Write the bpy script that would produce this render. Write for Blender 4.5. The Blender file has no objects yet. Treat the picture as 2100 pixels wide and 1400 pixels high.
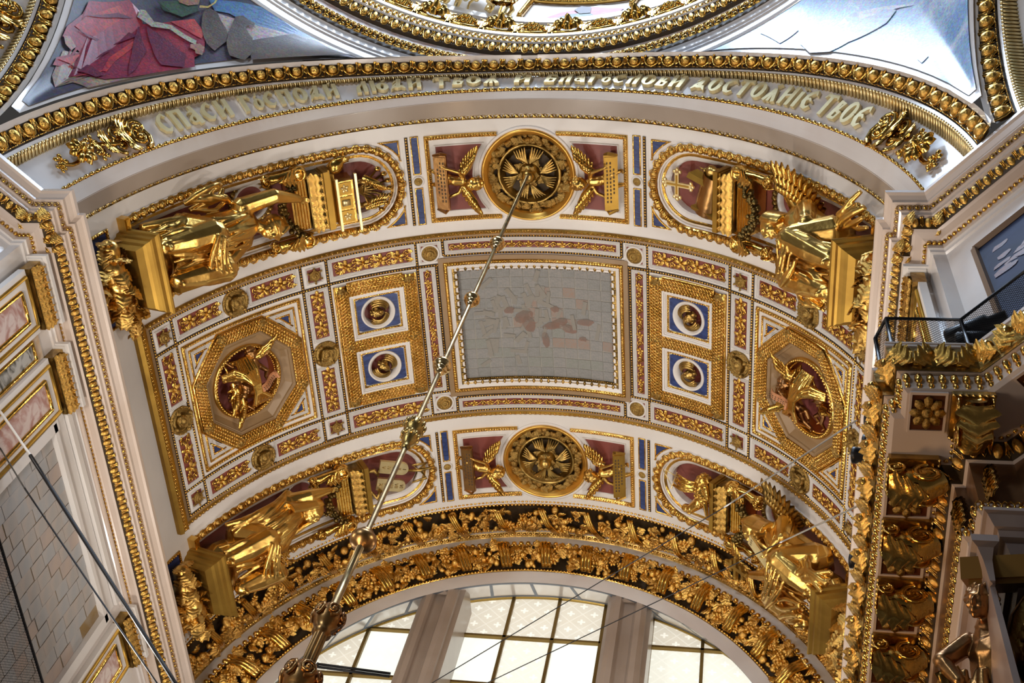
import bpy, math, random
import numpy as np
from mathutils import Matrix, Vector
random.seed(7); rng = np.random.default_rng(7)
SC = bpy.context.scene; COL = SC.collection
S, ZO = 7.0, 19.2           # one unit of the layout = the vault's radius = 7 m; its springing stands 19.2 m up
D2R = math.pi/180
A = lambda *v: np.array(v, float)
def wp(P): return np.asarray(P, float)*S + A(0, 0, ZO)

# ------------------------------------------------------------------ camera
CAM = A(0.62958, -1.78954, -2.51268); PITCH, YAW, ROLL, FPX = 1.0564, -0.36933, 0.34836, 2585.5
def cam_axes():
    cy, sy = math.cos(YAW), math.sin(YAW)
    f = A(sy*math.cos(PITCH), cy*math.cos(PITCH), math.sin(PITCH)); r0 = A(cy, -sy, 0); u0 = np.cross(r0, f)
    return math.cos(ROLL)*r0 + math.sin(ROLL)*u0, -math.sin(ROLL)*r0 + math.cos(ROLL)*u0, f
CR, CU, CF = cam_axes()
cd = bpy.data.cameras.new('camera'); cam = bpy.data.objects.new('camera', cd); COL.objects.link(cam)
M3 = Matrix((CR, CU, -CF)).transposed().to_4x4(); M3.translation = Vector(wp(CAM)); cam.matrix_world = M3
cd.sensor_width = 36; cd.lens = FPX*36/2100; cd.clip_end = 200; SC.camera = cam

# ------------------------------------------------------------------ light
SC.view_settings.view_transform = 'Standard'; SC.view_settings.look = 'None'; SC.view_settings.gamma = 1
SC.view_settings.use_curve_mapping = False; SC.view_settings.exposure = 0.0
W = bpy.data.worlds.new('world'); SC.world = W; W.use_nodes = True
W.node_tree.nodes['Background'].inputs[0].default_value = (0.42, 0.40, 0.38, 1)
W.node_tree.nodes['Background'].inputs[1].default_value = 0.10
def area(name, loc, to, size, power, colour, spread=180):
    l = bpy.data.lights.new(name, 'AREA'); l.shape = 'DISK'; l.size = size*S; l.energy = power; l.color = colour; l.spread = spread*D2R
    o = bpy.data.objects.new(name, l); COL.objects.link(o); o.location = wp(loc)
    o.rotation_euler = Vector(wp(to)-wp(loc)).to_track_quat('-Z', 'Y').to_euler(); return o
area('dome_window_light', (0.1, -2.1, 3.2), (0, -1.0, 0.6), 1.5, 6000, (0.64, 0.79, 1.0))
area('nave_window_light', (-1.6, -3.9, 0.6), (0.3, -0.3, 0.6), 0.8, 1900, (0.72, 0.84, 1.0))
for _y in (-0.75, -0.05, 0.6):      # the rows of spotlights on both entablatures throw their light up into the vault
    area('left_vault_spots', (-0.74, _y, -0.72), (0.45, _y*.6, 0.9), 0.11, 185, (1.0, 0.93, 0.85), 150)
    area('right_vault_spots', (0.74, _y, -0.72), (-0.45, _y*.6, 0.9), 0.11, 165, (1.0, 0.93, 0.85), 150)
area('warm_fill', (-0.5, -1.2, -1.7), (0, 0, 1), 0.5, 420, (1.0, 0.86, 0.72))  # unseen warm fill, added from below left to light the vault evenly
area('icon_screen_lamp', (0.25, -0.6, -1.6), (1.1, 0.0, -0.7), 0.15, 130, (1.0, 0.60, 0.28))

# ------------------------------------------------------------------ materials
MATS = {}
def mat(name, base, rough=0.5, metal=0.0, base2=None, nscale=6.0, ntype='noise', bump=0.0, bscale=60.0, emit=None, estr=0, coat=0, lo=0.4, hi=0.6, alpha=1, stretch=(1, 1, 1)):
    if name in MATS: return MATS[name]
    m = bpy.data.materials.new(name); m.use_nodes = True; nt = m.node_tree; N, L = nt.nodes, nt.links; p = N['Principled BSDF']
    p.inputs['Base Color'].default_value = (*base, 1); p.inputs['Roughness'].default_value = rough; p.inputs['Metallic'].default_value = metal
    if coat: p.inputs['Coat Weight'].default_value = coat; p.inputs['Coat Roughness'].default_value = 0.12
    tc = N.new('ShaderNodeTexCoord'); mp = N.new('ShaderNodeMapping'); mp.inputs['Scale'].default_value = stretch
    L.new(tc.outputs['Object'], mp.inputs['Vector'])
    if base2:
        if ntype == 'noise':
            t = N.new('ShaderNodeTexNoise'); t.inputs['Scale'].default_value = nscale; t.inputs['Detail'].default_value = 6; t.inputs['Distortion'].default_value = 0.6
        elif ntype == 'vein':
            t = N.new('ShaderNodeTexNoise'); t.inputs['Scale'].default_value = nscale; t.inputs['Detail'].default_value = 9; t.inputs['Distortion'].default_value = 2.5
        else:
            t = N.new('ShaderNodeTexVoronoi'); t.inputs['Scale'].default_value = nscale
        L.new(mp.outputs[0], t.inputs['Vector'])
        cr = N.new('ShaderNodeValToRGB'); cr.color_ramp.elements[0].position = lo; cr.color_ramp.elements[1].position = hi
        cr.color_ramp.elements[0].color = (*base, 1); cr.color_ramp.elements[1].color = (*base2, 1)
        L.new(t.outputs[0], cr.inputs[0]); L.new(cr.outputs[0], p.inputs['Base Color'])
    if bump:
        b = N.new('ShaderNodeBump'); n2 = N.new('ShaderNodeTexNoise'); n2.inputs['Scale'].default_value = bscale; n2.inputs['Detail'].default_value = 3
        b.inputs['Strength'].default_value = bump; b.inputs['Distance'].default_value = 0.03
        L.new(mp.outputs[0], n2.inputs['Vector']); L.new(n2.outputs[0], b.inputs['Height']); L.new(b.outputs[0], p.inputs['Normal'])
    if emit: p.inputs['Emission Color'].default_value = (*emit, 1); p.inputs['Emission Strength'].default_value = estr
    if alpha < 1: p.inputs['Alpha'].default_value = alpha
    MATS[name] = m; return m
GOLD = mat('gilding', (0.84, 0.53, 0.145), 0.22, 1, (0.58, 0.33, 0.06), 1.7, bump=0.3, bscale=9, lo=0.35, hi=0.7)
GOLDD = mat('aged_gilding', (0.20, 0.125, 0.035), 0.33, 1, (0.62, 0.40, 0.12), 2.6, bump=0.35, bscale=12, lo=0.38, hi=0.66)
GOLDP = mat('sculpture_gilding', (0.78, 0.49, 0.13), 0.29, 1, (0.50, 0.28, 0.07), 1.5, bump=0.2, bscale=7, lo=0.4, hi=0.72)
GOLDM = mat('matt_gilding', (0.46, 0.27, 0.05), 0.42, 0.9, (0.34, 0.19, 0.035), 1.2)
GOLDL = mat('pale_gilding', (0.93, 0.77, 0.42), 0.34, 0.9, (0.86, 0.68, 0.33), 3.0)
BRASS = mat('brass_rod', (0.50, 0.36, 0.17), 0.35, 1, (0.30, 0.22, 0.12), 3.5)
BRONZE = mat('bronzed_gilding', (0.30, 0.15, 0.06), 0.32, 1, (0.42, 0.23, 0.08), 2.0, bump=0.2, bscale=8)
WHITE = mat('white_marble', (0.72, 0.685, 0.65), 0.38, 0, (0.66, 0.62, 0.59), 0.55, coat=0.0, lo=0.42, hi=0.7)
POL = mat('polished_marble', (0.70, 0.66, 0.63), 0.2, 0, (0.62, 0.55, 0.51), 0.5, coat=0.5, lo=0.4, hi=0.7)
PINK = mat('pinkish_marble', (0.56, 0.45, 0.37), 0.3, 0, (0.60, 0.50, 0.43), 0.6, coat=0.3)
TAN = mat('tan_stucco', (0.30, 0.195, 0.10), 0.42, 0, (0.26, 0.165, 0.08), 0.7)
RED = mat('porphyry_red', (0.17, 0.035, 0.026), 0.5, 0, (0.21, 0.05, 0.035), 1.1)
BLUE = mat('lapis_blue', (0.010, 0.022, 0.10), 0.4, 0, (0.025, 0.05, 0.18), 2.0, 'vein', stretch=(1, 3, 1))
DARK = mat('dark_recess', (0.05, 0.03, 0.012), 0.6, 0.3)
BLACK = mat('black_metal', (0.012, 0.012, 0.014), 0.4, 0.2)
STEEL = mat('steel_cable', (0.55, 0.54, 0.52), 0.3, 0.9)
INCISED = mat('dark_lettering', (0.10, 0.06, 0.03), 0.7, 0.2)  # dark brown of the writing, lettering and engraving

# ------------------------------------------------------------------ objects
WM = {}
def new_obj(name, data, origin, parent=None, m=None):
    o = bpy.data.objects.new(name, data); COL.objects.link(o)
    mw = Matrix.Translation(Vector(origin)) if m is None else m
    o.matrix_basis = mw
    if parent is not None:
        o.parent = parent; o.matrix_parent_inverse = WM[parent.name].inverted()
    WM[o.name] = mw.copy(); return o
def tag(o, label=None, cat=None, group=None, kind=None):
    if label: o['label'] = label
    if cat: o['category'] = cat
    if group: o['group'] = group
    if kind: o['kind'] = kind
    return o
def thing(name, at, label=None, cat=None, group=None, kind=None):
    return tag(new_obj(name, None, wp(at)), label, cat, group, kind)
class MB:
    """collects pieces of mesh, links them as ONE object"""
    def __init__(s): s.V = []; s.F = []; s.n = 0
    def add(s, V, F, f=None):
        V = np.asarray(V, float).reshape(-1, 3)
        if f is not None: V = f(V)
        for a in (F if isinstance(F, list) else [F]):
            a = np.asarray(a, int)
            if a.size: s.F.append(a.reshape(-1, a.shape[-1]) + s.n)
        s.V.append(V); s.n += len(V); return s
    def mesh(s, name, m, smooth=True, scale=S, origin=None):
        V = np.concatenate(s.V) if s.V else np.zeros((0, 3))
        me = bpy.data.meshes.new(name)
        lt = np.concatenate([np.full(len(a), a.shape[1]) for a in s.F]); lv = np.concatenate([a.ravel() for a in s.F])
        me.vertices.add(len(V)); me.loops.add(len(lv)); me.polygons.add(len(lt))
        V = V*scale
        if origin is not None: V = V - origin
        me.vertices.foreach_set('co', V.astype(np.float32).ravel()); me.loops.foreach_set('vertex_index', lv.astype(np.int32))
        ls = np.zeros(len(lt), np.int32); ls[1:] = np.cumsum(lt)[:-1]
        me.polygons.foreach_set('loop_start', ls)
        me.polygons.foreach_set('use_smooth', np.full(len(lt), bool(smooth)))
        me.update(calc_edges=True); me.validate()
        if m: me.materials.append(m)
        return me
    def obj(s, name, m, parent=None, smooth=True, label=None, cat=None, group=None, kind=None):
        if not s.F: return None
        V = np.concatenate(s.V); c = (V.min(0)+V.max(0))/2*S
        me = s.mesh(name, m, smooth, S, c)
        return tag(new_obj(name, me, c + A(0, 0, ZO), parent), label, cat, group, kind)

# ------------------------------------------------------------------ surfaces:  (s, t, h) -> point, h along the normal
class Surf:
    def __init__(s, f, sgn=1): s.f = f; s.sgn = sgn
    def fr(s, a, b):
        e = 1e-4; P = s.f(a, b); ta = (s.f(a+e, b)-P)/e; tb = (s.f(a, b+e)-P)/e
        n = np.cross(ta, tb); n /= np.linalg.norm(n, axis=-1, keepdims=True)+1e-12
        return P, ta, tb, n*s.sgn
    def m(s, V):
        P, ta, tb, n = s.fr(V[:, 0], V[:, 1]); return P + n*V[:, 2:3]
def _v(a, b): return np.stack([np.sin(a), -b + 0*a, np.cos(a)], -1)
VA = Surf(_v, 1)
_t = VA.fr(A(0.), A(0.))[3][0]
if _t[2] > 0: VA.sgn = -1
def unit(v): v = np.asarray(v, float); return v/(np.linalg.norm(v, axis=-1, keepdims=True)+1e-12)
def at(px, py, h=0.0):
    """point of the cylinder of radius 1-h (the vault) that lies on the sight line through (px, py)"""
    d = CF*FPX + CR*(px-1050) - CU*(py-700); R = 1-h
    a = d[0]**2+d[2]**2; b = 2*(CAM[0]*d[0]+CAM[2]*d[2]); c = CAM[0]**2+CAM[2]**2-R*R
    return CAM + (-b+math.sqrt(max(b*b-4*a*c, 0)))/(2*a)*d
def on(px, py, ax, val):
    d = CF*FPX + CR*(px-1050) - CU*(py-700); i = 'xyz'.index(ax); return CAM + d*(val-CAM[i])/d[i]

# ------------------------------------------------------------------ shapes: return (V, F)
def gridF(nu, nv, cu=False, cv=False):
    i = np.arange(nu if cu else nu-1); j = np.arange(nv if cv else nv-1); I, J = np.meshgrid(i, j, indexing='ij'); I = I.ravel(); J = J.ravel()
    I2 = (I+1) % nu; J2 = (J+1) % nv
    return np.stack([I*nv+J, I2*nv+J, I2*nv+J2, I*nv+J2], -1)
def ell(c, ax, n=8, m=6, R=None, half=False):
    t = np.linspace(0, math.pi*(0.5 if half else 1), m); p = np.linspace(0, 2*math.pi, n, endpoint=False); T, Pp = np.meshgrid(t, p, indexing='ij')
    V = np.stack([np.sin(T)*np.cos(Pp)*ax[0], np.sin(T)*np.sin(Pp)*ax[1], np.cos(T)*ax[2]], -1).reshape(-1, 3)
    if R is not None: V = V@np.asarray(R).T
    return V + np.asarray(c, float), gridF(m, n, False, True)
def tube(P, r, n=6, caps=True, flat=1.0, up=None, closed=False):
    P = np.asarray(P, float); k = len(P); r = np.broadcast_to(np.asarray(r, float), (k,))
    T = np.roll(P, -1, 0)-np.roll(P, 1, 0)
    if not closed: T[0] = P[1]-P[0]; T[-1] = P[-1]-P[-2]
    T = unit(T); up = A(0, 0, 1) if up is None else np.asarray(up, float)
    X = np.cross(T, up); bad = np.linalg.norm(X, axis=1) < 1e-3; X[bad] = np.cross(T[bad], A(0.3, 1, 0.2)); X = unit(X); Y = np.cross(X, T)
    a = np.linspace(0, 2*math.pi, n, endpoint=False)
    V = P[:, None]+r[:, None, None]*(X[:, None]*np.cos(a)[None, :, None] + Y[:, None]*np.sin(a)[None, :, None]*flat)
    F = [gridF(k, n, closed, True)]
    if caps and not closed: F += [np.arange(n)[None, ::-1], (np.arange(n)+(k-1)*n)[None]]
    return V.reshape(-1, 3), F
def box(c, s, R=None):
    V = np.array([[x, y, z] for x in (-.5, .5) for y in (-.5, .5) for z in (-.5, .5)])*np.asarray(s, float)
    if R is not None: V = V@np.asarray(R).T
    return V+np.asarray(c, float), np.array([[0, 1, 3, 2], [4, 6, 7, 5], [0, 4, 5, 1], [2, 3, 7, 6], [0, 2, 6, 4], [1, 5, 7, 3]])
def prism(poly, h0, h1):
    p = np.asarray(poly, float); n = len(p)
    V = np.concatenate([np.c_[p, np.full(n, h0)], np.c_[p, np.full(n, h1)]]); i = np.arange(n); j = (i+1) % n
    return V, [np.stack([i, j, j+n, i+n], -1), (np.arange(n)+n)[None], np.arange(n)[None, ::-1]]
def lathe(prof, n=16, axis=None):
    p = np.asarray(prof, float); a = np.linspace(0, 2*math.pi, n, endpoint=False)
    V = np.stack([p[:, :1]*np.cos(a), p[:, :1]*np.sin(a), p[:, 1:2]+0*a], -1).reshape(-1, 3)
    return V, gridF(len(p), n, False, True)
def resample(path, step, closed):
    path = np.asarray(path, float); out = []; n = len(path)
    for i in range(n if closed else n-1):
        a, b = path[i], path[(i+1) % n]; k = max(1, int(math.ceil(np.linalg.norm(b-a)/step)))
        for j in range(k): out.append(a+(b-a)*j/k)
    if not closed: out.append(path[-1])
    return np.array(out)
def mitre(path, closed):
    d = unit(np.roll(path, -1, 0)-path); dp = np.roll(d, 1, 0)
    if not closed: d[-1] = d[-2]; dp[0] = d[0]
    n1 = np.stack([-dp[:, 1], dp[:, 0]], -1); n2 = np.stack([-d[:, 1], d[:, 0]], -1)
    m = n1+n2; return m/np.maximum(0.3, (m*n1).sum(1))[:, None]
def frame(mb, surf, path, prof, closed=True, step=0.04):
    """sweep profile [(offset to the left, height)...] along a path drawn on a surface"""
    p = resample(path, step, closed); m = mitre(p, closed)
    V = np.stack([np.c_[p+m*o, np.full(len(p), h)] for o, h in prof], 1).reshape(-1, 3)
    mb.add(V, gridF(len(p), len(prof), closed), surf.m); return mb
def fill(mb, surf, poly, h, step=0.05):
    poly = np.asarray(poly, float); a0, a1 = poly[:, 0].min(), poly[:, 0].max(); k = max(1, int(math.ceil((a1-a0)/step)))
    def clip(P, x, keep):
        o = []
        for i in range(len(P)):
            p, q = P[i-1], P[i]; ip, iq = (p[0]-x)*keep >= 0, (q[0]-x)*keep >= 0
            if ip != iq: o.append(p+(q-p)*(x-p[0])/(q[0]-p[0]))
            if iq: o.append(q)
        return o
    for i in range(k):
        P = clip(clip(list(poly), a0+(a1-a0)*i/k, 1), a0+(a1-a0)*(i+1)/k, -1) if k > 1 else list(poly)
        if len(P) > 2:
            P = np.array(P); mb.add(np.c_[P, np.full(len(P), h)], np.arange(len(P))[None], surf.m)
    return mb
def rect(a0, a1, b0, b1): return np.array([[a0, b0], [a1, b0], [a1, b1], [a0, b1]])
def circ(a, b, r, n=40, r2=None, t0=0): t = np.linspace(0, 2*math.pi, n, endpoint=False)+t0; return np.stack([a+r*np.cos(t), b+(r2 or r)*np.sin(t)], -1)
def stamp(mb, U, fr):
    """copies of the unit (V, F) into frames (origin, ex, ey, ez, scale)"""
    V, F = U; F = F if isinstance(F, list) else [F]
    O, X, Y, Z, sc = fr
    k = len(O); n = len(V); sc = np.broadcast_to(np.asarray(sc, float), (k,))
    W_ = O[:, None]+(X[:, None]*V[None, :, :1]+Y[:, None]*V[None, :, 1:2]+Z[:, None]*V[None, :, 2:3])*sc[:, None, None]
    off = (np.arange(k)*n)[:, None, None]
    mb.add(W_.reshape(-1, 3), [(f[None]+off).reshape(-1, f.shape[-1]) for f in F]); return mb
def along(path, spacing, closed=True, off=0.0, shift=0.5):
    """evenly spaced points along a 2-D path -> (points, tangents)"""
    p = np.asarray(path, float)
    if off: p = p+mitre(p, closed)*off
    q = np.vstack([p, p[:1]]) if closed else p
    seg = np.linalg.norm(np.diff(q, axis=0), axis=1); c = np.r_[0, np.cumsum(seg)]; k = max(1, int(round(c[-1]/spacing)))
    s = (np.arange(k)+shift)*c[-1]/k; i = np.clip(np.searchsorted(c, s, 'right')-1, 0, len(seg)-1); f = ((s-c[i])/np.maximum(seg[i], 1e-9))[:, None]
    return q[i]*(1-f)+q[i+1]*f, unit(q[i+1]-q[i])
def frames(surf, pts, tan, h=0.0, sc=1.0):
    P, ta, tb, n = surf.fr(pts[:, 0], pts[:, 1]); ex = unit(ta*tan[:, :1]+tb*tan[:, 1:]); ey = np.cross(n, ex)
    return P+n*h, ex, ey, n, sc
def merge(*us):
    V = []; F = []; n = 0
    for v, f in us:
        for a in (f if isinstance(f, list) else [f]): F.append(np.asarray(a)+n)
        V.append(v); n += len(v)
    return np.concatenate(V), F
U_BEAD = ell((0, 0, 0), (1, 1, 1), 6, 4, half=True)
U_BEAD2 = ell((0, 0, 0), (1, 1, 1), 8, 5, half=True)
def beads(mb, surf, path, r, spacing, closed=True, off=0, h=0.0, long=1.0):
    p, t = along(path, spacing, closed, off); O, X, Y, Z, _ = frames(surf, p, t, h)
    return stamp(mb, U_BEAD, (O, X*long, Y, Z, r))
# ------------------------------------------------------------------ curves of the building
YC = -2.07                     # centre of the crossing
def CV(y, r, a=0, b=0, c=0):
    def f(th):
        s = np.sin(th); return np.stack([r*s, y+a*s*s+b*s**4+c*s, r*np.cos(th)], -1)
    return f
FC = {'S1': CV(-.679, .994, -.0066, -.001, .0007), 'S1u': CV(-.6895, 1.0, -.0017), 'S2': CV(-.7317, 1.0042, .0015),
      'S3': CV(-.742, 1.0108, -.014, .004, -.0015), 'S4l': CV(-.7521, 1.017, -.031, .0095, -.004), 'S4u': CV(-.7605, 1.025, -.0372, .0199, -.0018),
      'S5': CV(-.7695, 1.1013, -.1315, .0535, -.0031), 'S6': CV(-.7852, 1.0963, -.142, .0406, -.0094), 'S7': CV(-.7863, 1.1019, -.1501, .0442, -.0086),
      'S8': CV(-.817, 1.1225, -.1604, .0421, -.0069), 'S9': CV(-.8274, 1.1233, -.1645, .0419, -.0054),
      'T0': CV(.667, .9985), 'T1': CV(.6851, 1.0015, .0069), 'T3': CV(.8118, 1.0209, .0107, -.0033), 'T4': CV(.8125, 1.012, .0105, -.003), 'T5': CV(.8278, 1.0029, .008, -.0018),
      'T6': CV(.8268, .9571, .0066, -.004), 'T7': CV(.8561, .848, .0169), 'T8': CV(.861, .795, .0103), 'T9': CV(1.04, .9369)}
def strip_surf(k1, k2, w, refl=0):
    f1, f2 = FC[k1], FC[k2]
    def f(s, t):
        s = np.asarray(s, float); t = np.asarray(t, float); P = f1(s)*(1-t/w)[..., None]+f2(s)*(t/w)[..., None]
        if refl == 1: P = np.stack([P[..., 1]-YC, YC+P[..., 0], P[..., 2]], -1)
        if refl == -1: P = np.stack([YC-P[..., 1], YC-P[..., 0], P[..., 2]], -1)
        return P
    s = Surf(f); th = {0: A(0.1), 1: A(1.0), -1: A(-1.0)}[refl]; P, _, _, n = s.fr(th, A(w/2))
    if ((CAM-P)*n).sum() < 0: s.sgn = -1
    return s
def sheet(mb, surf, s0, s1, ts, n=90, h=0.0):
    s = np.linspace(s0, s1, n); T, Ss = np.meshgrid(ts, s)
    mb.add(np.c_[Ss.ravel(), T.ravel(), np.full(Ss.size, h)], gridF(n, len(ts)), surf.m); return mb
RZ = [(1.10, 1.42), (1.104, 1.34), (1.116, 1.335), (1.15, 1.331), (1.152, 1.326), (1.165, 1.325), (1.167, 1.32), (1.197, 1.318), (1.2, 1.31), (1.258, 1.297), (1.262, 1.305), (1.335, 1.307), (1.338, 1.29),
      (1.375, 1.276), (1.38, 1.268), (1.404, 1.275), (1.408, 1.282), (1.468, 1.28), (1.472, 1.272), (1.49, 1.27), (1.495, 1.29), (1.66, 1.29), (1.665, 1.275), (1.70, 1.27), (1.705, 1.33)]
_rz, _rr = np.array(RZ).T
def _ring(s, t): r = np.interp(t, _rz, _rr); return np.stack([r*np.sin(s), YC+r*np.cos(s), t+0*s], -1)
RING = Surf(_ring, 1)
_P, _, _, _n = RING.fr(A(0.), A(1.3)); RING.sgn = 1 if _n[0, 1] < 0 else -1
# bottom edge of the pendentives as (azimuth -> radius, height)
_th = np.linspace(0, 1.53, 200); _c = FC['S9'](_th); _az = np.arctan2(_c[:, 0], _c[:, 1]-YC); _ro = np.hypot(_c[:, 0], _c[:, 1]-YC); _zz = _c[:, 2]
def pend(side):
    def f(s, t):
        s = np.asarray(s, float); a = np.minimum(s, math.pi/2-s); r0 = np.interp(a, _az, _ro); z0 = np.interp(a, _az, _zz)
        r1, z1 = 1.345, 1.104; L2 = (r1-r0)**2+(z1-z0)**2; bulge = L2/(8*1.6)*4*t*(1-t)
        r = r0*(1-t)+r1*t+bulge*0.8; z = z0*(1-t)+z1*t+bulge*0.25
        return np.stack([side*r*np.sin(s), YC+r*np.cos(s), z], -1)
    q = Surf(f); P, _, _, n = q.fr(A(.7), A(.5))
    if ((CAM-P)*n).sum() < 0: q.sgn = -1
    return q

# ------------------------------------------------------------------ the vault (ceiling) with openings for what is sunk into it
FB, BB = .501, -.5125           # middle of the front and back side bands (b = -y)
OC = 54.4*D2R                   # middle of the octagonal coffers
HOLES = [(-13.95*D2R, 13.95*D2R, -.196, .196)]
for sg in (-1, 1):
    HOLES.append((sg*OC-.150, sg*OC+.150, -.150, .150))
    for b in (.0955, -.0955): HOLES.append((sg*28.65*D2R-.046, sg*28.65*D2R+.046, b-.046, b+.046))
    for bb in (FB, BB): HOLES.append(tuple(sorted((sg*21.2*D2R, sg*75*D2R)))+(bb-.139, bb+.139))
for bb in (FB, BB): HOLES.append((-.142, .142, bb-.142, bb+.142))
ceiling = thing('ceiling', (0, 0, .6), kind='structure')
mb = MB(); xs = sorted({-1.56, 1.56, *[h[0] for h in HOLES], *[h[1] for h in HOLES], *np.linspace(-1.56, 1.56, 105)}); ys = sorted({-.6865, .690, *[h[2] for h in HOLES], *[h[3] for h in HOLES]})
for i in range(len(xs)-1):
    for j in range(len(ys)-1):
        cx, cy = (xs[i]+xs[i+1])/2, (ys[j]+ys[j+1])/2
        if xs[i+1]-xs[i] < 1e-5 or any(h[0] < cx < h[1] and h[2] < cy < h[3] for h in HOLES): continue
        mb.add(np.c_[rect(xs[i], xs[i+1], ys[j], ys[j+1]), np.zeros(4)], np.arange(4)[None], VA.m)
mb.obj('vault_field', WHITE, ceiling, smooth=False)
mb = MB(); sheet(mb, VA, -1.56, 1.56, [-.72, .70], 60, -.16); mb.obj('vault_backing', DARK, ceiling, smooth=False)

# ------------------------------------------------------------------ front arch (towards the crossing)
arch = thing('trim_1', (0, -.75, 1.05), kind='structure')
E0 = 1.5
for k1, k2, m, nm in (('S1u', 'S2', mat('shaded_marble', (.33, .262, .205), .22, 0, (.37, .30, .24), .6, coat=.3), 'arch_soffit'), ('S2', 'S3', POL, 'arch_cove'), ('S3', 'S4l', POL, 'arch_fillet'), ('S4u', 'S5', POL, 'arch_frieze'), ('S6', 'S7', POL, 'arch_fillet'), ('S8', 'S9', POL, 'arch_fillet')):  # soffit shade is put into a darker copy of the pinkish marble
    for rf in ((0,) if k1 in ('S1u', 'S2', 'S3') else (0, 1, -1)):
        s = strip_surf(k1, k2, .05, rf); a0, a1 = (-E0, E0) if rf == 0 else ((.35, E0) if rf == 1 else (-E0, -.35))
        mb = MB(); sheet(mb, s, a0, a1, [-.002, .052], 110); mb.obj(nm, m, arch)
for k1, k2 in (('S1', 'S1u'), ('S4l', 'S4u'), ('S5', 'S6'), ('S7', 'S8')):
    for rf in ((0,) if k1 in ('S1',) else (0, 1, -1)):
        a0, a1 = (-E0, E0) if rf == 0 else ((.35, E0) if rf == 1 else (-E0, -.35))
        s = strip_surf(k1, k2, .05, rf); mb = MB(); sheet(mb, s, a0, a1, [0, .05], 110, -.004); mb.obj('gilt_band', GOLDD if k1 != 'S7' else DARK, arch)

# ------------------------------------------------------------------ dome ring and pendentives
ring = thing('trim_2', (0, -.75, 1.35), kind='structure')
def ringband(z0, z1, m, nm):
    t = [z0]+[z for z, _ in RZ if z0 < z < z1]+[z1]; b = MB(); sheet(b, RING, -1.5, 1.5, t, 120); b.obj(nm, m, ring, smooth=False)
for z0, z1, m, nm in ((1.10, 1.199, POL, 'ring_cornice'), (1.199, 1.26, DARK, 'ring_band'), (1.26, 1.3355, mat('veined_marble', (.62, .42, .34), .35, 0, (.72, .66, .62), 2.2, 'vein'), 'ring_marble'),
                      (1.3355, 1.3765, DARK, 'ring_band'), (1.3765, 1.408, POL, 'ring_cove'), (1.408, 1.47, POL, 'ring_band'), (1.47, 1.705, POL, 'ring_frieze')): ringband(z0, z1, m, nm)
PEND = {}
for side, nm in ((-1, 'wall_front_left'), (1, 'wall_front_right')):
    PEND[side] = pend(side); w = thing(nm, (side*1.05, -1.0, .7), kind='structure')
    b = MB(); ss = np.linspace(.02, math.pi/2-.02, 100); T, Q = np.meshgrid(np.linspace(-.02, 1.05, 22), ss)
    b.add(np.c_[Q.ravel(), T.ravel(), 0*T.ravel()], gridF(100, 22), PEND[side].m); b.obj('pendentive_field', POL, w)

# ------------------------------------------------------------------ cornices and walls following the plan of the piers
def plan(path):  # half plan -> mirrored across the chamfer into the neighbouring arm
    p = [A(*q) for q in path]; return np.array(p+[A(q[1]-YC, q[0]+YC) for q in p[::-1]])
CP = plan([(.907, 1.05), (.907, -.748), (.9225, -.748), (.9225, -.809), (1.0, -.809)])
EP = plan([(.825, 1.05), (.825, -.857), (.840, -.857), (.840, -.899), (.964, -.899)])
def psurf(path, prof, side):
    """surface swept along a plan path: s = index-length along path, t = length down the profile"""
def psweep(mb, path, prof, side):
    p = np.asarray(path, float); m = mitre(p, False)   # left normals of a path running from the window to the crossing (right-hand side): outward = left
    V = np.stack([np.c_[p+m*o, np.full(len(p), z)] for o, z in prof], 1).reshape(-1, 3); V[:, 0] *= side
    mb.add(V, gridF(len(p), len(prof))); return mb
def pframes(path, side, d, z, tilt, spacing, seg=None, shift=.5, gap=0.0):
    """frames along the plan path: ex along, ez facing out of the moulding (tilt = angle below the horizontal)"""
    p = np.asarray(path, float); q = p+mitre(p, False)*d; O, X, Z = [], [], []
    for i in range(len(q)-1):
        if seg is not None and i not in seg: continue
        v = q[i+1]-q[i]; L = np.linalg.norm(v)
        if L < spacing*.6: continue
        k = max(1, int(round((L-2*gap)/spacing))); u = v/L; inn = -A(-u[1], u[0])
        for j in range(k):
            c = q[i]+u*(gap+(L-2*gap)*(j+shift)/k); O.append([side*c[0], c[1], z]); X.append([u[0], side*u[1], 0])
            Z.append([side*inn[0]*math.cos(tilt), inn[1]*math.cos(tilt), -math.sin(tilt)])
    O, X, Z = np.array(O), np.array(X), np.array(Z); return O, X, np.cross(Z, X), Z, 1.0
CPROF = [(.03, .067), (0, .067), (0, .055), (.006, .052), (.013, .041), (.013, .031), (.026, .029), (.026, .018), (.030, .015), (.030, .004), (.036, .002), (.050, -.024), (.056, -.026), (.070, -.027), (.079, -.031), (.079, -.052), (.083, -.054), (.083, -.064), (.088, -.066), (.088, -.81)]
EPROF = [(.25, -.8), (0, -.8), (0, -.808), (.003, -.810), (.005, -.836), (.013, -.850), (.013, -.861), (.018, -.863), (.018, -.901), (.024, -.906), (.094, -.906), (.094, -.917), (.105, -.946), (.109, -.948), (.109, -1.054), (.101, -1.058), (.101, -1.075), (.108, -1.079), (.108, -1.12), (.116, -1.125), (.116, -1.18), (.125, -1.185), (.125, -1.5)]
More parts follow.
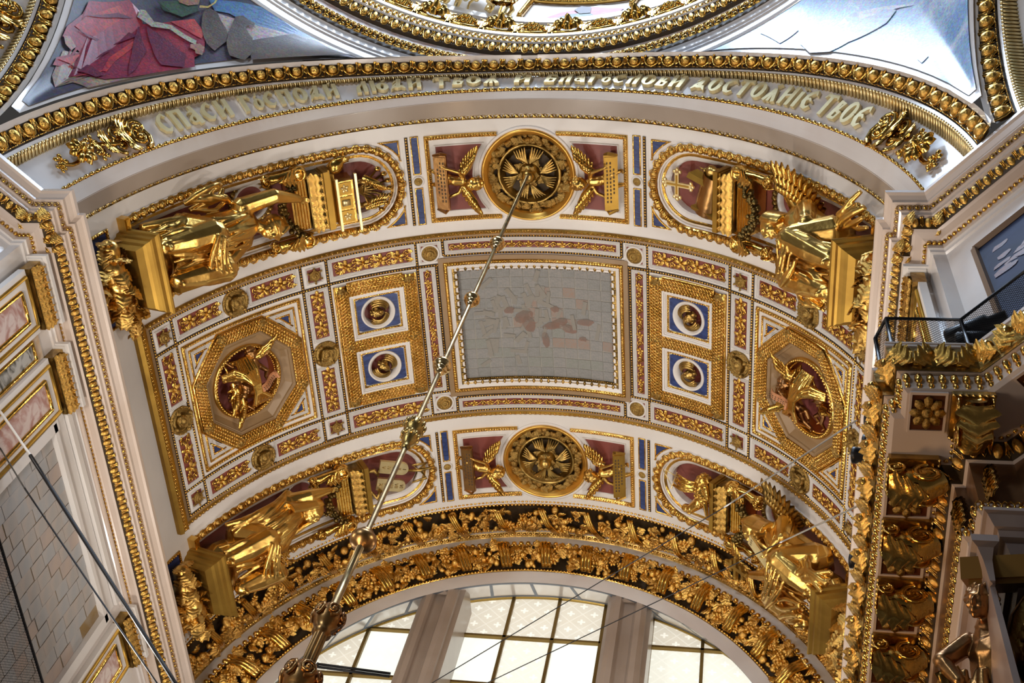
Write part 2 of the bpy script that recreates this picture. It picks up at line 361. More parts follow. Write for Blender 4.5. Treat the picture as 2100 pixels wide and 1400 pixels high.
for side, nm in ((-1, 'left'), (1, 'right')):
    c = thing('trim_%d' % (3 if side < 0 else 4), (side*.94, .1, .02), kind='structure')
    b = MB(); psweep(b, CP, CPROF[:16], side); b.obj('cornice_moulding', PINK, c, smooth=False)
    w = thing('wall_'+nm, (side*.99, .1, -.6), kind='structure')
    b = MB(); psweep(b, CP, CPROF[15:], side); b.obj('attic_wall', POL, w, smooth=False)
    e = thing('trim_%d' % (5 if side < 0 else 6), (side*.95, .1, -.75), kind='structure')
    b = MB(); psweep(b, EP, EPROF[:14], side); b.obj('entablature_moulding', PINK, e, smooth=False)
    b = MB(); psweep(b, EP, EPROF[13:15], side); b.obj('frieze_band', mat('brown_marble', (.10, .045, .02), .3, 0, (.14, .07, .03), 3), e, smooth=False)
    b = MB(); psweep(b, EP, EPROF[14:], side); b.obj('architrave', PINK, e, smooth=False)
    if side < 0: CORN_L, WALL_L, ENT_L = c, w, e
    else: CORN_R, WALL_R, ENT_R = c, w, e
fl = MB(); fl.add([[-6, -8, -2.74], [6, -8, -2.74], [6, 3, -2.74], [-6, 3, -2.74]], np.arange(4)[None])
fl.obj('floor', mat('floor_marble', (.22, .17, .14), .3, 0, (.10, .08, .07), .6), None, smooth=False, kind='structure')

# ------------------------------------------------------------------ back arches and the lunette wall
bw = thing('wall_back', (0, .9, .0), kind='structure')
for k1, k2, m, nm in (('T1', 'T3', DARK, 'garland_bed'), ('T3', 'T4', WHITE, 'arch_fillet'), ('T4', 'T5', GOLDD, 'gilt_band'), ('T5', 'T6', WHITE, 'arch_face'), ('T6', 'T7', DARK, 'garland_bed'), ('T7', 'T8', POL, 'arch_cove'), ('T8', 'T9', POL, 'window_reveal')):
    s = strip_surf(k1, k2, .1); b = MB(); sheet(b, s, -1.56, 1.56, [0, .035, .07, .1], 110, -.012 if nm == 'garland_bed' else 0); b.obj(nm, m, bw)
# ------------------------------------------------------------------ ornament units (x along, y across, z out, about one unit wide)
def spiral(turns=1.6, r0=.5, r1=.06, n=16, hand=1, z=.12):
    t = np.linspace(0, 1, n); a = -math.pi/2+hand*turns*2*math.pi*t; r = r0*(1-t)**.9+r1
    return np.stack([r*np.cos(a), r*np.sin(a), z*(0.3+t)], -1)
def volute(hand=1, n=15, tw=.11):
    P = spiral(hand=hand, n=n); return merge(tube(P, np.linspace(tw, tw*.75, n), 4, up=(0, 0, 1)), ell((0, 0, .1), (.17, .17, .2), 6, 4, half=True))
def petals(n=5, r=.32, w=.16, l=.24, z=.08, cz=.16, cr=.14):
    us = []
    for i in range(n):
        a = 2*math.pi*i/n+math.pi/2; R = np.array([[math.cos(a), -math.sin(a), 0], [math.sin(a), math.cos(a), 0], [0, 0, 1]])
        us.append(ell(R@A(r, 0, z*.4), (l, w, z), 6, 4, R, True))
    us.append(ell((0, 0, 0), (cr, cr, cz+z), 6, 4, half=True)); return merge(*us)
def leaf(l=1.0, w=.36, curl=.35, lobes=4, nu=10, nv=5):
    nu = max(nu, lobes*4+1); nv = max(nv, 5); u = np.linspace(0, 1, nu); v = np.linspace(-1, 1, nv); U, V_ = np.meshgrid(u, v, indexing='ij')
    ph = 2*math.pi*lobes*U; wd = w*np.sin(math.pi*np.clip(U*.9+.1, 0, 1)**.75)**.65*(1+.20*np.cos(ph)); av = np.abs(V_)
    x = V_*wd; y = U*l-.16*av**1.5*l*np.sin(math.pi*U)**.5; z = curl*np.sin(U*math.pi*.85)*l*.5+curl*.5*U**3*l-.22*av**2*wd+(.11*np.cos(ph)*av+.09*np.exp(-(V_*5)**2))*w
    y = y-curl*.35*U**4*l; P = np.stack([x, y, z], -1).reshape(-1, 3); Q = P.copy(); Q[:, 2] -= .05*w/.36
    return np.concatenate([P, Q]), [gridF(nu, nv), gridF(nu, nv)[:, ::-1]+nu*nv]
def turn(U, a, o=(0, 0, 0), s=1.0, tilt=0.0):
    ca, sa = math.cos(a), math.sin(a); ct, st = math.cos(tilt), math.sin(tilt)
    Rt = np.array([[1, 0, 0], [0, ct, -st], [0, st, ct]]); R = np.array([[ca, -sa, 0], [sa, ca, 0], [0, 0, 1]])@Rt
    return U[0]*s@R.T+A(*o), U[1]
U_FLOWER = petals(); U_FLOWER6 = petals(6, .34, .15, .2, .1, .2, .15)
U_VOL = {1: volute(1), -1: volute(-1)}
U_LEAF = leaf(); U_LEAFS = leaf(nu=7, nv=3, lobes=3)
U_SCALE = merge(tube(np.array([[math.cos(t)*.42, math.sin(t)*.42, .12] for t in np.linspace(0, 2*math.pi, 8, endpoint=False)]), .13, 4, closed=True), ell((0, 0, .0), (.2, .2, .42), 5, 3, half=True))
U_EGG = ell((0, -.02, 0), (.27, .46, .34), 10, 8)
_sh = [(-.40, .5), (-.41, .2), (-.36, -.15), (-.22, -.45), (0, -.56), (.22, -.45), (.36, -.15), (.41, .2), (.40, .5)]
U_SHELL = merge(tube([(x, y, .02) for x, y in _sh], .075, 5), tube([(.5, .48, .02), (.5, .0, .05), (.5, -.5, .02)], [.035, .06, .02], 4), tube([(.40, -.12, .04), (.5, -.34, .10), (.60, -.12, .04)], [.03, .07, .03], 4))
U_CYMA = merge(ell((0, -.08, 0), (.3, .36, .3), 6, 5), tube([(-.42, -.35, .0), (-.46, .2, .08), (-.2, .42, .1), (0, .2, .16)], .07, 4), tube([(.42, -.35, .0), (.46, .2, .08), (.2, .42, .1), (0, .2, .16)], .07, 4))
U_REEL = merge(ell((0, 0, 0), (.27, .16, .16), 6, 5), ell((.38, 0, 0), (.05, .15, .15), 6, 4), ell((.5, 0, 0), (.05, .15, .15), 6, 4), ell((-.38, 0, 0), (.05, .15, .15), 6, 4))
def knob(mb, surf, pts, r, h=0.0):
    pts = np.atleast_2d(pts).astype(float); fr = frames(surf, pts, np.tile([1., 0.], (len(pts), 1)), h, r); return stamp(mb, U_KNOB, fr)
_k = [ell((0, 0, .0), (.95, .95, .3), 10, 4, half=True), ell((0, 0, .25), (.38, .38, .35), 8, 4, half=True)]
for _i in range(6):
    _a = _i*math.pi/3; _k.append(ell((.72*math.cos(_a), .72*math.sin(_a), .2), (.24, .24, .28), 5, 4, half=True))
U_KNOB = merge(*_k)
def rosette(style):
    us = []
    if style == 'disc':
        us.append(lathe([(1, 0), (1, .14), (.9, .2), (.82, .1), (.76, .1), (.7, .2), (.6, .16), (.55, .04), (.2, .04), (0, .04)], 24))
        for i in range(24):
            a = i*math.pi/12; us.append(ell((.94*math.cos(a), .94*math.sin(a), .16), (.06, .06, .1), 5, 3, half=True))
        for i in range(4):
            us.append(turn(leaf(.75, .26, .5, 3, 8, 5), i*math.pi/2+.3, (0, 0, .12)))
            a = i*math.pi/2+.3+math.pi/2; us.append(ell((.78*math.cos(a), .78*math.sin(a), .25), (.17, .17, .22), 6, 4, half=True))
        us.append(lathe([(.42, .05), (.42, .3), (.3, .36), (.24, .28), (.2, .28), (.15, .46), (0, .5)], 12))
    if style == 'star':
        for i in range(6):
            us.append(turn(leaf(1.15, .3, .25, 2, 8, 5), i*math.pi/3, (0, 0, .1)))
            a = i*math.pi/3+math.pi/2; us.append(ell((1.02*math.cos(a), 1.02*math.sin(a), .25), (.15, .15, .18), 6, 4, half=True))
        us.append(lathe([(.7, 0), (.7, .3), (.6, .38), (.52, .28), (.45, .28), (.4, .46), (.3, .5), (.25, .42), (.2, .42), (.15, .62), (0, .66)], 16))
    if style == 'round':
        us.append(lathe([(1, 0), (.98, .12), (.86, .12), (.8, .3), (.7, .36), (.62, .3), (.56, .3), (.5, .5), (.36, .58), (.3, .5), (.2, .62), (0, .7)], 20))
        for i in range(16):
            a = i*math.pi/8; us.append(ell((.72*math.cos(a), .72*math.sin(a), .33), (.09, .09, .1), 5, 3, half=True)); us.append(ell((.43*math.cos(a), .43*math.sin(a), .54), (.06, .06, .08), 4, 3, half=True))
        for i in range(6): us.append(turn(leaf(.3, .1, .4, 2, 6, 3), i*math.pi/3, (0, 0, .55)))
    if style == 'boss':
        us.append(lathe([(1, 0), (.95, .2), (.8, .3), (.72, .22), (.62, .42), (.5, .45), (.42, .38), (.3, .6), (.15, .66), (0, .66)], 14))
    return merge(*us)
_mc = {}
def ucache(key, f, m):
    if key not in _mc:
        V, F = f(); b = MB(); b.add(V, F); _mc[key] = b.mesh(key, m)
    return _mc[key]
def inst(name, me, fr0, parent=None):
    """one object that uses a shared mesh; fr0 = (origin, ex, ey, ez, scale)"""
    O, X, Y, Z, s = fr0; M = Matrix((unit(X)*s, unit(Y)*s, unit(Z)*s)).transposed().to_4x4(); M.translation = Vector(wp(O))
    return new_obj(name, me, None, parent, M)
def fr1(surf, a, b, h=0, sc=1.0, ang=0.0):
    O, X, Y, Z, _ = frames(surf, A([a, b]), A([math.cos(ang), math.sin(ang)]), h); return O[0], X[0], Y[0], Z[0], sc
_fa = Surf.fr
def _fr2(s, a, b): return _fa(s, np.atleast_1d(np.asarray(a, float)), np.atleast_1d(np.asarray(b, float)))
Surf.fr = _fr2
frames_old = frames
def frames(surf, pts, tan, h=0.0, sc=1.0):
    pts = np.atleast_2d(pts).astype(float); P, ta, tb, n = surf.fr(pts[:, 0], pts[:, 1]); ex = unit(ta*tan[:, :1]+tb*tan[:, 1:]); ey = np.cross(n, ex)
    return P+n*h, ex, ey, n, sc
def vt(name, a, b, label, cat, group=None): return thing(name, VA.m(A([a, b, 0]))[0], label, cat, group)
def d(x): return x*D2R
SIDE = lambda a: 'left' if a < 0 else 'right'
ROW = lambda b: 'upper' if b > 0 else 'lower'

# ------------------------------------------------------------------ bead lines and gilt strips of the vault
def line(path, closed=False, r=.0033, w=.0045, sp=.0088, h=.0): 
    frame(LB, VA, path, [(-w, h+.0005), (-w, h+.0025), (w, h+.0025), (w, h+.0005)], closed, .05); beads(BD, VA, path, r, sp, closed, 0, h+.0025)
LB, BD = MB(), MB()
for s in (-1, 1):
    line([(d(-71.5), s*.307), (d(71.5), s*.307)]); line([(d(-16), s*.2525), (d(16), s*.2525)])
    for q in (-1, 1):
        line([(q*d(16.5), s*.224), (q*d(71.5), s*.224)]); line([(q*d(16), s*.2525), (q*d(16), s*.307)])
for q in (-1, 1):
    line([(q*d(17.45), -.224), (q*d(17.45), .224)])
    for u in (20.8, 36.85, 41.6, 67, 71.5): line([(q*d(u), -.307), (q*d(u), .307)])
    for bb in (FB, BB): line([(q*d(20.5), bb-.139), (q*d(20.5), bb+.139)])
LB.obj('bead_groove', DARK, ceiling); BD.obj('beads', GOLD, ceiling, kind='stuff')
mb, mg, mk = MB(), MB(), MB()
for s in (-1, 1):
    frame(mb, VA, [(d(-72.8), s*.3125), (d(72.8), s*.3125)], [(-.0035, 0), (-.0035, .003), (.0035, .003), (.0035, 0)], False)
    frame(mg, VA, [(d(-73), s*.322), (d(73), s*.322)], [(-.006, 0), (-.006, .004), (0, .009), (.006, .004), (.006, 0)], False)
    p, t = along([(d(-73), s*.322), (d(73), s*.322)], .0165, False); stamp(mk, U_CYMA, frames(VA, p, t*s, .007, .011))
for q in (-1, 1):
    frame(mb, VA, [(q*d(72.2), -.316), (q*d(72.2), .316)], [(-.006, 0), (-.006, .004), (.006, .004), (.006, 0)], False)
    frame(mg, VA, [(q*d(74), -.329), (q*d(74), .329)], [(-.0195, 0), (-.0195, .013), (-.012, .020), (-.012, .015), (.009, .015), (.009, .02), (.0195, .013), (.0195, 0)], False)
    p, t = along([(q*d(73.95), -.329), (q*d(73.95), .329)], .0115, False); stamp(mk, merge(box((0, -.3, 0), (.6, .25, .5)), box((-.25, 0, 0), (.2, .8, .5)), box((.1, .3, 0), (.6, .25, .5))), frames(VA, p, t, .016, .0085))
mb.obj('tan_border', TAN, ceiling, smooth=False); mg.obj('gilt_border', GOLDM, ceiling, smooth=False); mk.obj('border_leaves', GOLD, ceiling, kind='stuff')

# ------------------------------------------------------------------ scroll panels on red
def scroll_panel(a0, a1, b0, b1, label, group, bite=None):
    t = vt('scroll_relief', (a0+a1)/2, (b0+b1)/2, label, 'relief', group)
    P = rect(a0, a1, b0, b1)
    if bite:
        ca, cb, r = bite; Q = []
        for i in range(4):
            p, q = P[i], P[(i+1) % 4]
            for k in range(12):
                x = p+(q-p)*k/12; v = x-A(ca, cb); L = np.linalg.norm(v); Q.append(A(ca, cb)+v/L*max(L, r))
        P = np.array(Q)
    b = MB(); fill(b, VA, P, .0012); b.obj('red_ground', RED, t, smooth=False)
    b = MB()
    for o in (.004, .008, .012): frame(b, VA, P, [(-o, .0004), (-o, .0032), (-o+.0022, .0032), (-o+.0022, .0004)], True, .06)
    b.obj('fillet', WHITE, t, smooth=False)
    la, lb = a1-a0, b1-b0; L, w = max(la, lb), min(la, lb); horiz = la > lb
    c = A((a0+a1)/2, (b0+b1)/2); ex = A(1., 0) if horiz else A(0, 1.); ey = A(0, 1.) if horiz else A(-1., 0)
    sc = MB(); fl = []; two = w > .035; n = max(1, int(round(L/(w*.62 if two else w*1.15))))
    for i in range(n):
        x = (-.5+(i+.5)/n)*L
        if two:
            if i % 2 == 0:
                for sg in (-1, 1):
                    p = c+ex*x+ey*sg*w*.235; stamp(sc, U_VOL[sg*(1 if i % 4 else -1)], frames(VA, p[None], ex[None], .002, w*.40))
                    p2 = c+ex*(x+L/n*.5)+ey*sg*w*.30; stamp(sc, U_LEAFS, frames(VA, p2[None]-ex*w*.2, (ey*-1)[None], .002, w*.42))
            else: fl.append(c+ex*x)
        else:
            if i % 2 == 0: stamp(sc, U_VOL[1 if i % 4 else -1], frames(VA, (c+ex*x)[None], ex[None], .002, w*.82)); stamp(sc, U_LEAFS, frames(VA, (c+ex*(x+w*.35))[None], (ey*(-1))[None], .002, w*.6))
            else: fl.append(c+ex*x)
    # the running stem that ties the volutes together
    xs = np.linspace(-.5, .5, n*6+1)*L*.94; st = c+ex*xs[:, None]+ey*(np.sin(xs/L*n*math.pi)*w*(.12 if two else .3))[:, None]
    V, F = tube(VA.m(np.c_[st, np.full(len(st), .006)]), w*.035 if two else w*.07, 4); sc.add(V, F)
    if bite:   # nothing of the relief may hang over the round boss
        for k, v in enumerate(sc.V): pass
    sc.obj('scrollwork', GOLD, t, kind=None)
    me = ucache('flower', lambda: U_FLOWER, GOLD)
    for p in fl:
        if bite and np.linalg.norm(p-A(bite[0], bite[1])) < bite[2]+w*.2: continue
        inst('flower', me, fr1(VA, p[0], p[1], .003, w*(.95 if two else 1.0)), t)
g = 'scroll panels of the central band'
for s in (1, -1):
    scroll_panel(d(-15), d(15), *sorted((s*.268, s*.2905)), 'long narrow gilt scroll panel on red %s the central painting' % ('above' if s > 0 else 'below'), g)
    for q in (-1, 1):
        scroll_panel(*sorted((q*d(21.7), q*d(35.8))), *sorted((s*.2455, s*.291)), 'gilt scroll panel on red %s the %s pair of cherub squares' % ('above' if s > 0 else 'below', SIDE(q)), g)
        for k, (u0, u1) in enumerate(((43.0, 51.1), (57.5, 65.8))):
            scroll_panel(*sorted((q*d(u0), q*d(u1))), *sorted((s*.2455, s*.291)), 'short gilt scroll panel %s the %s octagon, on the %s side of the round boss' % ('above' if s > 0 else 'below', SIDE(q), 'painting' if k == 0 else 'cornice'), g, (q*d(54.3), s*.265, .055))
        scroll_panel(*sorted((q*d(38), q*d(40.5))), *sorted((s*.055, s*.207)), 'upright gilt scroll panel between cherub squares and %s octagon, %s half' % (SIDE(q), ROW(s)), g)
        scroll_panel(*sorted((q*d(67.9), q*d(70.5))), *sorted((s*.055, s*.207)), 'upright gilt scroll panel beyond the %s octagon next to the %s cornice, %s half' % (SIDE(q), SIDE(q), ROW(s)), g)
for q in (-1, 1): scroll_panel(*sorted((q*d(18.45), q*d(19.85))), -.207, .207, 'tall narrow gilt scroll panel on red along the %s edge of the central painting' % SIDE(q), g)

# ------------------------------------------------------------------ rosettes of the bead grid
md, ms, mr, mbo = [ucache('rosette_'+k, (lambda k=k: rosette(k)), m) for k, m in (('disc', GOLDD), ('star', GOLDD), ('round', GOLDD), ('boss', GOLDD))]
def ros(me, a, b, r, label, group, ground=None, ang=0.0, bk=None):
    t = vt('rosette', a, b, label, 'rosette', group); inst('petals', me, fr1(VA, a, b, .002, r*1.0, ang), t)
    if ground is not None:
        m = MB(); fill(m, VA, rect(a-ground, a+ground, b-ground, b+ground), .0012); m.obj('red_ground', RED, t, smooth=False)
        m = MB()
        for o in (.003, .006): frame(m, VA, rect(a-ground, a+ground, b-ground, b+ground), [(-o, .0004), (-o, .003), (-o+.0018, .003), (-o+.0018, .0004)])
        m.obj('fillet', WHITE, t, smooth=False)
    if bk:
        m = MB(); frame(m, VA, circ(a, b, bk), [(-.003, .001), (-.003, .006), (.002, .006), (.002, .001)], True); m.obj('ring', WHITE, t)
    return t
for q in (-1, 1):
    for s in (-1, 1):
        ab = 'above' if s > 0 else 'below'
        ros(md, q*d(54.3), s*.265, .043, 'round gilt boss %s the %s octagon coffer' % (ab, SIDE(q)), 'bosses of the vault grid', ang=.4)
        ros(ms, q*d(39.2), s*.2655, .024, 'star-shaped gilt rosette in the grid corner between %s octagon and cherub squares, %s row' % (SIDE(q), ROW(s)), 'star rosettes', .021)
        ros(ms, q*d(69.2), s*.2655, .024, 'star-shaped gilt rosette in the outermost %s corner of the grid, %s row' % (SIDE(q), ROW(s)), 'star rosettes', .021)
        ros(mr, q*d(18.4), s*.2655, .0255, 'domed round rosette at the %s %s corner of the central painting' % (ROW(s), SIDE(q)), 'domed rosettes', .0255, bk=.0275)
    ros(md, q*d(39.15), 0, .043, 'round gilt boss between the %s octagon and the cherub squares' % SIDE(q), 'bosses of the vault grid', ang=.2)
    ros(md, q*d(69.2), 0, .043, 'round gilt boss beyond the %s octagon next to the cornice' % SIDE(q), 'bosses of the vault grid', ang=.1)

# ------------------------------------------------------------------ imbricated gilt bands
def scales(mb, p0, p1, w, rows, h=.009, bow=.005, sp=.0105):
    p0, p1 = A(*p0), A(*p1); v = p1-p0; L = np.linalg.norm(v); u = v/L; n = A(-u[1], u[0]); k = max(2, int(round(L/sp)))
    for r in range(rows):
        o = (r-(rows-1)/2)/(rows)*w; hh = h+bow*(1-(2*o/w)**2); x = (np.arange(k)+(.5 if r % 2 else 0.0)+.25)*L/k; pts = p0+u*x[:, None]+n*o
        fr = frames(VA, pts, np.tile(u, (k, 1)), hh+.0005, L/k*1.1); stamp(mb, U_SCALE, fr)
    return mb
def band(mb, path, closed, w, h=.009, bow=.006): 
    pr = [(-w/2-.004, 0), (-w/2-.004, h*.9), (-w/2-.001, h*.9), (-w/2, h*.4)]+[(x*w/2, h*.5+bow*(1-x*x)+.002) for x in (-.8, -.4, 0, .4, .8)]+[(w/2, h*.4), (w/2+.001, h*.9), (w/2+.004, h*.9), (w/2+.004, 0)]
    return frame(mb, VA, path, pr, closed, .05)
# ------------------------------------------------------------------ sculpture: pieces fused into one continuous skin
def sculpt(prims, name, m, parent, voxel=.003, smooth=3, F=None, label=None):
    V, Fs = merge(*prims)
    if F is not None: V = F(V)
    b = MB(); b.add(V, Fs); c = (V.min(0)+V.max(0))/2*S; me = b.mesh(name+'_raw', m, True, S, c)
    o = bpy.data.objects.new(name+'_raw', me); COL.objects.link(o)
    r = o.modifiers.new('r', 'REMESH'); r.mode = 'VOXEL'; r.voxel_size = voxel*S; r.use_smooth_shade = True
    if smooth: s = o.modifiers.new('s', 'SMOOTH'); s.factor = .5; s.iterations = smooth
    dg = bpy.context.evaluated_depsgraph_get(); m2 = bpy.data.meshes.new_from_object(o.evaluated_get(dg)); m2.name = name
    bpy.data.objects.remove(o); bpy.data.meshes.remove(me)
    if not m2.materials: m2.materials.append(m)
    return tag(new_obj(name, m2, c+A(0, 0, ZO), parent), label)
def limb(P, r, n=7):
    P = np.asarray(P, float); k = len(P); t = np.linspace(0, k-1, k*3-2); Q = np.stack([np.interp(t, range(k), P[:, i]) for i in range(3)], -1)
    R_ = np.interp(t, range(k), r); return [tube(Q, R_, n)]+[ell(P[i], (r[i],)*3, 8, 6) for i in range(k)]
def hand(w, dirn, palm, s):
    """palm and five fingers; w = wrist, dirn = along the fingers, palm = palm normal"""
    w = A(*w); u = unit(A(*dirn)); n = unit(A(*palm)-u*np.dot(palm, u)); sd = np.cross(u, n); R = np.stack([sd, u, n], -1)
    us = [ell(w+u*s*.42, (s*.36, s*.48, s*.17), 8, 6, R)]
    for k, (x, l) in enumerate(((-.27, .62), (-.09, .72), (.09, .66), (.26, .5))):
        a = w+u*s*.8+sd*s*x; b = a+u*s*l*.55-n*s*.08; c = b+u*s*l*.4-n*s*.25; us.append(tube([a-u*s*.3, a, b, c], [s*.10, s*.10, s*.09, s*.07], 5))
    a = w+u*s*.25-sd*s*.34; us.append(tube([a+sd*s*.2, a, a+u*s*.35-sd*s*.18, a+u*s*.6-sd*s*.1-n*s*.1], [s*.13, s*.12, s*.1, s*.08], 5)); return us
def head(c, s, up, fw, hair='curls'):
    """c = centre, s = height of the head, up and fw = directions"""
    c = A(*c); up = unit(A(*up)); fw = unit(A(*fw)-up*np.dot(fw, up)); rt = np.cross(fw, up); R = np.stack([rt, up, fw], -1); q = lambda x, y, z: c+(rt*x+up*y+fw*z)*s
    us = [ell(q(0, .04, -.03), (.39*s, .47*s, .45*s), 12, 9, R), ell(q(0, -.2, .12), (.27*s, .27*s, .27*s), 10, 7, R), ell(q(0, -.42, .2), (.11*s, .08*s, .1*s), 7, 5, R),
          ell(q(0, -.06, .42), (.065*s, .15*s, .12*s), 7, 5, R), ell(q(0, .13, .38), (.26*s, .06*s, .08*s), 8, 5, R), ell(q(0, -.27, .37), (.12*s, .035*s, .06*s), 7, 5, R), ell(q(0, -.33, .36), (.09*s, .035*s, .05*s), 7, 5, R)]
    for k in (-1, 1): us += [ell(q(k*.17, -.14, .3), (.11*s, .1*s, .1*s), 7, 5, R), ell(q(k*.40, -.02, -.02), (.05*s, .12*s, .08*s), 6, 5, R), ell(q(k*.15, .05, .37), (.07*s, .04*s, .05*s), 6, 5, R)]
    r_ = random.Random(int(abs(c).sum()*1e5) % 999)
    if hair == 'curls':
        for i in range(46):
            t = math.acos(1-r_.random()*1.25); p = r_.random()*6.28; v = A(math.sin(t)*math.cos(p)*.43, math.cos(t)*.52+.06, math.sin(t)*math.sin(p)*.46-.1)
            if v[2] > .22 and v[1] < .2: continue
            us.append(ell(q(*v), (.1*s,)*3, 5, 4))
    elif hair == 'long':
        for i in range(22):
            p = math.pi*(.95+1.1*i/21); x, z = math.cos(p)*.42, math.sin(p)*.42
            us.append(tube([q(x*.4, .5, z*.3), q(x, .25, z), q(x*1.15, -.2, z*1.15), q(x*1.2, -.6, z*1.2-.05)], [.1*s, .11*s, .1*s, .07*s], 5))
    elif hair == 'veil':
        us += [ell(q(0, .05, -.12), (.5*s, .58*s, .52*s), 12, 9, R)]
        for i in range(18):
            p = math.pi*(.93+1.14*i/17); x, z = math.cos(p)*.55, math.sin(p)*.5; us.append(tube([q(x*.5, .55, z*.4-.05), q(x*.95, .2, z), q(x*1.15, -.4, z), q(x*1.7, -1.1, z*1.1)], [.1*s, .1*s, .12*s, .12*s], 5))
    elif hair == 'helmet':
        us += [ell(q(0, .17, -.06), (.46*s, .47*s, .52*s), 12, 9, R), tube([q(0, .3, .5), q(0, .68, .2), q(0, .7, -.3), q(0, .3, -.65), q(0, -.3, -.6)], [.05*s, .12*s, .14*s, .13*s, .06*s], 6), tube([q(-.45, .1, 0), q(-.3, .15, .42), q(0, .17, .52), q(.3, .15, .42), q(.45, .1, 0)], .05*s, 5)]
    return us
def wing(mb, F, root, tip, out, n=11, L=.5, w=.04):
    """feathers fanned between root and tip; out = direction of the feather ends"""
    root, tip, out = A(*root), A(*tip), A(*out)
    V, f = tube([root, root*.5+tip*.5+A(0, 0, .012), tip], [w*.55, w*.5, w*.25], 6); mb.add(V, f, F)
    for row, (ln, ww, zz) in enumerate(((1.0, 1.0, 0), (.6, .9, .010), (.34, .8, .018))):
        for i in range(n):
            t = (i+.5)/n; p = root+(tip-root)*t; dd = unit(out*(1-t*.55)+unit(tip-root)*(t*1.0)); l = L*ln*(.62+.55*math.sin(t*2.2)); q = p+dd*l
            V, f = tube([p+A(0, 0, zz), p+dd*l*.35+A(0, 0, zz+.006), p+dd*l*.8+A(0, 0, zz+.002), q+A(0, 0, zz-.004)], [w*.16, w*.27*ww, w*.25*ww, w*.06], 5, flat=.35, up=(0, 0, 1)); mb.add(V, f, F)
    return mb
def putto(o, s, up, fw, armL, armR, legL, legR, hair='curls'):
    """a small child: o = pelvis, s = body length unit, limbs = (elbow, hand)/(knee, foot) in the body's frame (x right, y up, z forward), units of s"""
    o = A(*o); up = unit(A(*up)); fw = unit(A(*fw)-up*np.dot(fw, up)); rt = np.cross(fw, up)*-1; rt = np.cross(up, fw); q = lambda p: o+(rt*p[0]+up*p[1]+fw*p[2])*s
    us = limb([q((0, 0, 0)), q((0, .28, .05)), q((0, .58, 0))], [.2*s, .215*s, .2*s], 10)+[ell(q((0, .25, .1)), (.17*s,)*3, 8, 6)]+limb([q((0, .62, 0)), q((0, .86, .03))], [.1*s, .09*s])
    for sg, (e, h) in ((-1, armL), (1, armR)):
        us += limb([q((sg*.2, .62, 0)), q(e), q(h)], [.105*s, .085*s, .06*s])+hand(q(h), (q(h)-q(e)), fw, .15*s)
    for sg, (k, f) in ((-1, legL), (1, legR)):
        us += limb([q((sg*.12, -.02, 0)), q(k), q(f)], [.17*s, .125*s, .075*s])+limb([q(f), q((f[0], f[1]-.05, f[2]+.2))], [.075*s, .05*s])
    return us+head(q((0, 1.08, .08)), .66*s, up, fw, hair), q
def cherub_head(parent, a, b, s, ang, name='cherub_head'):
    """winged child's head looking out of a round opening"""
    O, X, Y, Z, _ = fr1(VA, a, b, -.012, 1, ang); R = np.stack([X, Y, Z], -1); f = lambda V: V@R.T+O
    us = head((0, 0, .35*s), 1.05*s, (0, 1, .1), (0, -.1, 1)); sculpt(us, name, GOLDD, parent, s*.05, 1, f)
    for sg in (-1, 1):   # the wings fold round the face like a ring
        b_ = MB()
        for k, rr in enumerate((.70, .84, .98, 1.1)):
            t = np.linspace(-1.45+.1*k, .85-.12*k, 12); P = np.stack([sg*np.cos(t)*rr*s, (np.sin(t)*rr*1.0)*s, (.32-.09*k+.22*np.cos(t*1.2))*s], -1); V, F = tube(P, np.array([.05]+[.12]*9+[.09, .03])*s, 6, flat=.7, up=(0, 0, 1)); b_.add(V, F, f)
        V, F = tube(A([sg*.75*s, .55*s, .4*s], [sg*1.1*s, .35*s, .3*s], [sg*1.5*s, .12*s, .25*s]), A(.16, .14, .03)*s, 6, flat=.5, up=(0, 0, 1)); b_.add(V, F, f)
        b_.obj('wing', GOLDD, parent)

# ------------------------------------------------------------------ central painting
t = vt('ceiling_painting', 0, 0, 'large square ceiling painting at the crown, pasted over with grey paper sheets', 'painting')
TISS = [mat('paper_grey', (.225, .225, .22), .75, 0, (.275, .262, .25), .8), mat('paper_light', (.25, .25, .243), .75, 0, (.215, .213, .205), .9), mat('paper_warm', (.255, .232, .21), .75, 0, (.29, .20, .16), 1.3), mat('paper_green', (.215, .225, .20), .75, 0, (.25, .25, .235), 1.1)]
STR = mat('paper_strip', (.285, .275, .245), .75, 0, (.33, .30, .265), 1.3, alpha=.75)
PS = Surf(lambda a, b: np.stack([1.018*np.sin(a), -b+0*a, 1.018*np.cos(a)], -1), VA.sgn)
pa, pb = d(13.9), .1955
m = MB(); fill(m, PS, rect(-pa, pa, -pb, pb), -.001); m.obj('painted_ground', mat('painting_ground', (.30, .29, .265), .7, 0, (.34, .32, .28), 1.0), t, smooth=False)
r_ = random.Random(3); meP = {}
def sheet1(a, b, w, h_, ang, hh, m, nm):
    key = (nm, m.name)
    if key not in meP: q = MB(); q.add(*prism(rect(-.5, .5, -.5, .5), 0, .03)); meP[key] = q.mesh(nm, m, False)
    O, X, Y, Z, _ = fr1(PS, a, b, hh, 1, ang); M = Matrix((X*w, Y*h_, Z*.02)).transposed().to_4x4(); M.translation = Vector(wp(O)); return new_obj(nm, meP[key], None, t, M)
nc, nr = 12, 11
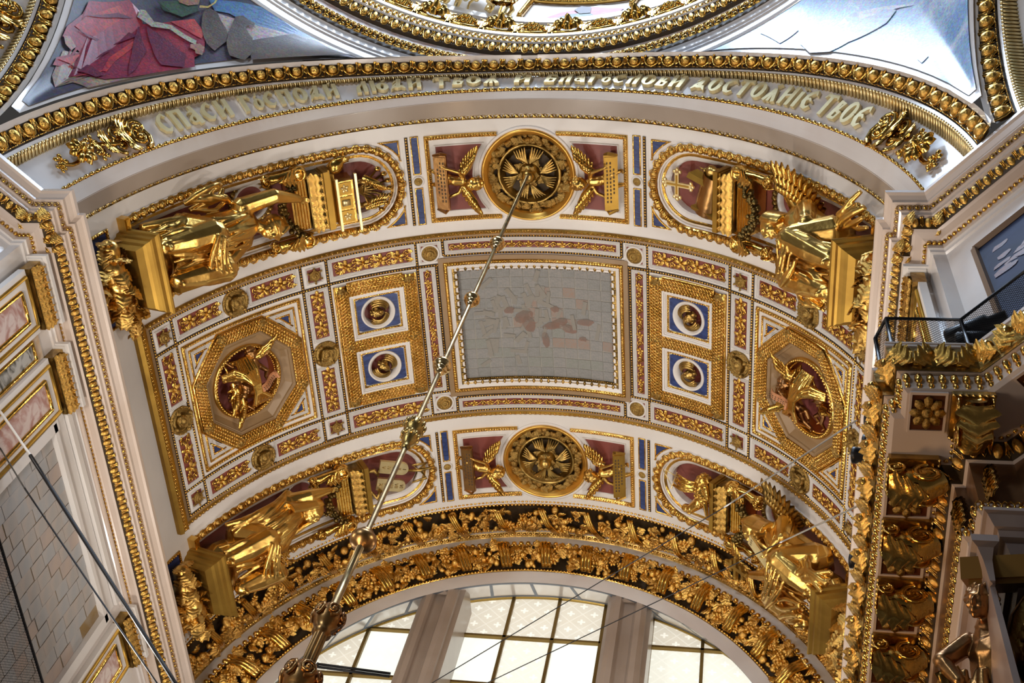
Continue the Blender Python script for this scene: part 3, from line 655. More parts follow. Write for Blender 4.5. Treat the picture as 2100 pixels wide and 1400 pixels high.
for j in range(nr):
    for i in range(nc):
        a = -pa+(i+.5)*2*pa/nc; b = -pb+(j+.5)*2*pb/nr; fig = math.exp(-((a-.02)/.13)**2-((b-.0)/.1)**2)
        mm = TISS[2] if r_.random() < fig*.5 else (TISS[3] if b < 0 and r_.random() < .3 else TISS[r_.choice((0, 0, 1))])
        sheet1(a+r_.uniform(-.0012, .0012), b+r_.uniform(-.001, .001), 2*pa/nc-.0022, 2*pb/nr-.0022, r_.uniform(-.03, .03), .0002+r_.random()*.0006, mm, 'paper_sheet')
for i in range(76):   # torn strips across the left and middle
    a = r_.gauss(-.06, .09); b = r_.gauss(.02, .10); L = r_.uniform(.03, .062)
    if abs(a)+L/2 < pa-.008 and abs(b)+L/2 < pb-.008: sheet1(a, b, L, r_.uniform(.010, .017), r_.choice((r_.uniform(-.5, .5), 1.57+r_.uniform(-.4, .4), r_.uniform(.5, 2.4))), .0012+i*.00003, STR, 'paper_strip')
BLOB = mat('faded_skin', (.34, .20, .155), .75, 0, (.25, .21, .18), 2.5, alpha=.38)
for a, b, rx, ry, an in ((-.045, .022, .032, .02, .4), (-.03, -.005, .02, .03, .2), (.065, .0, .03, .016, .5), (.095, -.018, .028, .014, -.3), (.055, .05, .013, .011, 0), (.15, .01, .028, .012, .1), (.02, -.06, .012, .03, .1), (.04, -.01, .03, .012, .2), (-.09, .045, .018, .012, .3), (.14, -.05, .012, .008, 0)):
    O, X, Y, Z, _ = fr1(PS, a, b, .0034, 1, an); m = MB(); m.add(*prism(circ(0, 0, rx, 14, ry)+rng.normal(0, .0012, (14, 2)), 0, .0003), f=lambda V: V[:, :1]*X+V[:, 1:2]*Y+V[:, 2:]*Z+O); m.obj('painted_form', BLOB, t, smooth=False)
fm = thing('picture_frame', VA.m(A([0, 0, .0]))[0], 'tan and gilt moulded frame around the papered central painting', 'picture frame')
R0 = rect(d(-17.1), d(17.1), -.245, .245)
m = MB(); frame(m, VA, R0, [(0, 0), (0, .006), (.015, .006), (.015, .001)]); m.obj('tan_fascia', TAN, fm, smooth=False)
m = MB(); frame(m, VA, R0, [(.015, .002), (.0155, .008), (.021, .011), (.0265, .008), (.027, .002)]); p, tt = along(R0, .0088, True, .021); stamp(m, merge(box((0, 0, 0), (.75, 1.2, .4)), ell((0, 0, .2), (.3, .6, .3), 6, 4, half=True)), frames(VA, p, tt, .009, .0085)); m.obj('outer_gilt_moulding', GOLD, fm)
m = MB(); frame(m, VA, R0, [(.027, .002), (.027, .006), (.040, .002), (.0405, -.002)]); m.obj('white_slope', WHITE, fm, smooth=False)
RI = rect(-pa, pa, -pb, pb)
m = MB(); frame(m, VA, RI, [(-.016, -.001), (-.014, .003), (-.008, .001), (-.003, -.007), (0, -.019)]); p, tt = along(RI, .024, True, -.008); stamp(m, U_EGG, frames(VA, p, tt, -.003, .022)); m.obj('inner_gilt_moulding', GOLDD, fm)
m = MB(); stamp(m, U_SHELL, frames(VA, p, tt, -.003, .022)); beads(m, VA, RI, .0026, .007, True, -.001, -.012); m.obj('leaf_edge', GOLD, fm, kind='stuff')

# ------------------------------------------------------------------ paired square coffers with cherub heads
for q in (-1, 1):
    a0, a1 = sorted((q*d(21.4), q*d(36))); ac = (a0+a1)/2
    t = vt('paired_coffer', ac, 0, 'pair of square coffers in gilt scale bands on the %s of the central painting' % SIDE(q), 'coffer', 'paired square coffers')
    w = .0385; m = MB()
    for u in (a0+w/2, a1-w/2): band(m, [(u, -.2105), (u, .2105)], False, w)
    for bb, ww in ((.191, w), (-.191, w), (0, w)): band(m, [(a0+w, bb), (a1-w, bb)], False, ww)
    m.obj('gilt_band', GOLD, t)
    m = MB()
    for u in (a0+w/2, a1-w/2): scales(m, (u, -.19), (u, .19), w, 4)
    for bb in (.191, -.191, 0): scales(m, (a0+w, bb), (a1-w, bb), w, 4)
    m.obj('scale_pattern', GOLD, t, kind='stuff')
    me = ucache('knob', lambda: U_KNOB, GOLDD)
    for u in (a0+w/2, a1-w/2):
        for bb in (.191, 0, -.191): inst('knob', me, fr1(VA, u, bb, .01, .017), t)
    for bc in (.0955, -.0955):
        P = rect(ac-.087, ac+.087, bc-.076, bc+.076); m = MB()
        frame(m, VA, P, [(0, .012), (.006, .012), (.006, .008), (.010, .008), (.010, .005), (.0135, .005), (.0135, .002)]); m.obj('white_frame', WHITE, t, smooth=False)
        m = MB(); frame(m, VA, P, [(.0135, .001), (.0145, .005), (.019, .004), (.019, .001)]); beads(m, VA, P, .0032, .0085, True, .0165, .0045); m.obj('bead_frame', GOLD, t)
        Q = rect(ac-.066, ac+.066, bc-.0555, bc+.0555); m = MB(); n = 48; C = circ(ac, bc, .048, n)
        v = C-A(ac, bc); k = np.minimum(.066/np.maximum(abs(v[:, 0]), 1e-6), .0555/np.maximum(abs(v[:, 1]), 1e-6)); Ov = A(ac, bc)+v*k[:, None]
        m.add(np.r_[np.c_[Ov, np.full(n, .0015)], np.c_[C, np.full(n, .0015)]], np.array([[i, (i+1) % n, n+(i+1) % n, n+i] for i in range(n)]), VA.m); m.obj('blue_ground', BLUE, t, smooth=False)
        m = MB(); frame(m, VA, C, [(-.0065, .001), (-.0055, .006), (-.001, .006), (0, .003), (.004, .002), (.007, -.012), (.008, -.03)], True); m.obj('round_frame', WHITE, t)
        m = MB(); fill(m, VA, circ(ac, bc, .042), -.028); m.obj('red_ground', RED, t, smooth=False)
        h = vt('cherub_relief', ac, bc, 'gilt winged cherub head in the %s square on the %s of the painting' % (ROW(bc), SIDE(q)), 'relief', 'cherub heads in the square coffers')
        cherub_head(h, ac, bc, .037, (-q*1.25 if bc > 0 else -q*1.1)+(.25 if bc > 0 else -.3))
    for u0 in ():
        pass

# ------------------------------------------------------------------ octagonal coffers
def octa(a, b, w): k = .4142*w; return np.array([[a-k, b-w], [a+k, b-w], [a+w, b-k], [a+w, b+k], [a+k, b+w], [a-k, b+w], [a-w, b+k], [a-w, b-k]])
for q in (-1, 1):
    ac = q*OC
    t = vt('octagonal_coffer', ac, 0, 'octagonal gilt coffer in the white field on the %s of the vault' % SIDE(q), 'coffer', 'octagonal coffers')
    P = octa(ac, 0, .190); w = .037; m = MB(); band(m, P+(P-A(ac, 0))*(-w/2/.19), True, w); m.obj('gilt_band', GOLD, t)
    m = MB(); Pc = octa(ac, 0, .190-w/2)
    for i in range(8): scales(m, Pc[i], Pc[(i+1) % 8], w, 4)
    m.obj('scale_pattern', GOLD, t, kind='stuff')
    for p in Pc: inst('knob', me, fr1(VA, p[0], p[1], .011, .018), t)
    m = MB(); Q = octa(ac, 0, .152); frame(m, VA, Q, [(0, .010), (.003, .012), (.006, .008), (.009, .008), (.010, .003), (.026, -.012), (.03, -.012)]); 
    n = 64; C = circ(ac, 0, .1135, n); v = C-A(ac, 0); th = np.arctan2(v[:, 1], v[:, 0]); k = .1225/np.cos((th+math.pi/8) % (math.pi/4)-math.pi/8); Ov = A(ac, 0)+unit(v)*k[:, None]
    m.add(np.r_[np.c_[Ov, np.full(n, -.012)], np.c_[C, np.full(n, -.014)]], np.array([[i, (i+1) % n, n+(i+1) % n, n+i] for i in range(n)]), VA.m); m.obj('tan_slope', TAN, t, smooth=False)
    m = MB(); frame(m, VA, C, [(-.004, -.014), (-.003, -.006), (.003, -.003), (.009, -.006), (.010, -.03), (.011, -.06)], True); beads(m, VA, C, .0045, .0098, True, .003, -.004); beads(m, VA, C, .003, .0075, True, .0105, -.02); m.obj('gilt_ring', GOLD, t)
    m = MB(); fill(m, VA, circ(ac, 0, .104), -.058); m.obj('red_ground', mat('rose_ground', (.27, .075, .07), .5, 0, (.2, .05, .05), 1.0), t, smooth=False)
    RF = rect(*sorted((q*d(42.5), q*d(66.2))), -.2085, .2085)
    m = MB(); frame(m, VA, RF, [(0, .001), (.001, .006), (.005, .009), (.009, .006), (.01, .001)]); p, tt = along(RF, .0092, True, .005); stamp(m, turn(ell((0, 0, 0), (.75, .34, .4), 6, 4, half=True), .8), frames(VA, p, tt, .006, .0085)); m.obj('rope_frame', GOLD, t)
    for sa in (-1, 1):
        for sb in (-1, 1):
            c0 = A(q*d(54.35)+sa*.1845, sb*.186); T3 = [c0, c0-A(sa*.099, 0), c0-A(0, sb*.099)]
            if sa*sb < 0: T3 = T3[::-1]
            T3 = np.array(T3)
            m = MB(); frame(m, VA, T3, [(0, .001), (0, .005), (.0045, .005), (.0045, .001)]); beads(m, VA, T3, .0022, .0065, True, .0023, .005)
            frame(m, VA, T3, [(.0165, .001), (.0165, .004), (.0215, .004), (.0215, .001)]); beads(m, VA, T3, .0024, .007, True, .019, .004); m.obj('corner_beading', GOLD, t)
            m = MB()
            for o in (.007, .0105, .014): frame(m, VA, T3, [(o, .0004), (o, .004), (o+.002, .004), (o+.002, .0004)])
            m.obj('corner_fillets', WHITE, t, smooth=False); m = MB(); T4 = T3+mitre(T3, True)*.020; fill(m, VA, T4, .0016); m.obj('blue_corner', BLUE, t, smooth=False)
    # the children in the coffer
    side_ = 'left' if q < 0 else 'right'
    O, X, Y, Z, _ = fr1(VA, ac, 0, -.05, 1, 0); R = np.stack([X, Y, Z], -1); f = lambda V, R=R, O=O: V@R.T+O
    g = thing('cherub_group', O, ('gilt and bronzed winged children holding a paper scroll in the left octagon coffer' if q < 0 else 'gilt and bronzed winged children with a scroll spilling out of the right octagon coffer'), 'relief')
    cfg = ([((-.045, .035, .035), .060, (.5, -.85, .1), (.3, .3, 1), 'a'), ((.045, .03, .035), .058, (-.3, .9, .2), (-.2, -.3, 1), 'b'), ((.015, -.05, .035), .060, (-.9, .2, .1), (.1, .4, 1), 'c')] if q < 0 else
           [((-.01, .035, .045), .066, (-.95, -.2, .2), (.1, -.4, 1), 'a'), ((-.02, -.045, .05), .064, (-.8, .5, .3), (.1, .4, 1), 'b'), ((.05, -.03, .03), .050, (.1, .9, .2), (-.4, -.2, 1), 'c')])
    for o_, s_, up_, fw_, pz in cfg:
        arms = {'a': (((-.42, .5, .15), (-.6, .8, .3)), ((.4, .4, .2), (.55, .2, .5))), 'b': (((-.4, .35, .2), (-.3, .1, .55)), ((.45, .55, .1), (.75, .7, .2))), 'c': (((-.45, .6, .1), (-.7, .45, .3)), ((.4, .7, .2), (.5, 1.05, .3)))}[pz]
        legs = {'a': (((-.25, -.35, .3), (-.3, -.7, 0)), ((.3, -.2, .45), (.35, -.6, .3))), 'b': (((-.2, -.45, .15), (-.25, -.9, .05)), ((.35, -.25, .35), (.15, -.6, .35))), 'c': (((-.3, -.3, .35), (-.15, -.7, .15)), ((.2, -.45, .15), (.3, -.85, 0)))}[pz]
        us, qf = putto(o_, s_, up_, fw_, arms[0], arms[1], legs[0], legs[1]); sculpt(us, 'child', BRONZE, g, .0022, 2, f, 'bronzed child figure')
        for sg in (-1, 1):
            b = MB(); wing(b, f, qf((sg*.12, .6, -.2)), qf((sg*.75, .9, -.1)), (qf((sg*.35, 0, -.2))-qf((0, 0, 0))) if 0 else (qf((sg*.25, -1, 0))-qf((0, 0, 0)))*.9, 8, s_*.9, s_*.55); b.obj('wing', GOLD, g)
    cl = []; sx = 1 if q < 0 else -1
    for k in range(6):
        w_ = .009*(k-2.5); ph = k*1.1; cl.append(tube([(sx*(-.005+w_), .085, .05), (sx*(-.012+w_*1.3), .05, .085+.006*math.sin(ph)), (sx*(.0+w_*.45), .012, .098), (sx*(.002+w_*.4), -.02, .096), (sx*(.018+w_*1.3), -.055, .082+.006*math.cos(ph)), (sx*(.02+w_*1.1), -.085, .05)], [.004, .0066, .0062, .0062, .0068, .004], 6))
    for k in range(4): cl.append(tube([(sx*-.085, .035+.007*k, .05), (sx*-.055, .045+.009*k, .08+.004*math.sin(k*2)), (sx*-.02, .03+.005*k, .092), (sx*.005, .005+.002*k, .098)], [.004, .0062, .0060, .005], 6))
    sculpt(cl, 'drapery', GOLD, g, .0018, 4, f, 'bright gilt drapery')
    PAP = mat('rose_paper', (.62, .30, .15), .55, .2, (.50, .2, .08), 8, bump=.3, bscale=20)
    m = MB(); us = np.linspace(0, 1, 12); sgn = 1
    L0, L1 = ((.012, -.012, .10), (.072, .014, .098)) if q < 0 else ((-.085, .0, .105), (-.022, -.016, .100))
    L0, L1 = A(*L0), A(*L1); nrm = A(-(L1-L0)[1], (L1-L0)[0], 0); nrm = unit(nrm)*.0125
    P = np.stack([L0+(L1-L0)*u+A(0, 0, .006*math.sin(u*6)) for u in us]); m.add(np.r_[P-nrm, P+nrm, P-nrm-A(0, 0, .002), P+nrm-A(0, 0, .002)], [gridF(2, 12), gridF(2, 12)[:, ::-1]+24], f)
    m.add(*tube(np.stack([L1-nrm*1.1, L1+nrm*1.1]), .004, 8), f=f); m.obj('paper_scroll', PAP, g, label='rose-coloured paper scroll')
    m = MB()
    for r0 in range(3):
        for c0 in range(7):
            u = .1+.12*c0; p = L0+(L1-L0)*u+nrm*(.5-.5*r0)+A(0, 0, .0066+.006*math.sin(u*6)); m.add(*box(p, (.0045, .0022, .001)), f=f)
    m.obj('writing', INCISED, g, kind='stuff')
# ------------------------------------------------------------------ side bands: crown panels, blue strips, wreath roundels
for bb, row in ((FB, 'front'), (BB, 'back')):
    for q in (-1, 1):
        t = vt('crown_coffer', q*d(12.5), bb, 'red crown panel in gilt beading, %s of the %s wreath roundel' % (SIDE(q), row), 'coffer', 'red crown panels')
        R_ = .157; x0 = q*math.sqrt(R_**2-.1325**2)*1.05
        P = [(x0, bb+.1365), (q*d(17.5), bb+.1365), (q*d(17.5), bb-.1365), (x0, bb-.1365)]
        if q > 0: P = P[::-1]
        m = MB(); frame(m, VA, P, [(0, .0005), (.001, .007), (.005, .009), (.008, .004), (.012, .004), (.014, .0005)], False); p, tt = along(P, .0085, False, .0045); stamp(m, U_BEAD2, frames(VA, p, tt, .007, .0042)); beads(m, VA, P, .0028, .007, False, .0105, .004); m.obj('bead_frame', GOLD, t)
        th = np.linspace(math.asin(.101/.170), -math.asin(.101/.170), 14); arc = np.stack([q*.170*np.cos(th), bb+.170*np.sin(th)], -1)
        P2 = np.r_[arc, [[q*d(15.6), bb-.101], [q*d(15.6), bb+.101]]]; 
        if q < 0: P2 = P2[::-1]
        m = MB(); fill(m, VA, P2, .001); m.obj('red_ground', RED, t, smooth=False)
        m = MB(); frame(m, VA, P2[::-1], [(0, .0008), (.0015, .004), (.004, .004), (.005, .0008)]); m.obj('white_edge', WHITE, t, smooth=False)
        # child with a tablet
        O, X, Y, Z, _ = fr1(VA, q*d(11.9), bb, .0, 1, 0); R = np.stack([q*X, Y, Z], -1); f = lambda V, R=R, O=O: (V*A(1, 1, 1))@R.T+O   # local x points away from the roundel
        g = thing('putto_with_tablet', O, 'gilt winged child holding %s tablet, %s of the %s wreath roundel' % ('a bronze inscribed' if q > 0 else 'a plain edge-on', SIDE(q), row), 'relief', 'children with tablets')
        us, qf = putto((.034, .004, .020), .072, (-1, -.12 if row == 'front' else -.25, .25), (.15, -.25, 1), ((-.55, .45, .1), (-.85, -.15, .25)), ((.5, .5, .15), (.75, -.05, .35)), ((-.3, -.35, .1), (-.35, -.75, .0)), ((.3, -.3, .2), (.4, -.7, .1)))
        FLIP = lambda V: f(V); sculpt(us, 'child', GOLDP, g, .0022, 2, f)
        for sg in (-1, 1):
            b = MB(); wing(b, f, (-.008, sg*.022, .02), (-.045, sg*.072, .04), (.15, sg*.9, .1), 7, .042, .026); b.obj('wing', GOLD, g)
        Rt = np.array([[math.cos(.35), 0, math.sin(.35)], [0, 1, 0], [-math.sin(.35), 0, math.cos(.35)]])
        m = MB(); m.add(*box((.054, .0, .034), (.040, .17, .009), Rt), f=f); m.add(*box((.054, .0, .037), (.033, .16, .009), Rt), f=f); 
        for sg in (-1, 1): m.add(*tube([(.036, sg*.084, .03), (.05, sg*.092, .045), (.074, sg*.084, .03)], [.004, .006, .004], 5), f=f)
        m.obj('tablet', GOLDM if q > 0 else BRONZE, g, smooth=False, label='flat tablet with curled ends')
        m = MB()
        for r0 in range(3):
            for c0 in range(11 if r0 < 2 else 7): m.add(*box((.046+.009*r0, .062-.0118*c0-(.02 if r0 == 2 else 0), .0445-.0033*r0), (.0045, .007, .0015), Rt), f=f)
        m.obj('lettering', INCISED, g, kind='stuff')
        # blue strip
        s_ = vt('blue_strip', q*d(19.1), bb, 'narrow lapis blue strip with a small gilt boss, %s side of the %s crown panels' % (SIDE(q), row), 'inlay', 'blue strips')
        for h0, h1 in ((.021, .1395), (-.1395, -.021)):
            P = rect(*sorted((q*d(18.42), q*d(19.82))), bb+h0, bb+h1); m = MB(); fill(m, VA, P, .0012); m.obj('blue_ground', BLUE, s_, smooth=False); m = MB(); frame(m, VA, P, [(0, .0005), (0, .0035), (.003, .0035), (.0035, .001)]); m.obj('gilt_edge', GOLD, s_)
        m = MB(); frame(m, VA, circ(q*d(19.1), bb, .0148), [(-.002, 0), (-.002, .005), (.002, .005), (.002, 0)]); m.obj('ring', WHITE, s_); inst('boss', mbo, fr1(VA, q*d(19.1), bb, .002, .0125), s_)
    # wreath roundel
    t = vt('wreath_roundel', 0, bb, 'round gilt boss with a fruit wreath at the crown %s' % ('where the lamp rod hangs' if row == 'front' else 'nearest the window'), 'roundel', 'wreath roundels')
    n = 64; C = circ(0, bb, .1405, n); m = MB(); v = C-A(0, bb); k = .142/np.maximum(abs(v[:, 0]), abs(v[:, 1])); Ov = A(0, bb)+v*k[:, None]
    m.add(np.r_[np.c_[Ov, np.zeros(n)], np.c_[C, np.zeros(n)]], np.array([[i, (i+1) % n, n+(i+1) % n, n+i] for i in range(n)]), VA.m); m.obj('white_corner', WHITE, t, smooth=False)
    m = MB(); frame(m, VA, C, [(-.013, 0), (-.012, .004), (-.004, .004), (-.003, .0)]); m.obj('white_ring', WHITE, t)
    m = MB(); frame(m, VA, C, [(-.003, 0), (-.001, .009), (.003, .009), (.005, .006), (.006, .005), (.012, .0), (.020, -.010), (.021, -.03)]); m.obj('gilt_dish', mat('plain_gilding', (.80, .47, .10), .33, .9, (.70, .40, .09), 1.0), t)
    m = MB(); fill(m, VA, circ(0, bb, .126), -.024); m.obj('dark_ground', DARK, t)
    m = MB(); frame(m, VA, circ(0, bb, .092), [(-.006, -.04), (-.005, -.008), (0, -.002), (.005, -.008), (.010, -.016), (.018, -.02), (.02, -.035)]); p, tt = along(circ(0, bb, .080), .0105); stamp(m, ell((0, 0, 0), (.42, .9, .3), 6, 4, half=True), frames(VA, p, tt, -.022, .0105)); m.obj('gadroon_ring', GOLDD, t)
    r_ = random.Random(5 if bb > 0 else 9); fm_ = ucache('fruit', lambda: merge(ell((0, 0, .3), (.5, .5, .45), 8, 6), ell((0, 0, .72), (.12, .12, .1), 5, 4)), GOLDD); lm_ = ucache('leaf', lambda: leaf(nu=8, nv=5), GOLDD)
    for i in range(44):
        a = 2*math.pi*i/44; 
        for k in range(2):
            rr = .110+r_.uniform(-.011, .012); sz = r_.uniform(.017, .028); inst('fruit', fm_, fr1(VA, rr*math.cos(a+k*.07), bb+rr*math.sin(a+k*.07), -.018-.5*abs(rr-.110), sz, r_.random()*6), t)
        if i % 2 == 0: inst('leaf', lm_, fr1(VA, .112*math.cos(a), bb+.112*math.sin(a), -.006, r_.uniform(.022, .032), r_.random()*6.3), t)
    for i in range(8):
        a = 2*math.pi*i/8+.2; inst('leaf', lm_, fr1(VA, .012*math.cos(a), bb+.012*math.sin(a), -.02, .048, a-math.pi/2), t)
    for i in range(4):
        a = math.pi/2*i+math.pi/2
        if i % 2 == 1 or 1: 
            m = MB(); O, X, Y, Z, _ = fr1(VA, .054*math.cos(a), bb+.054*math.sin(a), -.02, 1.0, a); R = np.stack([X, Y, Z], -1)
            for sg in (-1, 1):
                for k in range(5): m.add(*tube([(-.02, sg*.004, .012), (.0, sg*(.008+.006*k), .02), (.026-.003*k, sg*(.012+.008*k), .006)], [.003, .0055, .002], 5), f=lambda V, R=R, O=O: V@R.T+O)
            m.obj('eagle_wing' if 0 else 'shell', GOLDD, t)
    for i in range(6):
        a = math.pi/3*i; inst('petal', lm_, fr1(VA, 0.004*math.cos(a), bb+.004*math.sin(a), .0, .034, a-math.pi/2), t)
    m = MB(); O, X, Y, Z, _ = fr1(VA, 0, bb, -.03); R = np.stack([X, Y, Z], -1); m.add(*lathe([(.03, 0), (.034, .02), (.026, .034), (.018, .038), (.02, .048), (.012, .058), (0, .06)], 14), f=lambda V: V@R.T+O); m.obj('centre_boss', GOLDD, t)

# ------------------------------------------------------------------ niches of the seated figures
Y0 = d(72.3)
def stad(q, bb, w, u1=72.8, uc=29.2, n=18):
    th = np.linspace(math.pi/2, 3*math.pi/2, n); P = [(d(u1), w)]+[(d(uc)+w*math.cos(t), w*math.sin(t)) for t in th]+[(d(u1), -w)]
    P = np.array([(q*a, bb+b) for a, b in P]); return P if q > 0 else P[::-1]   # inside of the niche stays on the left
def local(q, bb):
    return lambda V: VA.m(np.stack([q*(Y0-V[:, 1]), bb+q*V[:, 0], V[:, 2]], -1))
NICHES = {}
for q in (-1, 1):
    for bb, row in ((FB, 'front'), (BB, 'back')):
        w_ = '%s %s' % (row, SIDE(q)); F = local(q, bb)
        t = vt('statue_niche', q*d(45), bb, 'round-ended red niche with gilt egg moulding at the %s of the vault' % w_, 'niche', 'statue niches')
        m = MB(); P = stad(q, bb, .139); frame(m, VA, P, [(0, 0), (.001, .004), (.004, .004), (.005, 0)], False); frame(m, VA, P, [(.025, -.002), (.029, -.004), (.030, -.010), (.034, -.012)], False); m.obj('white_rim', WHITE, t, smooth=False)
        m = MB(); frame(m, VA, P, [(.005, 0), (.0055, .006), (.009, .010), (.017, .007), (.024, .001), (.025, -.002)], False); frame(m, VA, P, [(.034, -.012), (.035, -.009), (.037, -.009), (.038, -.012), (.0395, -.012), (.040, -.010), (.042, -.010), (.043, -.013)], False); m.obj('gilt_moulding', GOLD, t)
        m = MB(); frame(m, VA, P, [(.043, -.013), (.053, -.018), (.058, -.022), (.059, -.045)], False); m.obj('white_slope', WHITE, t, smooth=False)
        p, tt = along(P, .0325, False, .0145); me = ucache('niche_egg', lambda: ell((0, 0, 0), (.34, .40, .36), 10, 7), GOLD); fr = frames(VA, p, tt, .006, 1)
        for i in range(len(p)):
            if abs(p[i][0]) < d(71): inst('egg', me, (fr[0][i], fr[1][i], fr[2][i], fr[3][i], .0285), t)
        m = MB(); stamp(m, merge(tube([(-.42, .3, .1), (-.40, -.25, .16), (-.15, -.48, .12), (.2, -.46, .1), (.42, -.2, .16), (.44, .3, .1)], .07, 4), ell((.5, 0, .1), (.07, .36, .14), 6, 4)), frames(VA, p, tt, .004, .0295)); m.obj('egg_border', GOLD, t, kind='stuff')
        m = MB(); P9 = stad(q, bb, .082); fill(m, VA, P9, -.044); m.obj('red_ground', RED, t, smooth=False)
        # spandrels with lapis corners
        m = MB()
        for sg in (-1, 1):
            th = np.linspace(0, math.pi/2, 12); arc = [(d(29.2)-.139*math.cos(x), sg*.139*math.sin(x)) for x in th]; P = np.array([(q*a, bb+b) for a, b in [(d(21.2), sg*.139)]+arc]); fill(m, VA, P, 0, .02)
        m.obj('spandrel', WHITE, t, smooth=False)
        for sg in (-1, 1):
            th = np.linspace(.0, 1.05, 9)+.36; arc = [(d(29.2)-.149*math.cos(x), .149*math.sin(x)) for x in th if .149*math.sin(x) < .133 and .149*math.cos(x) < .133]; T = [(d(21.75), .1335)]+[(d(21.75), math.sqrt(.149**2-(d(29.2)-d(21.75))**2))]+arc+[(d(29.2)-math.sqrt(.149**2-.1335**2), .1335)]
            T = np.array([(q*a, bb+sg*b) for a, b in T]); 
            if q*sg < 0: T = T[::-1]
            ar = 0.5*sum(T[i-1][0]*T[i][1]-T[i][0]*T[i-1][1] for i in range(len(T)))
            if ar < 0: T = T[::-1]
            m = MB(); frame(m, VA, T, [(0, .0005), (.0005, .004), (.0045, .004), (.005, .0005)], True); beads(m, VA, T, .0022, .0062, True, .0025, .004); m.obj('corner_beading', GOLD, t); m = MB(); fill(m, VA, T, .0012); m.obj('blue_corner', BLUE, t, smooth=False)
        # end wall of the recess and the lapis field below the shelf
        m = MB(); frame(m, VA, [(q*d(72.8), bb-.14*q), (q*d(72.8), bb+.14*q)], [(0, -.05), (0, .0), (-.04, .0)], False); m.obj('niche_sill', WHITE, t, smooth=False)
        P = rect(*sorted((q*d(75.6), q*d(88.5))), bb-.132, bb+.132); m = MB(); fill(m, VA, P, .0012); m.obj('blue_ground', BLUE, t, smooth=False); m = MB(); frame(m, VA, P, [(0, .0005), (0, .005), (.006, .006), (.008, .0005)]); beads(m, VA, P, .0035, .009, True, .004, .005); m.obj('bead_frame', GOLD, t)
        for sg in (-1, 1):   # small corner blocks at the foot of the moulding
            m = MB(); m.add(*box((sg*.127, -.006, .012), (.034, .02, .03)), f=F); m.add(*box((sg*.127, -.006, .027), (.026, .013, .006)), f=F); m.obj('corner_block', GOLD, t, smooth=False)
        # shelf
        s_ = vt('shelf', q*d(74), bb, 'projecting moulded gilt shelf that carries the %s seated statue' % w_, 'shelf', 'statue shelves')
        m = MB(); L = [(.0, .0, .10), (.0, .112, .126), (-.006, .114, .128), (-.012, .112, .126), (-.016, .106, .119), (-.027, .104, .117), (-.030, .098, .111), (-.040, .094, .105), (-.046, .088, .098), (-.062, .08, .085), (-.064, .0, .0)]
        V = np.concatenate([[(-b, y, -.03), (b, y, -.03), (b, y, h), (-b, y, h)] for y, b, h in L]); m.add(V, gridF(len(L), 4, False, True), F); m.obj('slab', GOLDM, s_, smooth=False)
        # acanthus bracket under the shelf
        g = vt('acanthus_bracket', q*d(80), bb, 'swelling bracket of gilt acanthus leaves under the %s shelf' % w_, 'bracket', 'acanthus brackets')
        CL = [(.095, -.115, .045, .034), (.045, -.13, .05, .044), (-.01, -.125, .055, .046), (-.065, -.115, .05, .042), (-.108, -.095, .045, .031), (.02, -.20, .035, .034), (-.03, -.19, .035, .03)]
        sculpt([ell((x*q, y, z), (r, r*.9, r*.85), 12, 8) for x, y, z, r in CL], 'core', GOLDP, g, .004, 2, F)
        r_ = random.Random(int(abs(bb)*100)+q); lf = ucache('acanthus_leaf', lambda: leaf(1, .40, .42, 4, 18, 9), GOLDP)
        for x, y, z, r in CL:
            x = x*q
            for k in range(13 if r > .033 else 9):
                ph = k*2.4+r_.random(); el = r_.uniform(-.1, 1.25); n_ = A(math.cos(el)*math.cos(ph), math.cos(el)*math.sin(ph), math.sin(el)); p0 = A(x, y, z)+n_*r*.8
                O = F(p0[None])[0]; e = 1e-3; X = unit(F((p0+A(e, 0, 0))[None])[0]-O); Y = unit(F((p0+A(0, e, 0))[None])[0]-O); Z = np.cross(X, Y); N = X*n_[0]+Y*n_[1]+Z*n_[2]
                D_ = X*(-q)+Y*r_.uniform(-.55, .35)+X*r_.uniform(-.3, .3); T_ = unit(D_-N*np.dot(D_, N)); inst('leaf', lf, (O, np.cross(T_, N), T_, N, r_.uniform(.034, .05)), g)
        # lintel with volute brackets
        l_ = vt('lintel', q*d(39), bb, 'gilt entablature block with volutes above the head of the %s statue' % w_, 'lintel', 'niche lintels')
        yy = lambda u: Y0-d(u); m = MB(); m.add(*box((0, (yy(38.7)+yy(41.6))/2, -.012), (.158, yy(38.7)-yy(41.6), .06)), f=F)
        for k in range(5): m.add(*tube([(-.078, yy(39)-.009*k, .019), (.078, yy(39)-.009*k, .019)], .0035, 6), f=F)
        m.obj('fluted_block', GOLD, l_, smooth=False)
        m = MB(); m.add(*box((0, yy(37.1), -.005), (.165, d(2.9), .07)), f=F); m.obj('frieze', GOLDD, l_, smooth=False)
        m = MB(); fl_ = ucache('frieze_leaf', lambda: leaf(1, .4, .4, 3, 8, 5), GOLD)
        for k in range(7):
            x = -.072+.024*k; p0 = A(x, yy(38.4), .034); O = F(p0[None])[0]; X = unit(F((p0+A(1e-3, 0, 0))[None])[0]-O); Y = unit(F((p0+A(0, 1e-3, 0))[None])[0]-O); inst('leaf', fl_, (O, X, Y, np.cross(X, Y), .046), l_)
        m.add(*box((0, yy(35.4), .0), (.178, d(.9), .09)), f=F); m.add(*box((0, yy(36.0), -.002), (.170, d(.4), .08)), f=F); m.obj('cornice', GOLDM, l_, smooth=False)
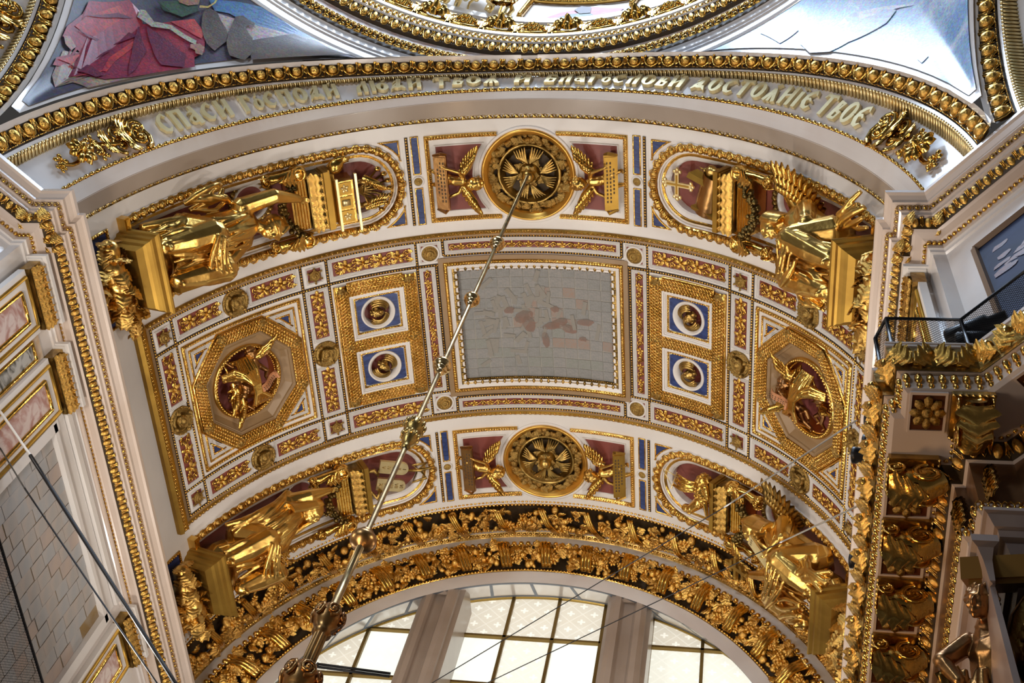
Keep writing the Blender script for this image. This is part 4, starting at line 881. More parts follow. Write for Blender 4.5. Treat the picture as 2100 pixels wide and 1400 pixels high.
        for sg in (-1, 1):
            m = MB(); x = sg*.101
            P = [(x, yy(46.3), .02), (x, yy(45), .035), (x, yy(43), .03), (x, yy(41), .042), (x, yy(39.8), .045)]; m.add(*tube(P, [.012, .015, .013, .018, .02], 8), f=F)
            for yv, rr, hd in ((yy(40.2), .022, 1), (yy(46.2), .014, -1)):
                for s2 in (-1, 1):
                    V, Fc = volute(hd*s2, 18, .15); V = V*A(rr*2.1, rr*2.1, rr*1.2); V = np.stack([x+s2*(.014+V[:, 2]*.5), yv+V[:, 1], .036+V[:, 0]], -1); m.add(V, Fc, F)
                m.add(*turn((ell((0, 0, 0), (.021, rr*.95, rr*.95), 10, 8)), 0, (x, yv, .036)), f=F); V, Fc = volute(hd*sg, 18, .15); m.add(V*A(rr*1.8, rr*1.8, rr*1.2)+A(x, yv, .036+rr*.8), Fc, F)
            m.obj('volute', GOLD, l_)
            V, Fc = leaf(.085, .022, .35, 5, 14, 5); m = MB(); m.add(V*A(1, -1, 1)+A(x, yy(40.4), .052), Fc, F); m.obj('acanthus_leaf', GOLD, l_)
        m = MB(); r_ = random.Random(3)
        for sg in (-1, 1):
            for k in range(15):
                tt_ = k/14; x = sg*(.085-.085*tt_); y = yy(41.0)-.075*math.sin(tt_*math.pi*.5)*.7; 
                for j in range(3): rr = r_.uniform(.005, .010); m.add(*ell((x+r_.uniform(-.01, .01), y+r_.uniform(-.009, .009), .045+r_.uniform(-.008, .012)), (rr, rr, rr), 7, 5), f=F)
        for k in range(16): m.add(*ell((r_.uniform(-.018, .018)-.012*q, yy(44)-r_.uniform(-.02, .025), .05+r_.uniform(-.01, .01)), (.0065,)*3, 6, 5), f=F)
        m.obj('fruit_swag', mat('dark_bronze', (.12, .085, .03), .35, 1, (.24, .16, .05), 3), l_, kind='stuff')
        # wreath ring behind the head
        m = MB(); O, X, Y, Z, _ = fr1(VA, q*d(47.5), bb+.028, -.035); C = circ(q*d(47.5), bb+.028, .052, 30); frame(m, VA, C, [(-.006, -.044), (-.004, -.030), (.002, -.028), (.006, -.034), (.007, -.044)]); m.obj('white_ring', WHITE, t)
        m = MB(); p, tt = along(C, .014, True, -.012); stamp(m, U_BEAD2, frames(VA, p, tt, -.030, .0085)); m.obj('berry_ring', GOLDD, t, kind='stuff')
        NICHES[(q, row)] = (F, yy, bb)
# ------------------------------------------------------------------ seated figures (local frame of a niche: x right when the head is up, y up, z out)
def folds(P, Q, n, r, sag=0.0, wob=.006, zb=0.0, seed=1, m=6):
    """cloth: n folds running from the curve P to the curve Q"""
    r_ = random.Random(seed); P = np.asarray(P, float); Q = np.asarray(Q, float); us = []
    for k in range(n):
        t = k/(n-1); c = lambda C: A(*[np.interp(t*(len(C)-1), range(len(C)), C[:, i]) for i in range(3)]); a, b = c(P), c(Q); pts = []
        for j in range(m):
            u = j/(m-1); pts.append(a+(b-a)*u+A(wob*math.sin(u*5+k*1.7)+r_.uniform(-1, 1)*wob*.3, -sag*math.sin(u*math.pi), zb*math.sin(u*math.pi)+wob*.5*math.cos(u*4+k*2.1)))
        rr = r*(.55+.5*r_.random()); us.append(tube(pts, [rr*.7]+[rr*(.85+.3*r_.random()) for _ in range(m-2)]+[rr*.75], 7))
    return us
def seated(q, row, c, label):
    F, yy, bb = NICHES[(q, row)]
    g = vt('seated_statue', q*d(58), bb, label, 'statue', 'seated statues')
    H = A(*c.get('hip', (0, .15, .055))); Nk = A(*c['neck']); hd = A(*c['head']); hs = c.get('hs', .076); us = []
    sL, sR = A(*c['shL']), A(*c['shR']); mid = (sL+sR)/2
    us += limb([H, H*.45+mid*.55+A(0, 0, .008), mid], [.058, .052, .050], 12)+limb([sL, mid, sR], [.030, .040, .030], 10)+limb([mid, Nk, hd-A(0, .015, 0)], [.032, .019, .018], 9)
    us += folds([sL+A(0, 0, .028), mid+A(0, .02, .045), sR+A(0, 0, .028)], [H+A(-.052, .03, .04), H+A(0, .02, .062), H+A(.052, .03, .04)], 13, .0062, 0, .004, .014, 3)
    for sg, e, h, kn, ft in ((-1, c['elL'], c['haL'], c['knL'], c['ftL']), (1, c['elR'], c['haR'], c['knR'], c['ftR'])):
        sh = sL if sg < 0 else sR; e, h, kn, ft = A(*e), A(*h), A(*kn), A(*ft)
        us += limb([sh, e, h], [.028, .022, .012], 9)+hand(h, h-e, A(0, 0, -1), .024)
        us += folds([sh+A(0, .012, .012), sh+A(0, -.012, .012)], [e*.35+h*.65+A(.0, .012, .006), e*.5+h*.5+A(0, -.03, .0)], 4, .008, .006, .004, .006, 5)   # sleeve
        us += limb([H+A(sg*.03, -.01, 0), kn], [.050, .040], 11)+limb([kn, kn*.5+ft*.5+A(0, 0, .004), ft], [.040, .034, .022], 10)+limb([ft, ft+A(sg*.004, -.004, .026)], [.016, .009], 7)
    kL, kR, fL, fR = [A(*c[k]) for k in ('knL', 'knR', 'ftL', 'ftR')]
    us += folds([kL+A(-.030, 0, .0), kL+A(0, .01, .036), (kL+kR)/2+A(0, -.01, .004), kR+A(0, .01, .036), kR+A(.030, 0, 0)], [fL+A(-.035, .0, -.02), fL+A(-.01, .012, .014), (fL+fR)/2+A(0, .014, .0), fR+A(.01, .012, .014), fR+A(.035, 0, -.02)], 17, .0078, 0, .006, .004, 7)
    us += folds([kL+A(-.02, .03, .01), kL+A(0, .036, .028), (kL+kR)/2+A(0, .02, 0), kR+A(0, .036, .028), kR+A(.02, .03, .01)], [H+A(-.05, .0, .02), H+A(-.02, .01, .05), H+A(0, .01, .055), H+A(.03, .01, .045), H+A(.06, .01, .01)], 11, .0075, .004, .005, .006, 8)
    us += folds([kL+A(-.012, -.02, .036), kL+A(.01, .012, .04)], [kR+A(-.02, -.07, .02), kR+A(.012, .0, .038)], 5, .0075, .020, .004, .006, 9)   # swags from knee to knee
    us += [ell((0, .06, .03), (.085, .085, .05), 12, 8), ell((0, .035, .05), (.075, .05, .05), 12, 8)]
    us += c.get('extra', []); us += head(hd, hs, c.get('up', (0, 1, .1)), c.get('look', (0, -.25, 1)), c.get('hair', 'long'))
    sculpt(us, 'draped_figure', GOLDP, g, .0024, 5, F)
    return g, F, yy
def part(g, F, name, m, prims, smooth=True, label=None, kind=None):
    b = MB()
    for V, Fc in prims: b.add(V, Fc, F)
    return b.obj(name, m, g, smooth, label, kind=kind)
# front left: capped figure with a raised arm and a tablet at the knee
cloak = folds([(-.10, .20, .045), (-.135, .17, .06)], [(-.075, .33, .05), (-.15, .30, .06)], 6, .011, -.02, .012, .012, 11)+folds([(-.075, .17, .08), (-.07, .23, .06)], [(-.075, .02, .05), (-.11, .03, .03)], 6, .012, 0, .010, .02, 12)
g, F, yy = seated(-1, 'front', dict(hip=(-.025, .165, .055), neck=(-.010, .375, .085), head=(.010, .418, .10), shL=(-.066, .345, .075), shR=(.030, .335, .075), elL=(-.078, .45, .10), haL=(-.045, .535, .085),
    elR=(.058, .275, .09), haR=(.075, .215, .10), knL=(-.055, .185, .15), knR=(.048, .195, .155), ftL=(-.065, .018, .115), ftR=(.026, .018, .135), hair='helmet', look=(.35, -.35, 1), extra=cloak), 'gilt seated statue with a domed cap and raised arm, front left niche')
V = np.array([(x, y, z) for x, y, z in ((.045, .03, .11), (.080, .215, .125))]); part(g, F, 'tablet', GOLDM, [box((.064, .12, .115), (.022, .20, .05), np.array([[math.cos(.12), -math.sin(.12)*-1, 0], [-math.sin(.12), math.cos(.12), 0], [0, 0, 1]]))], False, 'long curved plaque leaning at the knee')
# front right: winged figure looking down on a bowl
cloak = folds([(.08, .12, .05), (.12, .10, .06)], [(.15, -.02, .05), (.20, .03, .05)], 6, .012, 0, .01, .02, 13)+folds([(-.03, .17, .16), (-.07, .15, .14)], [(-.01, .015, .13), (-.10, .04, .12)], 7, .011, 0, .012, .014, 14)
g, F, yy = seated(1, 'front', dict(hip=(.035, .145, .055), neck=(.050, .305, .075), head=(.026, .352, .105), shL=(.018, .275, .075), shR=(.088, .265, .065), elL=(-.02, .235, .12), haL=(-.002, .20, .14),
    elR=(.088, .185, .11), haR=(.022, .215, .14), knL=(-.045, .175, .15), knR=(.050, .185, .15), ftL=(-.03, .02, .12), ftR=(.045, .018, .11), hair='long', look=(-.55, -.55, .8), extra=cloak), 'gilt seated angel with a swept-back wing looking down at a bowl, front right niche')
m = MB(); wing(m, F, (.055, .28, .02), (.105, .375, .05), (.75, -1.0, .1), 12, .085, .050); m.obj('wing', GOLD, g)
part(g, F, 'bowl', GOLDP, [(lathe([(.0, -.012), (.016, -.010), (.026, .004), (.027, .010), (.022, .006), (0, -.002)], 16)[0]+A(-.012, .195, .165), lathe([(.0, -.012), (.016, -.010), (.026, .004), (.027, .010), (.022, .006), (0, -.002)], 16)[1])])
# back left: veiled figure with raised arm and a bunch of flowers
cloak = folds([(-.13, .35, .05), (-.07, .39, .07)], [(-.12, .10, .05), (-.085, .16, .07)], 9, .011, 0, .010, .035, 15)+folds([(.02, .20, .15), (.06, .24, .11)], [(.08, .19, .13), (.055, .04, .12)], 5, .009, 0, .008, .01, 16)
g, F, yy = seated(-1, 'back', dict(hip=(-.04, .155, .055), neck=(-.055, .355, .08), head=(-.045, .402, .10), shL=(-.098, .335, .07), shR=(-.018, .325, .075), elL=(-.098, .41, .09), haL=(-.085, .485, .085),
    elR=(.018, .265, .10), haR=(-.002, .215, .13), knL=(-.075, .175, .15), knR=(.040, .175, .155), ftL=(-.075, .015, .11), ftR=(.02, .02, .14), hair='veil', look=(.45, -.3, 1), extra=cloak), 'gilt seated veiled statue with raised arm and a bunch of flowers, back left niche')
r_ = random.Random(2); fl = []
for k in range(26): p = A(.005+r_.uniform(-.018, .022), .205+r_.uniform(-.025, .025), .165+r_.uniform(-.01, .012)); fl.append((petals(5, .32, .2, .3, .2)[0]*r_.uniform(.010, .016)+p, petals()[1]))
for k in range(6): fl.append(tube([(.01, .20, .16), (.03+.004*k, .215+.01*k, .15), (.055+.004*k, .225+.014*k, .13)], [.003, .005, .002], 5))
part(g, F, 'flowers', GOLD, fl, kind='stuff')
# back right: hooded figure with a wing, an open tablet and a cross
cloak = folds([(.04, .30, .11), (.09, .30, .09)], [(-.05, .20, .15), (-.06, .12, .15)], 5, .011, .02, .010, .02, 17)+folds([(.07, .12, .13), (.13, .14, .08)], [(.16, .0, .07), (.13, -.04, .10)], 8, .012, 0, .012, .03, 18)+folds([(-.07, .14, .16), (-.02, .18, .17)], [(-.02, .0, .14), (.04, .02, .15)], 7, .010, 0, .012, .012, 19)
g, F, yy = seated(1, 'back', dict(hip=(.07, .145, .055), neck=(.085, .345, .075), head=(.066, .392, .105), shL=(.045, .305, .08), shR=(.125, .295, .065), elL=(-.03, .28, .12), haL=(-.085, .38, .12),
    elR=(.128, .235, .11), haR=(.09, .245, .145), knL=(-.035, .18, .155), knR=(.10, .17, .15), ftL=(-.02, .02, .13), ftR=(.08, .018, .11), hair='veil', look=(-.5, -.35, .9), extra=cloak), 'gilt seated hooded statue with a wing, an engraved tablet and a cross, back right niche')
m = MB(); wing(m, F, (.10, .30, .02), (.155, .375, .05), (.65, -1.0, .1), 12, .085, .050); m.obj('wing', GOLDD, g)
Rz = lambda a: np.array([[math.cos(a), -math.sin(a), 0], [math.sin(a), math.cos(a), 0], [0, 0, 1]])
part(g, F, 'tablet', GOLDL, [box((.066, .275, .158), (.034, .135, .006), Rz(-.27))], False, 'pale engraved tablet')
part(g, F, 'engraving', INCISED, [box(A(.066, .275, .1615)+Rz(-.27)@A(-.008+.008*i, -.05+.017*j, 0), (.0035, .009, .001), Rz(-.27)) for i in range(3) for j in range(7)], False, kind='stuff')
part(g, F, 'cross', GOLDM, [box((-.088, .44, .13), (.012, .095, .012)), box((-.088, .445, .13), (.07, .012, .012)), box((-.088, .465, .13), (.04, .011, .012)), box((-.088, .412, .13), (.045, .010, .012), Rz(.4))]+[ell((-.088+dx, .44+dy, .13), (.009, .009, .008), 7, 5) for dx, dy in ((-.038, .005), (.038, .005), (0, .05), (0, -.05))], False)

# ------------------------------------------------------------------ what stands above the lintels
def attr(q, row, u, name, label, cat):
    F, yy, bb = NICHES[(q, row)]; return vt(name, q*d(u), bb, label, cat), F, yy
# ark with carrying poles, kneeling winged pair, lamps and an ewer
g, F, yy = attr(-1, 'front', 31, 'gilded_ark', 'gilt panelled chest with carrying poles above the front left statue', 'chest')
part(g, F, 'base_plate', GOLDM, [box((0, yy(34.9), 0), (.18, .012, .07)), box((0, yy(34.2), 0), (.150, .014, .06))], False)
part(g, F, 'chest', GOLD, [box((.012, yy(32.5), .01), (.13, d(3.4), .075))], False)
part(g, F, 'chest_panel', GOLDM, [box((.012+x, yy(32.5), .049), (.036, d(2.5), .004)) for x in (-.043, 0, .043)], False); part(g, F, 'panel_ornament', GOLDL, [turn(U_FLOWER, .4, (.012+x, yy(32.5), .052), .024) for x in (-.043, .043)]+[box((.012, yy(32.5), .053), (.018, .026, .003))])
for u in (30.5, 34.0): part(g, F, 'pole', GOLDL, [box((.012, yy(u), .062), (.175 if u < 32 else .16, .0075, .009))], False)
w_ = vt('winged_pair', -d(27.5), FB, 'two small gilt kneeling winged figures on the chest', 'relief')
for sg in (-1, 1):
    us, qf = putto((sg*.038, yy(29.4), .03), .034, (-sg*.3, 1, .1), (-sg*1, 0, .4), ((-.3, .5, .5), (-.2, .5, .9)), ((.3, .5, .5), (.2, .5, .9)), ((-.2, -.3, .3), (-.2, -.4, -.2)), ((.2, -.3, .3), (.2, -.4, -.2))); sculpt(us, 'figure', GOLDD, w_, .0018, 1, F)
    m = MB(); wing(m, F, (sg*.045, yy(28.6), .03), (sg*.030, yy(26.2), .05), (-sg*1.2, .4, .1), 7, .035, .02); m.obj('wing', GOLD, w_)
l_ = vt('branched_lamp', -d(24.5), FB, 'seven-branched gilt lamp stand at the rounded top of the front left niche', 'lamp stand')
for k in range(7):
    an = (k-3)*.30; x, y = .075*math.sin(an), yy(29.2)+.082*math.cos(an); part(l_, F, 'branch', GOLDD, [tube([(0, yy(29.8), .0), (x*.5, yy(29.5)+.05*math.cos(an), .012), (x, y, .02)], [.004, .0045, .0035], 5)]); part(l_, F, 'lamp', GOLD, [ell((x*1.08, y+.005, .022), (.008, .011, .008), 8, 6)])
g, F, yy = attr(-1, 'front', 33.5, 'ewer', 'tipped gilt ewer beside the carrying poles of the chest', 'ewer')
def latheF(prof, c, R, n=14): V, Fc = lathe(prof, n); return V@np.asarray(R).T+A(*c), Fc
Rx = lambda a: np.array([[1, 0, 0], [0, math.cos(a), -math.sin(a)], [0, math.sin(a), math.cos(a)]])
part(g, F, 'body', GOLD, [latheF([(0, -.030), (.016, -.028), (.022, -.01), (.020, .008), (.010, .018), (.013, .030), (.016, .034)], (-.10, yy(33), .03), Rz(.5)@Rx(-1.57))]); part(g, F, 'handle', GOLD, [tube([(-.105, yy(31.2), .03), (-.12, yy(31), .05), (-.126, yy(32.2), .05), (-.118, yy(33.3), .035)], .0035, 6)])
# open book, cross and jug
g, F, yy = attr(1, 'front', 33, 'open_book', 'large open book with fanned pages and bronze cover above the front right statue', 'book')
part(g, F, 'cover', BRONZE, [latheF([(.042, -.062), (.044, -.02), (.044, .03), (.040, .060)], (.0, yy(33), -.006), Rz(1.3)@Rx(-1.57), 18)])
for sg in (-1, 1): part(g, F, 'pages', GOLDM, [box((.0+sg*.047, yy(32.6)+sg*.006+.002*k, .012+.003*k), (.028-.002*k, .078, .0022), Rz(-.28)@np.array([[math.cos(sg*.5), 0, math.sin(sg*.5)], [0, 1, 0], [-math.sin(sg*.5), 0, math.cos(sg*.5)]])) for k in range(7)], False)
part(g, F, 'foot', GOLD, [ell((-.04, yy(35.0), .012), (.010, .013, .012), 8, 6), ell((.03, yy(35.0), .012), (.010, .013, .012), 8, 6)])
g, F, yy = attr(1, 'front', 27, 'cross', 'pale gilt cross with trefoil ends at the rounded top of the front right niche', 'cross')
cy = yy(27.2); cross = [box((.020, cy-.004, .024), (.013, .088, .007)), box((.020, cy, .024), (.070, .013, .007))]
for dx, dy, a in ((-.038, 0, 0), (.038, 0, 0), (0, .040, 1), (0, -.046, 1)):
    for e1, e2 in ((0, 0), (-.009, 0), (.009, 0)): cross.append(ell((.020+dx+(e1 if a else (.006 if dx > 0 else -.006)*(e1 == 0)), cy+dy+(e1 if not a else (.006 if dy > 0 else -.006)*(e1 == 0)), .024), (.0065, .0065, .005), 7, 5))
part(g, F, 'cross_body', GOLDL, cross, False); part(g, F, 'inlay', GOLDM, [box((.020, cy-.004, .0282), (.0055, .074, .002)), box((.020, cy, .0282), (.056, .0055, .002))], False)
g, F, yy = attr(1, 'front', 34, 'jug', 'small round gilt jug with a spiky stopper beside the open book', 'jug')
part(g, F, 'body', GOLDD, [latheF([(0, -.02), (.012, -.018), (.010, -.012), (.017, .0), (.016, .010), (.006, .018), (.008, .024)], (.078, yy(33.8), .02), Rx(-1.57))]); part(g, F, 'stopper', GOLDD, [tube([(.078, yy(32.5), .02), (.078+dx, yy(31.4), .02+dz)], [.002, .001], 4) for dx, dz in ((0, 0), (.006, .003), (-.006, .003), (.003, -.004))])
# tables of the law
g, F, yy = attr(-1, 'back', 30, 'law_tablets', 'two round-topped gilt tablets with Roman numerals above the back left statue', 'tablet')
NUM = ['I', 'II', 'III', 'IV', 'V', 'VI', 'VII', 'VIII', 'IX', 'X']
GL = {'I': [((0, 0), (0, 1))], 'V': [((-.35, 1), (0, 0)), ((0, 0), (.35, 1))], 'X': [((-.35, 0), (.35, 1)), ((-.35, 1), (.35, 0))]}; WD = {'I': .35, 'V': .9, 'X': .9}
for k, (cx, cyy, an) in enumerate(((-.052, yy(29.6), -.30), (.010, yy(30.6), -.30))):
    R = Rz(an-.0); w, h = .044, .100; P = [(-w/2, -h/2), (w/2, -h/2)]+[(w/2*math.cos(t), h/2-w/2+w/2*math.sin(t)) for t in np.linspace(0, math.pi, 12)]; V, Fc = prism(P, 0, .012); Rr = Rx(.12)
    part(g, F, 'tablet', GOLDL, [((V@Rr.T)@R.T+A(cx, cyy, .02), Fc)], False)
    st = []
    for i in range(5):
        txt = NUM[k*5+i]; tw = sum(WD[ch] for ch in txt); x0 = -tw/2
        for ch in txt:
            for p, r in GL[ch]: a = A(x0+WD[ch]/2+p[0], p[1])*.0115; b = A(x0+WD[ch]/2+r[0], r[1])*.0115; oy = .030-.0178*i; V, Fc = tube([(a[0], a[1]+oy, .0125), (b[0], b[1]+oy, .0125)], .0013, 4); st.append(((V@Rr.T)@R.T+A(cx, cyy, .02), Fc))
            x0 += WD[ch]
    part(g, F, 'numerals', GOLDD, st, kind='stuff')
for sg in (-1, 1): part(g, F, 'scroll_support', GOLDD, [tube([(sg*.04-.02, yy(34.8), .02), (sg*.055-.02, yy(33.9), .05), (sg*.03-.02, yy(33.2), .04), (sg*.045-.02, yy(32.6), .03)], [.006, .008, .007, .003], 6)])
g, F, yy = attr(-1, 'back', 24.5, 'ribbon_bow', 'gilt ribbon bow on the moulding at the rounded top of the back left niche', 'ribbon')
part(g, F, 'bow', GOLDD, [tube([(-.02, yy(24.5), .015), (-.045+.0*k, yy(23.3), .03), (-.05, yy(26.0), .035), (-.02, yy(25), .018)], [.004, .007, .006, .003], 6, flat=.5) for k in range(1)]+[tube([(-.015, yy(24.5), .015), (.012, yy(23.6), .03), (.016, yy(26.4), .033), (-.01, yy(25.2), .018)], [.004, .007, .006, .003], 6), tube([(-.015, yy(22.3), .015), (-.018, yy(24.5), .022), (-.02, yy(27.2), .012)], [.004, .007, .004], 6)])
# lamb on the book, with its banner
g, F, yy = attr(1, 'back', 33, 'lamb', 'gilt fleecy lamb lying on the lintel above the back right statue', 'lamb')
us = [ell((.040, yy(33.0), .028), (.056, .032, .034), 14, 10)]+limb([(-.005, yy(32.6), .04), (-.032, yy(31.2), .05)], [.022, .016])+[ell((-.038, yy(30.2), .05), (.014, .022, .016), 9, 7), ell((-.048, yy(30.9), .058), (.004, .011, .004), 6, 4), ell((-.026, yy(30.7), .058), (.004, .011, .004), 6, 4)]+limb([(.01, yy(34.2), .05), (-.04, yy(34.8), .05)], [.010, .006])+limb([(.07, yy(34.3), .05), (.03, yy(35.0), .055)], [.011, .006])
r_ = random.Random(4)
for k in range(150):
    v = unit(A(*[r_.gauss(0, 1) for _ in range(3)])); us.append(ell(A(.040, yy(33.0), .028)+v*A(.055, .031, .034), (.0048,)*3, 5, 4))
sculpt(us, 'lamb_body', GOLD, g, .0018, 0, F)
g, F, yy = attr(1, 'back', 28.5, 'banner', 'gilt cloth banner on a thin crossed staff, above the lamb', 'banner')
sculpt(folds([(.062, yy(27.4), .03), (.012, yy(26.2), .03)], [(.065, yy(31.5), .04), (.030, yy(31.8), .04)], 9, .0048, 0, .003, .012, 21), 'cloth', GOLD, g, .0018, 2, F)
part(g, F, 'staff', GOLDL, [tube([(.068, yy(27.2), .03), (.0, yy(26.0), .03)], .0022, 5), tube([(.01, yy(26.1), .03), (.055, yy(24.0), .02)], .0018, 5), tube([(.058, yy(24.3), .02), (.05, yy(27.5), .03)], .0018, 5)])
# ------------------------------------------------------------------ ornaments of the front arch and its two neighbours
def sframes(surf, s0, s1, spacing, t0, t1, h=0.0, rad=1.05, shift=.5, zs=1.0, n=None):
    k = n or max(1, int(round(abs(s1-s0)*rad/spacing))); s = s0+(s1-s0)*(np.arange(k)+shift)/k
    P0 = surf.m(np.c_[s, np.full(k, t0), np.full(k, h)]); P1 = surf.m(np.c_[s, np.full(k, t1), np.full(k, h)]); _, ta, _, nn = surf.fr(s, np.full(k, (t0+t1)/2))
    Y = P1-P0; ly = np.linalg.norm(Y, axis=1, keepdims=True); yu = Y/ly; X = unit(ta); X = unit(X-yu*(X*yu).sum(1, keepdims=True)); Z = np.cross(X, yu); fl = np.sign((Z*nn).sum(1, keepdims=True)); X = X*fl; Z = Z*fl
    return (P0+P1)/2, X*spacing, Y, Z*spacing*zs, 1.0
def inst2(name, me, O, X, Y, Z, parent):
    M = Matrix((X, Y, Z)).transposed().to_4x4(); M.translation = Vector(wp(O)); return new_obj(name, me, None, parent, M)
U_FLUTE = merge(box((0, -.02, 0), (.28, .96, .5)), box((.5, -.02, -.12), (.14, .96, .3)), ell((0, .44, .1), (.36, .09, .5), 6, 4))
U_ROPE = merge(ell((-.1, .0, .1), (.40, .5, .42), 8, 5, half=True), ell((.38, -.1, .0), (.16, .42, .3), 5, 4, half=True))
me_egg = ucache('arch_egg', lambda: U_EGG, GOLD)
meanders = MB()
for rf, a0, a1 in ((0, -E0, E0), (1, .45, E0), (-1, -E0, -.45)):
    if rf == 0:
        s = strip_surf('S1', 'S1u', .05); m = MB(); stamp(m, U_CYMA, sframes(s, a0, a1, .0262, 0, .05, .0, 1.0, zs=.35)); m.obj('leaf_moulding', GOLD, arch, kind='stuff')
    s = strip_surf('S4l', 'S4u', .05, rf); m = MB(); stamp(m, U_ROPE, sframes(s, a0, a1, .0212, 0, .05, .0, 1.02, zs=.6)); m.obj('ribbon_moulding', GOLD, arch, kind='stuff')
    s = strip_surf('S5', 'S6', .05, rf); m = MB(); stamp(m, U_FLUTE, sframes(s, a0, a1, .0132, 0, .05, .0, 1.1, zs=.8)); m.obj('fluted_band', GOLDL, arch, kind='stuff')
    s = strip_surf('S7', 'S8', .05, rf); fr = sframes(s, a0, a1, .0537, .011, .05, .001, 1.12)
    for i in range(len(fr[0])): inst2('egg', me_egg, fr[0][i], fr[1][i], fr[2][i], fr[3][i]*.8, arch)
    m = MB(); stamp(m, U_SHELL, fr); stamp(m, U_REEL, sframes(s, a0, a1, .0268, .001, .012, .004, 1.12, zs=.5)); m.obj('egg_border', GOLD, arch, kind='stuff')
# ------------------------------------------------------------------ inscription
V_ = lambda x, y0=0, y1=1, w=.22: ([(x, y0), (x, y1)], [w, w])
def oval(cx, cy, rx, ry, w0=.10, w1=.24, n=18): t = np.linspace(0, 2*math.pi, n+1); return ([(cx+rx*math.cos(a), cy+ry*math.sin(a)) for a in t], [w0+(w1-w0)*abs(math.cos(a+.35)) for a in t])
CS = ([(.60, .78), (.48, .95), (.30, .86), (.14, .66), (.13, .40), (.26, .16), (.44, .10), (.60, .24)], [.05, .15, .16, .2, .24, .22, .16, .05])
GLY = {'С': (.68, [CS]), 'Є': (.68, [CS, ([(.15, .5), (.36, .56), (.52, .46)], [.16, .12, .08])]),
 'П': (.78, [V_(.17), V_(.60), ([(.02, .93), (.72, .93)], [.13, .13])]), 'Г': (.62, [V_(.17), ([(.02, .93), (.50, .93), (.60, .72)], [.13, .16, .06])]),
 'А': (.66, [([(.34, 1), (.52, .0)], [.2, .24]), oval(.24, .30, .15, .17, .07, .14, 12), ([(.08, .66), (.22, .74), (.38, .62), (.22, .48)], [.04, .12, .1, .08])]),
 'И': (.76, [V_(.16), V_(.60), ([(.16, .22), (.60, .68)], [.08, .08]), ([(.34, 1.0), (.46, 1.16)], [.12, .06])]),
 'о': (.44, [oval(.22, .36, .16, .27, .08, .17, 14), ([(.2, .82), (.3, 1.0)], [.12, .05])]), 'О': (.72, [oval(.36, .5, .25, .42)]),
 'Д': (.74, [([(.36, .22), (.46, 1.0)], [.22, .24]), ([(.30, .85), (.14, .58)], [.10, .06]), ([(.02, .02), (.14, .24), (.36, .22), (.58, .24), (.72, .02)], [.06, .2, .24, .2, .06]), ([(.12, .30), (.34, .62)], [.10, .08])]),
 'Л': (.66, [V_(.50), ([(.14, 0), (.16, .50), (.34, .72), (.5, .9)], [.22, .18, .10, .14])]), 'Ю': (.92, [V_(.14), oval(.60, .36, .20, .30), ([(.2, .5), (.42, .42)], [.1, .1]), ([(.66, .86), (.80, 1.04)], [.14, .05])]),
 'Т': (.80, [V_(.40), ([(.02, .78), (.10, .96), (.40, .92), (.70, .96), (.80, .80)], [.05, .16, .14, .16, .05])]),
 'В': (.62, [([(.14, 0), (.24, .86)], [.22, .2]), ([(.22, .80), (.46, .76), (.36, .48), (.22, .44)], [.12, .18, .12, .1]), ([(.2, .42), (.52, .34), (.46, .06), (.12, .04)], [.1, .2, .16, .12])]),
 'Ѧ': (.84, [([(.42, .72), (.14, .0)], [.16, .2]), ([(.42, .72), (.72, .0)], [.16, .2]), ([(.42, .40), (.42, .0)], [.12, .18]), ([(.26, .42), (.60, .42)], [.1, .1]), ([(.38, .86), (.58, 1.02)], [.14, .05])]),
 'Б': (.68, [([(.14, 0), (.22, .96)], [.22, .22]), ([(.20, .92), (.54, .92), (.62, .74)], [.14, .15, .05]), ([(.2, .52), (.54, .44), (.50, .08), (.12, .05)], [.1, .2, .18, .12])]),
 'Н': (.78, [V_(.16), V_(.62), ([(.16, .45), (.62, .58)], [.11, .11])]), 'І': (.34, [V_(.16, 0, .82), ([(.06, 1.0), (.10, 1.06)], [.1, .1]), ([(.24, 1.0), (.28, 1.06)], [.1, .1])])}
def ribbon(pts, ws, z0, z1):
    p = np.asarray(pts, float); d_ = unit(np.gradient(p, axis=0)); n_ = np.stack([-d_[:, 1], d_[:, 0]], -1); w = np.asarray(ws)[:, None]/2; L, R = p+n_*w, p-n_*w; k = len(p)
    V = np.concatenate([np.c_[L, np.full(k, z1)], np.c_[R, np.full(k, z1)], np.c_[L, np.full(k, z0)], np.c_[R, np.full(k, z0)]]); i = np.arange(k-1); q = lambda a, b, c_, d2: np.stack([a, b, c_, d2], -1)
    return V, [q(i+k, i+1+k, i+1, i), q(i, i+1, i+1+2*k, i+2*k), q(i+k+1, i+k, i+3*k, i+3*k+1), np.array([[0, 2*k, 3*k, k], [k-1, 2*k-1, 4*k-1, 3*k-1]])]
LS = strip_surf('S4u', 'S5', .08); LETTER = mat('letter_gilding', (.80, .70, .42), .4, .45, (.70, .58, .30), 2)
WORDS = [('СПАСИ', -1.045, -.83, 'first'), ('ГоСПОДИ', -.80, -.525, 'second'), ('ЛЮДИ', -.478, -.293, 'third'), ('ТВОѦ', -.262, -.075, 'fourth'), ('И', -.037, .013, 'fifth'), ('БЛАГоСЛОВИ', .050, .453, 'longest'), ('ДОСТОѦНІЄ', .482, .862, 'second to last'), ('ТВОЄ', .884, 1.05, 'last')]
